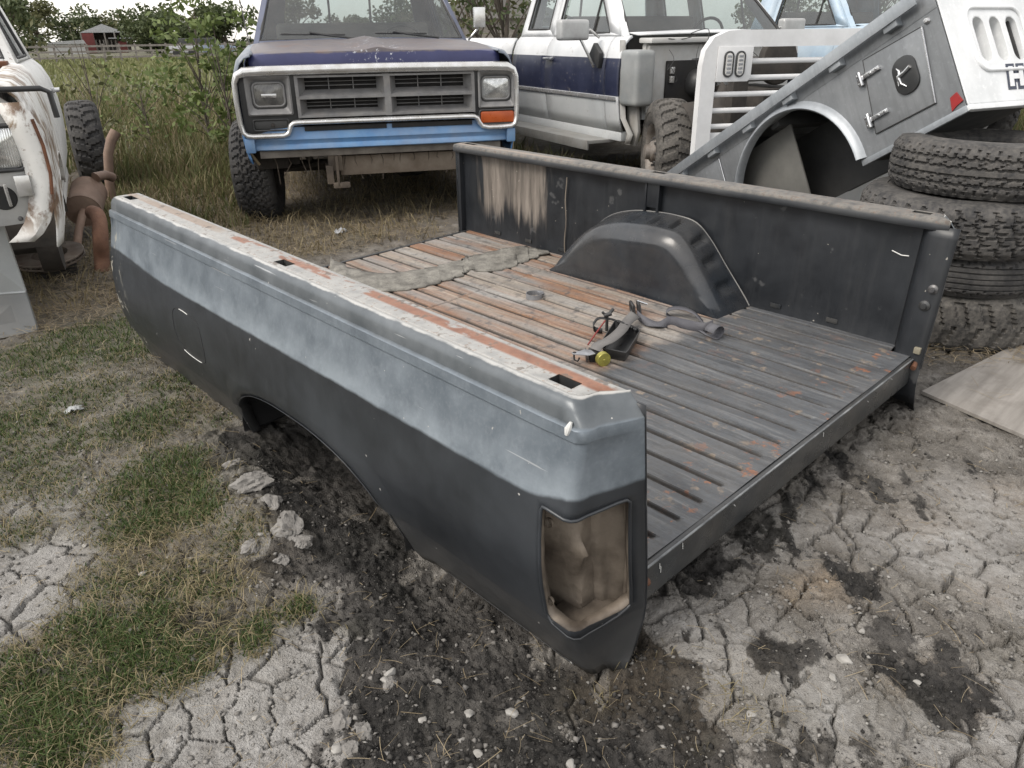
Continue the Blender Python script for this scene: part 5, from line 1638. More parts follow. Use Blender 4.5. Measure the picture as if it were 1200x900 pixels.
# exposed front end: inner fenders, firewall, heater, radiator support
box('firewall', (-.80, .80), (1.08, 1.13), (.60, 1.20), M_WORNWHITE, WHT, .01)
mb = MB(); mb.box((-.83, .83), (.96, 1.14), (1.195, 1.235)); mb.obj('cowl_shelf', M_WORNWHITE, WHT, 40, .012, fixn=True)
hp = [(-.62, .76), (-.36, .70), (-.10, .73), (-.06, .95), (-.20, 1.06), (-.62, 1.06)]
prism('inner_panel', [(-.79, .66), (-.05, .66), (.05, .74), (.05, 1.18), (-.79, 1.18)], 'y', 1.04, 1.075, M_WORNWHITE, WHT, .012)
hb = prism('heater_opening', hp, 'y', 1.015, 1.042, M_BLACKVOID, WHT, .01)
lathe('blower_motor', [(.0, -.10), (.06, -.095), (.10, -.06), (.115, 0), (.115, .04)], M_TRIM, WHT, 24, 'y', (-.31, .98, .88))
lathe('blower_cap', [(.0, -.03), (.045, -.026), (.05, 0)], M_BADGE, WHT, 18, 'y', (-.31, .885, .88))
for z in (.92, .99): box('connector', (-.595, -.555), (.99, 1.012), (z - .03, z + .022), M_CHROMEW, WHT, .004)
tank = MB(); tank.box((-.99, -.80), (.92, 1.17), (.72, 1.15)); tank.obj('washer_tank', M_TANK, WHT, 60, .045, 4, fixn=True)
# torn front edge of the cab side
rows = []
for z, y0 in ((1.22, 1.16), (1.12, 1.15), (.98, 1.13), (.86, 1.15), (.74, 1.12), (.62, 1.10), (.50, .98), (.42, 1.02)):
    rows.append([(-.95, y0, z), (-.97, y0 + .05, z), (-.90, y0 + .07, z)])
sheet('hinge_pillar', rows, M_PRIMER, WHT, 40, solid=.006)
P = []
for a in np.linspace(20, 170, 14):
    c, s_ = math.cos(math.radians(a)), math.sin(math.radians(a))
    P.append([(-.93, .66 + .48 * c, .40 + .46 * s_), (-.62, .66 + .48 * c, .42 + .46 * s_), (-.55, .66 + .46 * c, .60 + .40 * s_)])
mk('inner_fender', *grid_geo(P[9:]), M_DARKFRAME, WHT, 50, solid=.006)
prism('kick_panel', [(1.16, .40), (1.16, .98), (1.04, .80), (.98, .52), (1.02, .40)], 'x', -.90, -.87, M_PRIMER, WHT, .006)
mb = MB(); mb.box((-.74, .74), (.06, .12), (.94, 1.06)); mb.box((-.74, -.60), (.05, .12), (.56, .95)); mb.box((.60, .74), (.05, .12), (.56, .95)); mb.box((-.74, .74), (.05, .13), (.50, .60))
mb.obj('radiator_support', M_DARKFRAME, WHT, 40, .01, fixn=True)
mb = MB(); mb.box((-.16, .30), (.35, .95), (.60, .86)); mb.box((-.10, .22), (.45, .95), (.95, 1.08)); mb.lathe([(0, -.05), (.18, -.04), (.18, .03), (0, .05)], 20, 'y', (0, .42, 1.06))
mb.obj('engine_block', M_DARKFRAME, WHT, 40, .02, fixn=True)
random.seed(9)
for k in range(9):
    p = [(-.45 + random.uniform(-.35, .6), .95, 1.19 + random.uniform(-.05, .05))]
    for q in range(5): p.append((p[-1][0] + random.uniform(-.12, .14), p[-1][1] - random.uniform(-.02, .10), p[-1][2] + random.uniform(-.12, .045)))
    tube('wiring', [tuple(v) for v in bez(p, 5)], random.choice([.002, .0025, .0035]), M_RUBBER, WHT, 5)
chassis(WHT, 5.2, .10)
axle(WHT, .66)
wheel(WHT, -.83, .66, .395, .405, .30, .205, 'mud', M_TYRE_DUSTY, -1, yaw=-.42, nth=288)
wheel(WHT, .83, .66, .395, .405, .30, .205, 'mud', M_TYRE_DUSTY, 1, yaw=-.42, nth=288)
for s in (-1, 1):
    mb = MB(); mb.tube([(s * .55, .20, .56), (s * .55, .66, .46), (s * .55, 1.15, .58)], .028, 6); mb.tube([(s * .60, .50, .40), (s * .60, .58, .90)], .03, 8)
    mb.obj('suspension', M_DARKFRAME, WHT, 40)
    body_sheet('cargo_side', s, 3.24, 5.4, M_TWO, WHT, .55, 1.235); wheel(WHT, s * .86, 4.35, .395, .405, .28, .205, 'mud', M_TYRE_DARK, s)
box('cargo_floor', (-.93, .93), (3.24, 5.4), (.72, .76), M_DARKFRAME, WHT, .01)

# ---------------------------------------------------------------- white pickup with rusted fender at the left
LFT = empty('rusted_white_pickup', mat=frame_of((-1.945, 3.385, -.09), (.288, .9576)))
tag(LFT, 'white pickup with rust brown patches, bare headlamp and no hood or grille', 'pickup')


def rusty_white():
    t = NT('rusty_white'); x, y, z = t.xyz()
    n = t.noise(3, 6, .65); m = t.noise(8, 6, .65, t.mapped((1, 1, .6)), .4); f = t.noise(40, 5, .65)
    c = t.mix(t.ramp(n, [(.3, 0.), (.7, 1.)]), (.54, .535, .515), (.66, .655, .635))
    k = t.math('MULTIPLY', t.ramp(m, [(.47, 0.), (.56, 1.)]), t.math('MULTIPLY', t.step(y, 1.15, .85), t.step(x, .55, .62)))
    k = t.math('MULTIPLY', k, t.step(z, .52, .66))
    c = t.mix(k, c, t.mix(t.ramp(n, [(.35, 0.), (.62, 1.)]), (.10, .048, .034), (.24, .185, .12)))
    c = t.mix(t.math('MULTIPLY', t.ramp(f, [(.62, 0.), (.66, 1.)]), .6), c, (.14, .075, .045))
    return t.done(c, t.math('ADD', .36, t.math('MULTIPLY', n, .3)), 0.0)


M_RW = rusty_white()
cab(LFT, M_RW)
for s in (-1, 1): fender('fender', s, M_RW, LFT, y0=.03, lipm=M_RW)
# bare lamp panel behind the missing grille
lp = simple('lamp_panel_paint', (.40, .405, .40), (.28, .28, .275), .55, 0, 5, .2, 30, dust=.3)
for s in (-1, 1):
    pts = [(.52, .60), (.90, .62), (.955, .72), (.965, .95), (.93, 1.10), (.86, 1.16), (.52, 1.14)]
    pn = prism('lamp_panel', [(s * a, b) for a, b in pts], 'y', .055, .075, lp, LFT, .006)
    lathe('panel_hole', [(0, -.004), (.048, -.005), (.052, 0), (.052, .004)], M_BLACKVOID, pn, 24, 'y', (s * .78, .053, .735))
    for (a, b) in ((.93, .98), (.935, .85), (.92, .74), (.90, 1.09), (.80, 1.135), (.62, .635), (.82, .64)):
        lathe('panel_bolt', [(0, -.008), (.008, -.007), (.011, 0)], M_BOLT, pn, 10, 'y', (s * a, .054, b))
    bz = MB(); bz.tube([(s * .785 + a, .048, .945 + b) for a, b in rrect(.235, .185, .03, 5)], .010, 8, True)
    hb = bz.obj('headlamp_bucket', M_TRIM, LFT, 50)
    P = []
    for q in (1.0, .9, .6, .3, .02): P.append([(s * .785 + a * q, .045 - .022 * (1 - q ** 2), .945 + b * q) for a, b in rrect(.215, .165, .03, 6)])
    sheet('headlamp', P, M_HEADGLASS if s > 0 else M_HEADDULL, hb, 60, closed=True)
    mb = MB(); mb.box(sorted((s * .84, s * .90)), (.02, .055), (.74, .83)); mb.tube([(s * .80, .02, .80), (s * .80, .04, .70)], .008, 6)
    mb.obj('lamp_bracket', M_CHROMEW, LFT, 40, .004, fixn=True)
    # torn leading edge of the fender hanging lower than the rest
    rows = []
    for z, dx in ((1.13, -.045), (1.02, -.012), (.90, .0), (.78, -.002), (.68, -.03), (.62, -.06), (.57, -.10), (.54, -.14)):
        x = .992 + dx
        rows.append([(s * (x - .10), .045, z), (s * (x - .03), .020, z), (s * (x - .004), .030, z), (s * x, .07, z), (s * (x - .004), .16 + .1 * (z > .7), z + .01)])
    sheet('fender_edge', rows, M_RW, LFT, 50, solid=.006)
tube('rust_streak_edge', [(.97, .022, 1.06), (.985, .020, .95), (.985, .020, .83), (.97, .020, .74)], .008, M_RUSTY, LFT, 6)
box('radiator_support', (-.52, .52), (.06, .09), (.55, .68), lp, LFT, .01)
box('radiator_support', (-.52, .52), (.06, .09), (1.06, 1.14), lp, LFT, .01)
box('firewall', (-.80, .80), (1.06, 1.12), (.60, 1.22), M_DARKFRAME, LFT, .01)
mb = MB(); mb.box((-.26, .26), (.35, 1.0), (.62, .98)); mb.obj('engine_block', M_DARKFRAME, LFT, 40, .02, fixn=True)
mb = MB(); mb.box((.62, .86), (1.0, 1.16), (1.24, 1.27)); mb.box((.70, .80), (.94, 1.06), (1.255, 1.285)); mb.obj('hood_hinge', M_RUSTY, LFT, 40, .006, fixn=True)
tube('black_bar', [(-1.02, -.12, 1.195), (.5, -.08, 1.188), (1.03, .02, 1.182), (1.06, .04, 1.165), (1.065, .05, 1.06)], .012, M_TRIM, LFT, 10)
tube('bar_strut', [(.66, .07, 1.10), (.66, -.05, 1.186)], .012, M_TRIM, LFT, 8)
tube('wiper_arm', [(.50, 1.18, 1.29), (.46, 1.02, 1.20), (.42, .90, 1.12)], .008, M_CHROMEW, LFT, 6)
chassis(LFT, 5.3, .10)
axle(LFT, .80); axle(LFT, 4.1)
for s in (-1, 1):
    wheel(LFT, s * 1.10, 4.10, .48, .40, .27, .205, 'mud', M_TYRE_DARK, s)
    lathe('brake_drum', [(0, -.06), (.15, -.05), (.155, .05), (0, .06)], M_DARKFRAME, LFT, 24, 'x', (s * .84, .80, .36))

# ---------------------------------------------------------------- pale blue pickup standing behind
PAL = empty('pale_blue_pickup', mat=frame_of((7.17, 1.46, .05), (.316, .949)))
tag(PAL, 'pale blue pickup parked parallel beyond the white headache rack', 'pickup')
M_PALE = simple('pale_blue_paint', (.30, .40, .50), (.40, .49, .57), .4, 0, 4, dust=.2)
cab(PAL, M_PALE)
for s in (-1, 1):
    fender('fender', s, M_PALE, PAL)
    wheel(PAL, s * .88, .80, .37, .385, .25, .205, 'mud', M_TYRE_DARK, s, nth=120); wheel(PAL, s * .88, 4.15, .37, .385, .25, .205, 'mud', M_TYRE_DARK, s, nth=120)
    body_sheet('cargo_side', s, 2.86, 5.05, M_PALE, PAL, .55, 1.235)
P = [[(x * .842, y, 1.20 + .05 * (y / 1.2) + .02 * (1 - x * x)) for y in np.linspace(.04, 1.16, 6)] for x in np.linspace(-1, 1, 11)]
sheet('hood', P, M_PALE, PAL, 50, solid=.012)
box('grille', (-.9, .9), (.03, .07), (.68, 1.19), M_ARGENT, PAL, .02)
box('cargo_floor', (-.93, .93), (2.86, 5.05), (.72, .76), M_DARKFRAME, PAL, .01)
chassis(PAL, 5.0, .1)
# ================================================================== THINGS LYING IN AND AROUND THE BED
_bi = np.array(BED_M.inverted())


def bp(u, v, z=0.0):
    """point at height z over the bed floor, in the bed frame"""
    d = _bi[:3, :3] @ (CAM_ROWS.T @ np.array([(u - 600) / FPX, -(v - 450) / FPX, 1.0])); c = _bi[:3, :3] @ CAM_POS + _bi[:3, 3]
    return c + (z - c[2]) / d[2] * d


def ribbon(name, pts, wdir, w, mat, parent, th=.0018, n=6):
    P = bez(pts, n); D = bez(wdir, n); rows = []
    for p, d in zip(P, D):
        d = d / (np.linalg.norm(d) + 1e-9); rows.append([tuple(p - d * w / 2), tuple(p), tuple(p + d * w / 2)])
    o = sheet(name, rows, mat, parent, 40); m = o.modifiers.new('s', 'SOLIDIFY'); m.thickness = th; m.offset = 0
    return o


def web_material():
    t = NT('belt_webbing'); n = t.noise(9, 4); wv = t.n('ShaderNodeTexWave'); wv.inputs['Scale'].default_value = 220; t.l(t.co(), wv.inputs['Vector'])
    c = t.mix(t.ramp(n, [(.3, 0.), (.7, 1.)]), (.050, .050, .060), (.095, .095, .105))
    t.bump(wv.outputs['Fac'], .3, .001)
    return t.done(c, .75, 0.0)


M_WEB = web_material()
M_PLASTIC = simple('black_plastic', (.016, .016, .017), (.03, .03, .03), .42)
M_GOLD = simple('yellow_zinc', (.36, .33, .075), (.25, .23, .055), .42, .45, 40)
M_ZINC = simple('zinc_plate', (.34, .35, .37), (.24, .245, .26), .4, .5, 40)
belt = empty('seat_belt_retractor', mat=BED_M)
tag(belt, 'black seat belt retractor with gold cap and dark webbing on the bed floor', 'seat belt')
A = lambda u, v, z: np.array(bp(u, v, z))
# tray shaped cover: rim points, then floor
rim = [A(708, 409, .040), A(733, 414, .040), A(736, 411, .040), A(749, 389, .045), A(747, 386, .045), A(725, 377, .048), A(721, 377, .048), A(705, 402, .042)]
cen = sum(rim) / 8
rows = [[tuple(cen + (p - cen) * 1.05 + np.array([0, 0, .000])) for p in rim], [tuple(cen + (p - cen) * 1.05 + np.array([0, 0, .005])) for p in rim], [tuple(p + np.array([0, 0, .005])) for p in rim],
        [tuple(p + np.array([0, 0, -.002])) for p in rim], [tuple(cen + (p - cen) * .86 + np.array([0, 0, -.030])) for p in rim], [tuple(cen + (p - cen) * .05 + np.array([0, 0, -.032])) for p in rim]]
rows = [rows[0]] + rows[1:]
out_ = [[tuple(cen + (p - cen) * .80 + np.array([0, 0, -.040])) for p in rim], [tuple(cen + (p - cen) * .90 + np.array([0, 0, -.037])) for p in rim]]
sheet('cover_tray', out_ + rows, M_PLASTIC, belt, 40, closed=True)
mb = MB(); a_, b_ = A(723, 376, .052), A(747, 387, .049)
d_ = (b_ - a_)
for k in range(5):
    c_ = a_ + d_ * (k + .5) / 5; mb.tube([tuple(c_ - d_ * .07), tuple(c_ + d_ * .07)], .0045, 6); mb.tube([tuple(c_ + np.array([0, 0, -.012])), tuple(c_ + np.array([0, 0, .004]))], .004, 6)
mb.obj('cover_clip', M_PLASTIC, belt, 40)
# spool frame, zinc bracket, gold cap
e1 = np.array([.714, -.70, 0]); e2 = np.array([.69, .72, 0]); ez = np.array([0, 0, 1.0])
o0 = A(694, 421, 0.0)


def obox(name, o, sz, mat, ax=(e1, e2, ez), bev=.002):
    V = []
    for c in (0, 1):
        for b in (0, 1):
            for a in (0, 1): V.append(tuple(o + ax[0] * sz[0] * (a - .5) + ax[1] * sz[1] * (b - .5) + ax[2] * sz[2] * c))
    return mk(name, V, [(0, 2, 3, 1), (4, 5, 7, 6), (0, 1, 5, 4), (2, 6, 7, 3), (0, 4, 6, 2), (1, 3, 7, 5)], mat, belt, 40, bev, fixn=True)


obox('spool_frame', o0 + e1 * .006, (.036, .05, .036), M_TRIM)
obox('spool_side', o0 - e1 * .022, (.004, .055, .034), M_BOLT)
br = A(686, 413, .045)
pl = [br - e1 * .045 - e2 * .012, br - e1 * .048 + e2 * .004, br - e1 * .015 + e2 * .016, br + e1 * .0 + e2 * .030, br + e1 * .022 + e2 * .022, br + e1 * .034 - e2 * .010, br + e1 * .01 - e2 * .024]
mk('mount_bracket', [tuple(p) for p in pl] + [tuple(p - ez * .003) for p in pl], [tuple(range(7)), tuple(range(13, 6, -1))] + [(i, i + 7, (i + 1) % 7 + 7, (i + 1) % 7) for i in range(7)], M_ZINC, belt, 30, .001, fixn=True)
lathe('bracket_hole', [(0, .0012), (.006, .0012), (.007, .0)], M_BLACKVOID, belt, 12, 'z', tuple(br - e1 * .038))
gc = A(707, 421, .024); gax = (e1 * .35 - e2 * .93); gax /= np.linalg.norm(gax)
gM = Vector(gax).to_track_quat('Z', 'Y').to_matrix().to_4x4(); gM.translation = Vector(gc)
gd = lathe('gold_cap', [(0, .009), (.021, .009), (.0245, .0085), (.0255, .0065), (.0255, -.012), (.024, -.014)], M_GOLD, belt, 40, smooth=22); gd.matrix_basis = gM
lathe('cap_hub', [(0, .0115), (.004, .0115), (.005, .0095)], M_GOLD, gd, 12)
tube('trigger_hook', [tuple(br - e1 * .040 - ez * .004), tuple(br - e1 * .038 - ez * .028), tuple(br - e1 * .026 - ez * .034), tuple(br - e1 * .02 - ez * .02)], .0035, M_TRIM, belt, 6)
tube('red_cable', [tuple(A(689, 404, .048)), tuple(A(698, 391, .062)), tuple(A(709, 376, .075))], .003, simple('red_plastic', (.22, .028, .022)), belt, 8)
mb = MB(); p0 = A(713, 369, .070); mb.tube([tuple(p0 - e1 * .018 - ez * .004), tuple(p0 + e1 * .012 + ez * .006)], .009, 8); mb.tube([tuple(p0 + e2 * .0), tuple(p0 + e1 * .020 + e2 * .02 + ez * .016)], .0065, 8); mb.tube([tuple(p0 - e1 * .012), tuple(p0 - e1 * .024 + ez * .012)], .005, 8)
mb.tube([tuple(p0 - e1 * .005), tuple(p0 - e1 * .004 - ez * .065)], .006, 8)
mb.obj('release_lever', M_TRIM, belt, 50)
ribbon('black_band', [A(706, 388, .012), A(697, 386, .018), A(695.5, 380, .045), A(702, 373, .050), A(716, 374, .045), A(730, 379, .030)], [ez, ez * .9 + e2 * .4, e2 + ez * .5, e2, e2, e2], .022, M_PLASTIC, belt)
ribbon('webbing', [A(697, 410, .044), A(702, 404, .052), A(715, 398, .060), A(728, 387, .056), A(735, 377, .050), A(745, 368, .035)], [e2 * .7 - e1 * .7, e2 * .7 - e1 * .7, e2 * .7 - e1 * .7, e2 * .7 - e1 * .7, e2 * .6 - e1 * .7, e2 * .5 - e1 * .6 + ez * .3], .046, simple('faded_webbing', (.105, .10, .098), (.15, .145, .14), .8), belt)
mb = MB(); q = A(746, 369, .0)
mb.tube([tuple(q + e1 * .010 + ez * .004 - e2 * .03), tuple(q + e1 * .012 + ez * .004 + e2 * .030), tuple(q + e1 * .006 + ez * .045 + e2 * .034), tuple(q + e1 * .004 + ez * .050 - e2 * .024)], .006, 8, True)
mb.tube([tuple(q - e1 * .014 + ez * .010 - e2 * .02), tuple(q - e1 * .018 + ez * .010 + e2 * .030), tuple(q - e1 * .022 + ez * .044 + e2 * .034), tuple(q - e1 * .018 + ez * .044 - e2 * .016)], .007, 8, True)
mb.obj('buckle_guide', M_PLASTIC, belt, 50)
tube('buckle_bar', [tuple(q + e1 * .004 + ez * .050 + e2 * .03), tuple(q + e1 * .045 + ez * .038 + e2 * .02)], .005, M_CHROME, belt, 8)
ribbon('webbing', [A(747, 369, .022), A(756, 376, .020), A(772, 380, .014), A(786, 377, .012), A(800, 379, .018), A(815, 383, .016), A(826, 384, .022), A(835, 381, .028)],
       [e2 * .6 + ez * .6, e2 * .6 + ez * .5, e2 * .9 + ez * .1, e2 * .3 + ez * .8, e2 * .6 + ez * .6, e2 * .3 + ez * .9, ez, ez], .042, M_WEB, belt)
# an arch and a curl of webbing
ribbon('webbing', [A(806, 380, .004), A(793, 376, .004), A(783, 370, .010), A(781, 365, .024), A(789, 361, .036), A(803, 362, .038), A(815, 368, .028), A(824, 378, .010)],
       [e2 * .9 + e1 * .2] * 8, .040, M_WEB, belt)
cc = A(837, 388, .026); fa = e1 * .80 + e2 * .60
ribbon('webbing', [A(815, 383, .010), A(823, 389, .006)] + [cc + .025 * (math.cos(t) * fa * 1.25 + math.sin(t) * ez) for t in np.radians([-110, -60, -10, 40, 90, 140, 170])],
       [e2 * .7 - e1 * .5] * 9, .044, M_WEB, belt)

# ---- torn mat strip
mat_o = empty('torn_mat_strip', mat=BED_M)
tag(mat_o, 'long torn strip of dirty grey rubber matting across the bed floor', 'mat')
t = NT('dirty_matting'); n = t.noise(14, 6, .65); f = t.noise(90, 4, .6)
c = t.mix(t.ramp(n, [(.35, 0.), (.65, 1.)]), (.090, .085, .075), (.230, .220, .195))
c = t.mix(t.math('MULTIPLY', t.ramp(f, [(.5, 0.), (.7, 1.)]), .4), c, (.045, .042, .038)); t.bump(f, .8, .006)
M_MAT = t.done(c, .92, 0.0)
sp = [(385, 322, 300), (405, 330, 311), (430, 338, 318), (455, 341, 320), (480, 339, 317), (505, 334, 313), (525, 328, 308), (543, 322, 303), (549, 316, 300), (565, 318, 297), (590, 316, 291), (612, 308, 288), (628, 302, 291), (644, 297, 294)]
rows = []
for i, (u, vn, vf) in enumerate(bez([np.array(s, float) for s in sp], 5)):
    row = []
    for k in np.linspace(0, 1, 9):
        lift = .004 + .009 * math.sin(math.pi * k) * (.5 + .5 * math.sin(i * .33)) + .022 * math.exp(-((u - 600) / 22) ** 2) * k + .003 * math.sin(i * 1.1 + k * 5) * math.sin(math.pi * k)
        p = bp(u + 3 * math.sin(i * 1.7 + k), vn + (vf - vn) * k, max(lift, .003)); row.append(tuple(p))
    rows.append(row)
sheet('mat_strip', rows, M_MAT, mat_o, 70, solid=-.004)
tag(mat_o.children[0], 'curled frayed strip')

# ---- hose clamp ring
ring = empty('hose_clamp', mat=BED_M @ Matrix.Translation(Vector(bp(626, 349, 0.0))))
tag(ring, 'small grey metal hose clamp ring lying on the rusty bed floor', 'clamp')
lathe('clamp_band', [(.034, .001), (.036, .001), (.036, .022), (.034, .022)], M_ZINC, ring, 36, closed=True)
mb = MB(); mb.box((.030, .048), (-.012, .012), (.004, .020)); mb.tube([(.042, -.018, .012), (.042, .018, .012)], .005, 8); mb.obj('clamp_screw', M_ZINC, ring, 40, .002, fixn=True)

# ---- board on the ground by the tyres
def wood_material():
    t = NT('weathered_plywood'); n = t.noise(1.0, 6, .6, t.mapped((2, 22, 4))); m = t.noise(5, 5, .6); f = t.noise(60, 3)
    c = t.mix(t.ramp(n, [(.3, 0.), (.7, 1.)]), (.150, .138, .124), (.265, .248, .228))
    c = t.mix(t.math('MULTIPLY', t.ramp(m, [(.5, 0.), (.68, 1.)]), .55), c, (.095, .082, .070)); t.bump(t.math('ADD', n, t.math('MULTIPLY', f, .2)), .4, .004)
    return t.done(c, .85, 0.0)


M_PLY = wood_material()
bd_pts = [gp(1080, 458, .02), gp(1192, 402, .02), gp(1330, 452, .02), gp(1212, 515, .02)]
ply = mk('plywood_board', *prism_geo([(p[0], p[1]) for p in bd_pts], 'z', .006, .020), M_PLY, None, 0, .0015, fixn=True)
tag(ply, 'weathered plywood board lying flat on the ground beside the tyre stack', 'board')

# ---- muffler with its pipes
muf = empty('exhaust_muffler', (-.42, 5.0, 0)); tag(muf, 'rusty exhaust muffler with bent pipes lying in dry grass', 'muffler')
M_EXH = simple('heat_rusted_steel', (.235, .158, .118), (.165, .108, .080), .75, .1, 8, .4, 50, dust=.15)
M_EXH2 = simple('deep_rust', (.215, .112, .072), (.130, .070, .048), .85, .05, 12, .7, 60)
w2 = lambda p: tuple(np.array(p) - np.array([-.42, 5.0, 0]))
c0 = gp(101, 236, .25); axm = np.array([.42, .80, .25]); axm /= np.linalg.norm(axm)
def can(ctr, ax, prof, mat, name, n=30):
    q = Vector(ax).to_track_quat('Z', 'Y').to_matrix().to_4x4(); q.translation = Vector(ctr)
    o = lathe(name, prof, mat, muf, n); o.matrix_basis = q; return o
can(w2(c0), axm, [(0, -.155), (.100, -.152), (.112, -.145), (.116, -.150), (.118, -.140), (.114, -.125), (.114, .14), (.118, .152), (.110, .156), (0, .160)], M_EXH, 'canister')
tube('inlet_pipe', [w2(c0 - axm * .15), w2(c0 - axm * .20), w2(c0 - axm * .32 + np.array([-.02, 0, -.05])), w2(c0 - axm * .40 + np.array([-.03, 0, -.10]))], .026, M_EXH, muf, 14)
q0 = c0 + axm * .15
tube('tail_pipe', [w2(q0), w2(q0 + np.array([.05, .02, .03])), w2(gp(112, 207, .40)), w2(gp(124, 205, .38)), w2(gp(132, 208, .35))], .033, M_EXH, muf, 14)
pp = [gp(120, 318, .0), gp(119, 300, .09), gp(118, 282, .19), gp(117, 264, .27), gp(114, 252, .315), gp(108, 249, .32)]
bent = empty('rusty_bent_pipe', tuple(pp[0] * np.array([1, 1, 0]))); tag(bent, 'thick rust orange bent pipe standing upright beside the muffler', 'pipe')
o_ = np.array([pp[0][0], pp[0][1], 0])
tube('pipe_body', [tuple(p - o_) for p in bez(pp, 6)], .043, M_EXH2, bent, 18)
p2 = [gp(112, 215, .15), gp(113, 190, .36), gp(117, 168, .52), gp(122, 152, .62), gp(128, 143, .68)]
p2 = [np.array([.10, 6.1, -.02]), np.array([.12, 6.1, .2]), np.array([.16, 6.1, .42]), np.array([.21, 6.1, .53]), np.array([.26, 6.1, .59])]
stack = tube('exhaust_stub', p2, [.036, .036, .037, .039, .043], M_EXH, None, 16); tag(stack, 'rusty exhaust stub rising from the weeds behind the muffler', 'pipe')

# ---- brake disc and leaning sheet at the left edge
rp = gp(60, 303, .10)
rot = empty('brake_disc', mat=Matrix.Translation(Vector(rp)) @ Matrix.Rotation(math.radians(7), 4, 'X') @ Matrix.Rotation(math.radians(-6), 4, 'Y'))
tag(rot, 'worn vented brake disc resting under the rusted white pickup', 'brake disc')
M_DISC = simple('worn_disc', (.155, .135, .115), (.085, .062, .048), .6, .4, 12)
lathe('disc_plate', [(.098, .034), (.182, .034), (.186, .031), (.186, .024), (.182, .022), (.098, .022)], M_DISC, rot, 48, closed=True)
lathe('disc_plate', [(.098, .012), (.182, .012), (.186, .010), (.186, .002), (.182, .0), (.098, .0)], M_DISC, rot, 48, closed=True)
mb = MB()
for k in range(36):
    a = 2 * math.pi * k / 36; mb.box((.11, .180), (-.004, .004), (.0125, .0215), Matrix.Rotation(a, 3, 'Z'), (0, 0, .017))
mb.obj('disc_vanes', M_DISC, rot, 0)
lathe('disc_hat', [(.098, .02), (.094, -.045), (.088, -.05), (.04, -.05)], M_DISC, rot, 36)
lathe('disc_support', [(0, -.12), (.11, -.118), (.12, -.05), (.04, -.05)], M_DARKFRAME, rot, 24)

M_PANELW = simple('pale_sheet_paint', (.44, .46, .47), (.36, .38, .39), .45, 0, 3, dust=.15)
M_PANELG = simple('grey_sheet_paint', (.16, .165, .165), (.12, .125, .125), .5, 0, 4, dust=.2)
lean = empty('leaning_panel', (-1.36, 3.22, 0)); tag(lean, 'pale grey sheet metal panel leaning by the rusted white pickup', 'panel')
pa = [np.array(gp(45, 388, .0)), np.array(gp(-40, 405, .0)), np.array(gp(-52, 348, .19)), np.array(gp(30, 342, .18))]
pb = [np.array(gp(30, 342, .18)), np.array(gp(-52, 348, .19)), np.array(gp(-70, 262, .56)), np.array(gp(-6, 236, .62))]
for nm, pts, mt in (('lower_skirt', pa, M_PANELG), ('upper_sheet', pb, M_PANELW)):
    o_ = np.array([-1.36, 3.22, 0]); back = np.array([.01, .02, 0.])
    V = [tuple(p - o_) for p in pts] + [tuple(p - o_ + back) for p in pts]
    mk(nm, V, [(0, 1, 2, 3), (7, 6, 5, 4)] + [(i, i + 4, (i + 1) % 4 + 4, (i + 1) % 4) for i in range(4)], mt, lean, 0, .003, fixn=True)
f0, f1 = np.array(gp(30, 342, .18)), np.array(gp(-52, 348, .19))
tube('fold_edge', [tuple(f0 - np.array([-1.36, 3.22, 0])), tuple(f1 - np.array([-1.36, 3.22, 0]))], .006, M_PANELW, lean, 8)

# ---- plastic scraps
def scrap(u, v, w, h, lab, seed, col=(.55, .57, .60)):
    random.seed(seed); p = gp(u, v); z = float(ground_h(np.array([p[0]]), np.array([p[1]]))[0])
    rows = []
    for i in range(9):
        rows.append([(p[0] + (i / 8 - .5) * w + random.uniform(-.1, .1) * w, p[1] + (j / 5 - .5) * h + random.uniform(-.1, .1) * h, z + .012 + random.uniform(0, .35) * w * math.sin(math.pi * i / 8)) for j in range(6)])
    tt = NT('thin_plastic'); tt.done(col, .3, 0.0, **{'Transmission_Weight': .35, 'Alpha': .85})
    o = sheet('plastic_scrap', rows, tt.m, None, 70, solid=.0008); tag(o, lab, 'scrap')


scrap(400, 272, .09, .07, 'crumpled clear plastic scrap on the straw beside the blue pickup', 3)
scrap(88, 486, .06, .03, 'thin white plastic strip on cracked dirt beside green grass', 4, (.6, .62, .62))
# ================================================================== VEGETATION, STONES, FAR SETTING
def leaf_material(name, a, b, rough=.6, trans=.25):
    t = NT(name)
    oi = t.n('ShaderNodeNewGeometry').outputs['Random Per Island']
    n = t.noise(2.5, 3)
    c = t.mix(oi, a, b); c = t.mix(t.math('MULTIPLY', n, .35), c, tuple(x * .6 for x in a))
    t.done(c, rough, 0.0, **{'Specular_IOR_Level': .3})
    tl = t.n('ShaderNodeBsdfTranslucent'); t.l(c, tl.inputs[0]); mx = t.n('ShaderNodeMixShader'); mx.inputs[0].default_value = trans
    t.l(t.b.outputs[0], mx.inputs[1]); t.l(tl.outputs[0], mx.inputs[2]); t.l(mx.outputs[0], t.out.inputs[0])
    return t.m


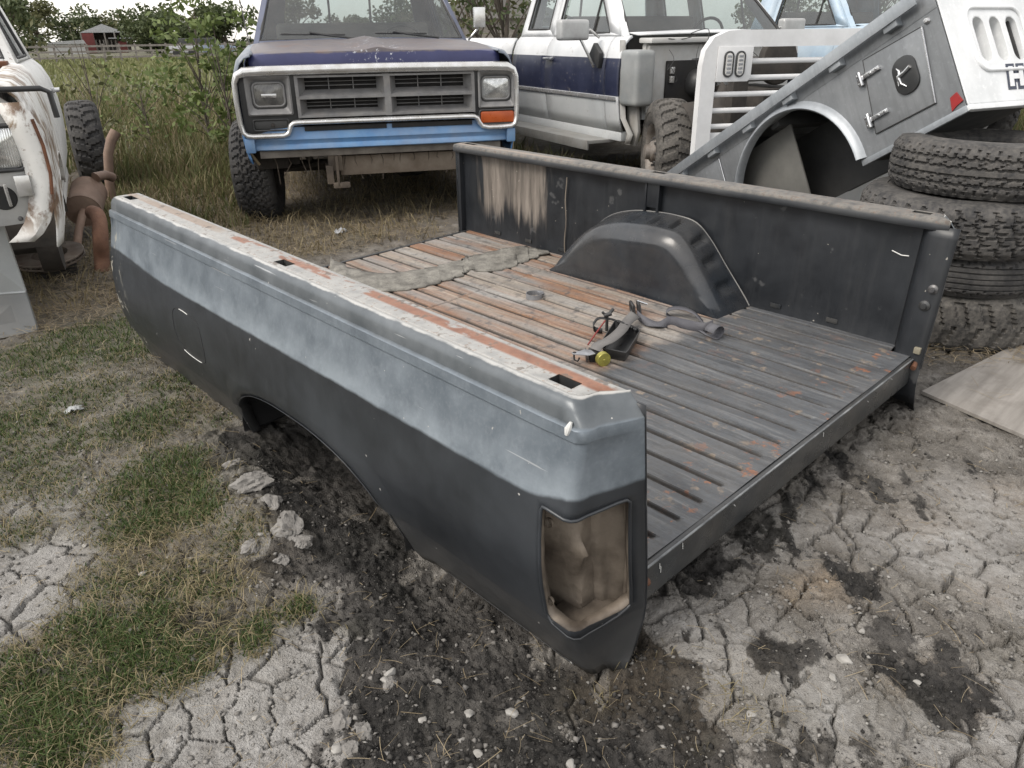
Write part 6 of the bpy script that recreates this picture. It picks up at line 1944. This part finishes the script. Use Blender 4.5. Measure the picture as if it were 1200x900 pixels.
def blades(name, xy, h, w, lean, mat, rng, base_z=None, droop=.35):
    """grass blades as bent tapering strips: two quads and a tip"""
    n = len(xy)
    z = ground_h(xy[:, 0], xy[:, 1]) - .004 if base_z is None else base_z
    an = rng.uniform(0, 2 * math.pi, n); ld = rng.uniform(0, 2 * math.pi, n)
    L = lean * rng.uniform(.3, 1.0, n) * h
    sx, sy = np.cos(an) * w / 2, np.sin(an) * w / 2
    lx, ly = np.cos(ld) * L, np.sin(ld) * L
    V = np.zeros((n, 5, 3))
    for k, (f, ww) in enumerate(((0, 1.0), (.5, .85))):
        px = xy[:, 0] + lx * f * f * 1.2; py = xy[:, 1] + ly * f * f * 1.2; pz = z + h * f
        V[:, 2 * k, 0] = px - sx * ww; V[:, 2 * k, 1] = py - sy * ww; V[:, 2 * k, 2] = pz
        V[:, 2 * k + 1, 0] = px + sx * ww; V[:, 2 * k + 1, 1] = py + sy * ww; V[:, 2 * k + 1, 2] = pz
    V[:, 4, 0] = xy[:, 0] + lx; V[:, 4, 1] = xy[:, 1] + ly; V[:, 4, 2] = z + h * (1 - droop * np.minimum(L / h, 1))
    b = np.arange(n) * 5
    F4 = np.stack([b, b + 1, b + 3, b + 2], 1); F3 = np.stack([b + 2, b + 3, b + 4], 1)
    return bulk(name, V.reshape(-1, 3), F4, F3, mat)


def fan_points(n, r0, r1, a0, a1, rng, power=1.0):
    """points spread over a sector of the yard (distance from where the photographer stands)"""
    u = rng.uniform(0, 1, n); r = np.sqrt(r0 ** 2 + (r1 ** 2 - r0 ** 2) * u) if power == 1 else r0 * (r1 / r0) ** u
    fw = math.atan2(CAM_ROWS[2][1], CAM_ROWS[2][0]); a = fw - rng.uniform(math.radians(a0), math.radians(a1), n)
    return np.stack([CAM_POS[0] + r * np.cos(a), CAM_POS[1] + r * np.sin(a)], 1)


def under_bed(xy): return (np.abs(xy[:, 0]) < .93) & (xy[:, 1] > -.02) & (xy[:, 1] < 2.48)


rng = np.random.default_rng(21)
M_GRASS = leaf_material('green_grass', (.032, .062, .015), (.095, .125, .040))
M_DRYGR = leaf_material('dry_grass', (.150, .125, .065), (.310, .260, .150))
M_STRAW = leaf_material('straw', (.150, .115, .070), (.340, .280, .185), .7, .1)
M_WEED = leaf_material('weeds', (.070, .085, .030), (.185, .185, .080))
M_WEEDDRY = leaf_material('dry_weeds', (.140, .112, .060), (.300, .250, .150))

# short green grass round the bed
xy = fan_points(300000, .9, 5.0, -50, 40, rng, 2)
_, near_, dk_, gr_, li_, pa_, ta_ = ground_fields(xy[:, 0], xy[:, 1])
keep = (rng.uniform(0, 1, len(xy)) < sstep(.24, .60, gr_) * .75) & ~under_bed(xy)
g = xy[keep]; r_ = np.hypot(g[:, 0] - CAM_POS[0], g[:, 1] - CAM_POS[1])
tall = .018 + .045 * rng.uniform(0, 1, len(g)) ** 1.5 * sstep(.40, .9, gr_[keep])
o = blades('green_grass', g, tall, .0018 + .0012 * rng.uniform(0, 1, len(g)) + .0004 * r_, 1.1, M_GRASS, rng); tag(o, 'short green grass growing in patches on the dirt', 'grass', kind='stuff')
keep = (rng.uniform(0, 1, len(xy)) < sstep(.10, .42, gr_) * .36 + sstep(.2, .7, li_) * .16 * (1 - dk_)) & ~under_bed(xy)
g = xy[keep]
o = blades('dry_grass', g, .015 + .05 * rng.uniform(0, 1, len(g)) ** 2, .0016 + .001 * rng.uniform(0, 1, len(g)), 1.8, M_DRYGR, rng, droop=.7); tag(o, 'dry yellow grass mixed through the green patches', 'grass', kind='stuff')


# straw lying about
def straw(name, xy, ln, w, mat, rng, lift=.006):
    n = len(xy); an = rng.uniform(0, 2 * math.pi, n); bend = rng.normal(0, .45, n); K = 5
    V = np.zeros((n, K, 2, 3)); z0 = ground_h(xy[:, 0], xy[:, 1]) + lift * rng.uniform(.2, 1.0, n) + .5 * w
    tilt = rng.normal(0, .18, n)
    px, py = xy[:, 0].copy(), xy[:, 1].copy(); pz = z0.copy()
    for k in range(K):
        a = an + bend * k / K; s = ln / (K - 1)
        V[:, k, 0] = np.stack([px - np.sin(a) * w / 2, py + np.cos(a) * w / 2, pz], 1); V[:, k, 1] = np.stack([px + np.sin(a) * w / 2, py - np.cos(a) * w / 2, pz], 1)
        px = px + np.cos(a) * s; py = py + np.sin(a) * s; pz = np.maximum(pz + np.abs(tilt) * s * (1 - k / 2.2), z0 * 0 + pz - .02)
    b = (np.arange(n) * K * 2)[:, None]
    F = np.concatenate([np.stack([b[:, 0] + 2 * k, b[:, 0] + 2 * k + 1, b[:, 0] + 2 * k + 3, b[:, 0] + 2 * k + 2], 1) for k in range(K - 1)])
    return bulk(name, V.reshape(-1, 3), F, None, mat)


xy = fan_points(120000, .9, 8.0, -45, 45, rng, 2)
_, near_, dk_, gr_, li_, pa_, ta_ = ground_fields(xy[:, 0], xy[:, 1])
pr = .022 + .95 * sstep(.22, .65, li_) * (np.hypot(xy[:, 0] - CAM_POS[0], xy[:, 1] - CAM_POS[1]) > 3.0) + .10 * sstep(.3, .9, li_)
keep = (rng.uniform(0, 1, len(xy)) < pr) & ~under_bed(xy)
g = xy[keep]; r_ = np.hypot(g[:, 0] - CAM_POS[0], g[:, 1] - CAM_POS[1])
o = straw('loose_straw', g, (.012 + .055 * rng.uniform(0, 1, len(g)) ** 2.0) * (1 + 1.1 * (r_ > 3)), .0005 + .0010 * rng.uniform(0, 1, len(g)) ** 2 + .0006 * np.maximum(r_ - 1.2, 0), M_STRAW, rng, .012 + .02 * (r_ > 3))
tag(o, 'loose straw and dead stems strewn over the yard', 'straw', kind='stuff')
# upright dead tufts around the trucks
xy = fan_points(26000, 4.3, 8.5, -42, 20, rng); _, near_, dk_, gr_, li_, pa_, ta_ = ground_fields(xy[:, 0], xy[:, 1])
g = xy[(rng.uniform(0, 1, len(xy)) < sstep(.3, .8, li_) * .8) & ~under_bed(xy)]
o = blades('dead_tufts', g, .04 + .16 * rng.uniform(0, 1, len(g)) ** 2.2, .004 + .003 * rng.uniform(0, 1, len(g)), 1.3, M_WEEDDRY, rng, droop=.5); tag(o, 'brown dead grass tufts standing round the parked trucks', 'grass', kind='stuff')

# tall weeds behind the vehicles
xy = np.concatenate([fan_points(95000, 6.6, 19.0, -46, 40, rng), fan_points(45000, 5.9, 9.5, -46, 30, rng)])
n_ = fbm(xy[:, 0] * .6, xy[:, 1] * .6, 3, 131)
keep = rng.uniform(0, 1, len(xy)) < sstep(.22, .50, n_ + .015 * (np.hypot(xy[:, 0] + 1.9, xy[:, 1] + .77) - 9))
def off_trucks(p):
    ok = np.ones(len(p), bool)
    for R in (BLUE, WHT, LFT, PAL):
        m_ = np.array(R.matrix_world.inverted()); l = p @ m_[:2, :2].T + m_[:2, 3]
        ok &= ~((np.abs(l[:, 0]) < 1.05) & (l[:, 1] > -.15) & (l[:, 1] < 5.4))
    m_ = np.array(rack.matrix_world.inverted()); l = p @ m_[:2, :2].T + m_[:2, 3]
    return ok


bpy.context.view_layer.update()
g = xy[keep]; g = g[off_trucks(g)]
r_ = np.hypot(g[:, 0] - CAM_POS[0], g[:, 1] - CAM_POS[1])
hh = (.10 + .60 * rng.uniform(0, 1, len(g)) ** 1.6) * (.45 + .75 * sstep(.40, .75, fbm(g[:, 0] * .5, g[:, 1] * .5, 3, 141))) * (.55 + .6 * sstep(7, 11, r_)) * (1 - .35 * sstep(14, 19, r_))
sel = rng.uniform(0, 1, len(g)) < .62
o = blades('tall_weeds', g[sel], hh[sel], .007 + .0008 * r_[sel], .55, M_WEED, rng); tag(o, 'tall green weeds growing behind the parked trucks', 'weeds', kind='stuff')
o = blades('dry_weeds', g[~sel], hh[~sel] * 1.05, .005 + .0007 * r_[~sel], .6, M_WEEDDRY, rng); tag(o, 'dry brown weed stems among the tall green weeds', 'weeds', kind='stuff')
xy = fan_points(60000, 18.0, 75.0, -46, 42, rng)
r_ = np.hypot(xy[:, 0] - CAM_POS[0], xy[:, 1] - CAM_POS[1])
o = blades('field_grass', xy, .10 + .25 * rng.uniform(0, 1, len(xy)) ** 2, .03 + .0016 * r_, .5, leaf_material('field_grass', (.115, .130, .048), (.240, .240, .110)), rng); tag(o, 'green field grass running back to the barn', 'grass', kind='stuff')

# ---- clods and gravel
def rocks(name, pts, size, mat, rng, flat=.7, sub=None, embed=.3):
    """many small angular stones in one mesh"""
    if sub:
        base = np.array([(0, 0, 1.), (1, 0, 0), (0, 1, 0), (-1, 0, 0), (0, -1, 0), (0, 0, -1)]); fc = np.array([(0, 1, 2), (0, 2, 3), (0, 3, 4), (0, 4, 1), (5, 2, 1), (5, 3, 2), (5, 4, 3), (5, 1, 4)])
    else: base = np.array([(0, 0, 1), (.89, 0, .45), (.28, .85, .45), (-.72, .53, .45), (-.72, -.53, .45), (.28, -.85, .45), (.72, .53, -.45), (-.28, .85, -.45), (-.89, 0, -.45), (-.28, -.85, -.45), (.72, -.53, -.45), (0, 0, -1)])
    if not sub: fc = np.array([(0, 1, 2), (0, 2, 3), (0, 3, 4), (0, 4, 5), (0, 5, 1), (1, 6, 2), (2, 7, 3), (3, 8, 4), (4, 9, 5), (5, 10, 1), (2, 6, 7), (3, 7, 8), (4, 8, 9), (5, 9, 10), (1, 10, 6), (6, 11, 7), (7, 11, 8), (8, 11, 9), (9, 11, 10), (10, 11, 6)])
    n = len(pts); an = rng.uniform(0, 2 * math.pi, n); c, s = np.cos(an), np.sin(an)
    V = base[None] * rng.uniform(.5, 1.40, (n, len(base), 1)) * np.stack([rng.uniform(.7, 1.3, n), rng.uniform(.7, 1.1, n), flat * rng.uniform(.6, 1.2, n)], 1)[:, None, :]
    X = V[..., 0] * c[:, None] - V[..., 1] * s[:, None]; Y = V[..., 0] * s[:, None] + V[..., 1] * c[:, None]
    z = ground_h(pts[:, 0], pts[:, 1])
    W = np.stack([X * size[:, None] + pts[:, 0:1], Y * size[:, None] + pts[:, 1:2], V[..., 2] * size[:, None] + (z + size * flat * (1 - embed) * .6)[:, None]], -1)
    F = (fc[None] + (np.arange(n) * len(base))[:, None, None]).reshape(-1, 3)
    return bulk(name, W.reshape(-1, 3), None, F, mat)


def clod_mat(name, a, b):
    t = NT(name); oi = t.n('ShaderNodeNewGeometry').outputs['Random Per Island']; n = t.noise(60, 4, .6)
    c = t.mix(oi, a, b); c = t.mix(t.math('MULTIPLY', n, .5), c, tuple(x * .6 for x in a)); t.bump(n, .6, .004)
    return t.done(c, .95, 0.0, **{'Specular_IOR_Level': .2})


M_CLOD = clod_mat('dark_clod', (.022, .021, .020), (.070, .066, .061)); M_PEB = clod_mat('pale_grit', (.15, .142, .130), (.33, .318, .298)); M_MIDCLOD = clod_mat('grey_clod', (.13, .122, .112), (.245, .233, .218))
xy = fan_points(90000, .9, 4.2, -45, 45, rng, 2); _, near_, dk_, gr_, li_, pa_, ta_ = ground_fields(xy[:, 0], xy[:, 1])
k1 = (rng.uniform(0, 1, len(xy)) < .50 * dk_) & ~under_bed(xy)
g = xy[k1]; o = rocks('dark_soil_clods', g, .0016 + .0085 * rng.uniform(0, 1, len(g)) ** 7, M_CLOD, rng, sub=True); tag(o, 'crumbled dark soil clods heaped along the bed', 'soil', kind='stuff')
k2 = (rng.uniform(0, 1, len(xy)) < (.050 + .05 * pa_) * (1 - .78 * dk_)) & ~under_bed(xy)
g = xy[k2]; o = rocks('pale_grit', g, .0018 + .0060 * rng.uniform(0, 1, len(g)) ** 4, M_PEB, rng, sub=True); tag(o, 'pale grit and pebbles scattered over the dirt', 'gravel', kind='stuff')
k3 = (rng.uniform(0, 1, len(xy)) < .30 * (1 - dk_) * (1 - .6 * pa_) + .08 * dk_) & ~under_bed(xy)
g = xy[k3]; o = rocks('grey_crumbs', g, .0016 + .008 * rng.uniform(0, 1, len(g)) ** 6, M_MIDCLOD, rng, .55, sub=True); tag(o, 'grey clay crumbs lying on the trampled ground', 'soil', kind='stuff')


def stone(u, v, s, flat, seed, mat, rough=False):
    rg = np.random.default_rng(seed); p = gp(u, v)
    bm = bmesh.new(); bmesh.ops.create_icosphere(bm, subdivisions=4 if rough else 3, radius=1)
    pl = rg.normal(0, 1, (9, 3)); pl /= np.linalg.norm(pl, axis=1)[:, None]; dd = rg.uniform(.50, .88, 9)
    C_ = np.array([v_.co[:] for v_ in bm.verts])
    for a, d in zip(pl, dd):
        k = C_ @ a; C_ = C_ - a[None] * (np.maximum(k - d, 0) * .9)[:, None]
    if rough:
        q = fbm(C_[:, 0] * 2.2 + C_[:, 2] * 1.7 + seed, C_[:, 1] * 2.2 - C_[:, 2] * 1.3, 5, seed) - .5; r2 = 1 - np.abs(2 * fbm(C_[:, 0] * 4 + seed, C_[:, 1] * 4 + C_[:, 2] * 3, 3, seed + 3) - 1)
        C_ = C_ * (1 + .75 * q - .22 * (r2 - .6))[:, None]
    for v_, c in zip(bm.verts, C_): v_.co = Vector((c[0] * s, c[1] * s * .75, c[2] * s * flat))
    z = float(ground_h(np.array([p[0]]), np.array([p[1]]))[0])
    me = bpy.data.meshes.new('stone'); bm.to_mesh(me); bm.free(); fin(me, mat, 24)
    o = bpy.data.objects.new('clay_chunk' if rough else 'stone', me); COL.objects.link(o); o.location = (p[0], p[1], z + s * flat * (.0 if rough else .35)); o.rotation_euler = (0, 0, rg.uniform(0, 6))
    return o


t = NT('pale_stone'); n = t.noise(30, 5, .6); t.bump(n, .4, .004); M_ST = t.done(t.mix(t.ramp(n, [(.3, 0.), (.7, 1.)]), (.20, .19, .175), (.33, .32, .30)), .85, 0.0)
t = NT('pale_clod'); n = t.noise(22, 6, .65); t.bump(n, .9, .012); M_PC = t.done(t.mix(t.ramp(n, [(.3, 0.), (.7, 1.)]), (.115, .108, .10), (.235, .225, .212)), .95, 0.0)
for i, (u, v, s) in enumerate(((168, 675, .014), (225, 777, .011), (266, 787, .013), (152, 745, .010), (300, 845, .008), (308, 640, .009), (452, 798, .013), (458, 790, .016), (548, 830, .016), (512, 798, .012), (598, 828, .018),
                               (670, 890, .016), (975, 795, .012), (990, 775, .02), (1010, 740, .010), (560, 880, .012), (395, 880, .016), (1075, 800, .010), (880, 835, .014), (100, 640, .010), (330, 690, .012), (540, 860, .013), (495, 845, .012))):
    o = stone(u, v, s, .55, 100 + i, M_ST); tag(o, 'small pale stone lying on the dark dirt around the bed', 'stone', 'pale stones in the dirt')
for i, (u, v, s) in enumerate(((303, 588, .062), (322, 606, .045), (338, 632, .060), (356, 642, .036), (296, 652, .032), (276, 556, .040), (330, 660, .030), (398, 846, .036), (425, 858, .030), (455, 800, .022), (410, 880, .03))):
    o = stone(u, v, s, .55, 200 + i, M_PC, True); tag(o, 'rough chunk of grey clay on the dark dug soil left of the bed', 'clod', 'grey clay chunks')


# ---- trees
def leaves_geo(cen, size, rng):
    n = len(cen); a = rng.normal(0, 1, (n, 3)); a /= np.linalg.norm(a, axis=1)[:, None]; b = np.cross(a, rng.normal(0, 1, (n, 3))); b /= np.linalg.norm(b, axis=1)[:, None] + 1e-9
    s = (size * rng.uniform(.6, 1.3, n))[:, None]
    V = np.stack([cen - a * s, cen + b * s * .5, cen + a * s, cen - b * s * .5], 1)
    return V.reshape(-1, 3), np.arange(n * 4).reshape(-1, 4)


def tree(name, x, y, h, spread, n_leaf, leaf, mat, bark, label, cat, rng, trunk_r=.12, base=None, group=None, clumps=16, low=.25):
    z = float(ground_h(np.array([x]), np.array([y]))[0]) if base is None else base
    root = empty(name, (x, y, z)); tag(root, label, cat, group)
    mb = MB(); mb.tube([(0, 0, -.1), (rng.normal(0, .02 * h), rng.normal(0, .02 * h), h * .35), (rng.normal(0, .04 * h), rng.normal(0, .04 * h), h * .8)], [trunk_r, trunk_r * .7, trunk_r * .2], 7)
    cs = []
    for k in range(clumps):
        a = rng.uniform(0, 2 * math.pi); zz = h * rng.uniform(low, .95); rr = spread * math.sqrt(max(.02, 1 - ((zz / h - .55) / .55) ** 2)) * rng.uniform(.25, .95)
        c = np.array([rr * math.cos(a), rr * math.sin(a), zz]); cs.append((c, spread * rng.uniform(.22, .42)))
        mb.tube([(0, 0, zz * .55), tuple(c * .5 + np.array([0, 0, zz * .32])), tuple(c)], [trunk_r * .4, trunk_r * .25, trunk_r * .08], 5)
    mb.obj('trunk', bark, root, 50)
    per = n_leaf // clumps; pts = []
    for c, r in cs:
        d = rng.normal(0, 1, (per, 3)); d /= np.linalg.norm(d, axis=1)[:, None]; pts.append(c + d * (r * rng.uniform(.25, 1.15, per) ** .6)[:, None] * np.array([1, 1, .8]))
    V, F = leaves_geo(np.concatenate(pts), np.full(per * clumps, leaf), rng)
    bulk('crown', V, F, None, mat, root)
    return root


M_BARK = simple('bark', (.075, .062, .050), (.12, .10, .08), .95)
M_LF1 = leaf_material('far_leaves', (.045, .065, .026), (.110, .130, .058)); M_LF2 = leaf_material('pale_leaves', (.075, .110, .030), (.170, .210, .070)); M_LF3 = leaf_material('olive_leaves', (.065, .070, .028), (.130, .130, .060))


def polar(u, d):
    q = CAM_ROWS.T @ np.array([(u - 600) / FPX, .46, 1.0]); q = q[:2] / np.hypot(q[0], q[1]); return CAM_POS[0] + q[0] * d, CAM_POS[1] + q[1] * d


rt = np.random.default_rng(77)
far = [(15, 95, 6.5), (45, 125, 7.0), (85, 130, 6.4), (112, 135, 5.6), (150, 130, 6.4), (182, 100, 6.0), (205, 95, 5.2), (240, 105, 4.6), (265, 98, 5.8), (300, 100, 6), (350, 96, 6), (400, 104, 5.5), (450, 95, 6), (500, 100, 5.5), (552, 90, 5.0), (600, 96, 5.5), (650, 90, 6), (700, 95, 6), (760, 100, 6), (830, 92, 6.2), (900, 96, 6.5), (980, 90, 6.5), (1060, 96, 6.5), (1150, 90, 6.5), (-60, 95, 6.5), (-130, 100, 6.5), (1250, 95, 6.5)]
FARLAB = {15: 'dark tree beyond the field over the rusted white pickup door', 45: 'leafy tree rising behind the low white shed', 85: 'broad tree rising just behind the red barn side', 112: 'dark tree rising straight behind the barn roof',
          150: 'olive tree behind the open lean-to of the barn', 182: 'tall green tree behind the board fence beyond the barn', 205: 'dark tree behind the far parked white car', 240: 'olive tree behind the far parked grey blue car', 265: 'dark tree at the field edge beside the blue pickup aerial',
          552: 'pale olive tree far behind the blue pickup mirror', 600: 'dark tree behind the grey house by the white pickup', 900: 'olive tree far behind the pale blue pickup door', 980: 'dark tree far behind the pale blue pickup windscreen'}
for i, (u, d, h) in enumerate(far):
    if u in (650, 700, 760, 830, 1060, 1150, -60, -130, 1250, 300): continue
    x, y = polar(u, d); h = h * .86; tree('far_tree', x, y, h + rt.uniform(-.9, .5), h * .72, 2600, .26, (M_LF1, M_LF3, M_LF1)[i % 3], M_BARK, FARLAB.get(u, 'dark tree beyond the field seen through the blue pickup cab windows'), 'tree', rt, .22, None, 'tree line beyond the field', 18, .10)
# leafy saplings and bare shrubs near the trucks
x, y = polar(228, 9.6); tree('sapling', x, y, 1.75, .55, 620, .045, M_LF2, M_BARK, 'slender leafy sapling growing beside the blue pickup', 'tree', rt, .018, clumps=22, low=.2)
x, y = polar(252, 8.9); tree('sapling', x, y, 1.55, .42, 560, .045, M_LF2, M_BARK, 'bushy sapling crowding the left fender of the blue pickup', 'tree', rt, .016, clumps=18, low=.15)
x, y = polar(150, 10.5); tree('weed_bush', x, y, 1.0, .60, 380, .035, M_LF2, M_BARK, 'spindly pale green bush standing in the weeds before the field', 'bush', rt, .012, clumps=18, low=.15)
x, y = polar(92, 9.2); tree('weed_bush', x, y, 1.55, .60, 420, .034, M_LF3, M_BARK, 'olive bush behind the rusted white pickup', 'bush', rt, .014, clumps=22, low=.1)
x, y = polar(556, 13.0); tree('roadside_tree', x, y, 3.2, 1.3, 1100, .05, M_LF3, M_BARK, 'thin twiggy tree seen between the blue and the white pickup', 'tree', rt, .04, clumps=26, low=.15)
x, y = polar(590, 12.0); tree('roadside_tree', x, y, 3.0, 1.0, 900, .05, M_LF1, M_BARK, 'small dark tree close beside the white pickup cab', 'tree', rt, .05, clumps=22, low=.12)
x, y = polar(530, 16.0); tree('roadside_tree', x, y, 2.6, 1.4, 900, .06, M_LF3, M_BARK, 'low olive tree behind the blue pickup mirror', 'tree', rt, .04, clumps=22, low=.1)
x, y = polar(1010, 13.5); tree('roadside_tree', x, y, 3.4, 1.3, 1100, .06, M_LF1, M_BARK, 'dark tree behind the pale blue pickup', 'tree', rt, .05, clumps=22, low=.12)

# ---- barn and fence across the field
def far_frame(u, d, dz=0.0):
    x, y = polar(u, d); q = np.array([x - CAM_POS[0], y - CAM_POS[1]]); q /= np.linalg.norm(q)
    z = float(ground_h(np.array([x]), np.array([y]))[0]) + dz
    return Matrix(((q[1], q[0], 0, x), (-q[0], q[1], 0, y), (0, 0, 1, z), (0, 0, 0, 1)))


barn = empty('barn', mat=far_frame(121, 112)); tag(barn, 'small open barn with red doors and grey tin roof across the field', 'barn')
M_RED = simple('barn_red', (.150, .032, .030), (.105, .028, .026), .8); M_TIN = simple('tin_roof', (.42, .43, .44), (.32, .32, .32), .5, .3); M_BOARD = simple('barn_board', (.24, .22, .20), (.15, .135, .12), .9)
mb = MB(); mb.prism([(-2.4, 2.3), (2.6, 2.3), (.2, 3.25)], 'y', -.02, 4.0); mb.obj('gable_roof', M_TIN, barn, 0)
for xx in (-2.3, -1.0, .25, 1.35, 2.5): box('barn_post', (xx - .08, xx + .08), (.0, .16), (0, 2.35), M_BOARD, barn, 0)
box('back_wall', (-2.3, 2.5), (3.8, 3.9), (0, 2.35), M_BOARD, barn, 0)
box('side_wall', (-2.38, -2.30), (.1, 3.9), (0, 2.35), M_RED, barn, 0); box('side_wall', (2.50, 2.58), (.1, 3.9), (0, 2.35), M_RED, barn, 0)
box('barn_door', (-2.2, -.95), (-.08, -.01), (.05, 2.25), M_RED, barn, 0); box('barn_door', (1.55, 2.5), (-.08, -.01), (.05, 1.3), M_RED, barn, 0)
box('lean_roof', (.6, 3.6), (-.6, 1.5), (1.62, 1.72), M_TIN, barn, 0)
for k in range(6): box('stall_board', (-.9 + k * .42, -.76 + k * .42), (.3, .36), (.05, 1.5), M_BOARD, barn, 0)
fen = empty('field_fence', mat=far_frame(165, 60)); tag(fen, 'grey board fence running across the field before the barn', 'fence')
for k in range(26): box('fence_post', (-10 + k * .95, -9.88 + k * .95), (0, .12), (-.2, 1.15), M_BOARD, fen, 0)
for z in (.35, .70, 1.02): box('fence_rail', (-10, 13.8), (-.03, -.002), (z - .06, z + .06), M_BOARD, fen, 0)
shed = empty('low_shed', mat=far_frame(84, 108)); tag(shed, 'low white shed beside the red barn', 'shed')
box('shed_wall', (-2.6, 1.2), (0, 2.5), (0, 1.1), simple('shed_white', (.5, .5, .49)), shed, 0)
prism('shed_roof', [(-2.8, 1.1), (1.4, 1.1), (1.2, 1.5), (-2.4, 1.3)], 'y', -.2, 2.7, M_TIN, shed)
for u, colr, lab in ((225, (.45, .46, .48), 'white car parked far off by the tree line'), (243, (.22, .27, .36), 'grey blue car parked far off by the tree line')):
    car = empty('far_car', mat=far_frame(u, 72)); tag(car, lab, 'car')
    mc = simple('far_car_paint', colr)
    prism('car_body', [(-2.1, .35), (2.1, .35), (2.15, .75), (1.2, .9), (-2.0, .92), (-2.15, .7)], 'y', 0, 1.7, mc, car, .05)
    prism('car_cabin', [(-1.6, .9), (1.0, .9), (.45, 1.42), (-1.1, 1.42)], 'y', .15, 1.55, M_TRIM, car, .05)
    for xx in (-1.3, 1.3): lathe('car_wheel', [(0, -.02), (.33, -.02), (.33, .2), (0, .2)], M_RUBBER, car, 14, 'y', (xx, 0, .33))
# grey house roofs between the trucks
hs = empty('grey_house', mat=far_frame(572, 48)); tag(hs, 'low grey gabled house between the blue and white pickups', 'house')
box('house_wall', (-4, 4.5), (0, 5), (0, 2.2), M_BOARD, hs, 0)
prism('house_roof', [(-4.4, 2.2), (4.9, 2.2), (.3, 3.9)], 'y', -.3, 5.3, simple('grey_shingle', (.15, .145, .14), (.2, .19, .18), .9), hs)
for xx in (-2.5, 1.6): box('house_window', (xx, xx + 1.0), (-.04, -.003), (.9, 1.8), M_TRIM, hs, 0)
print('objects', len(bpy.data.objects))
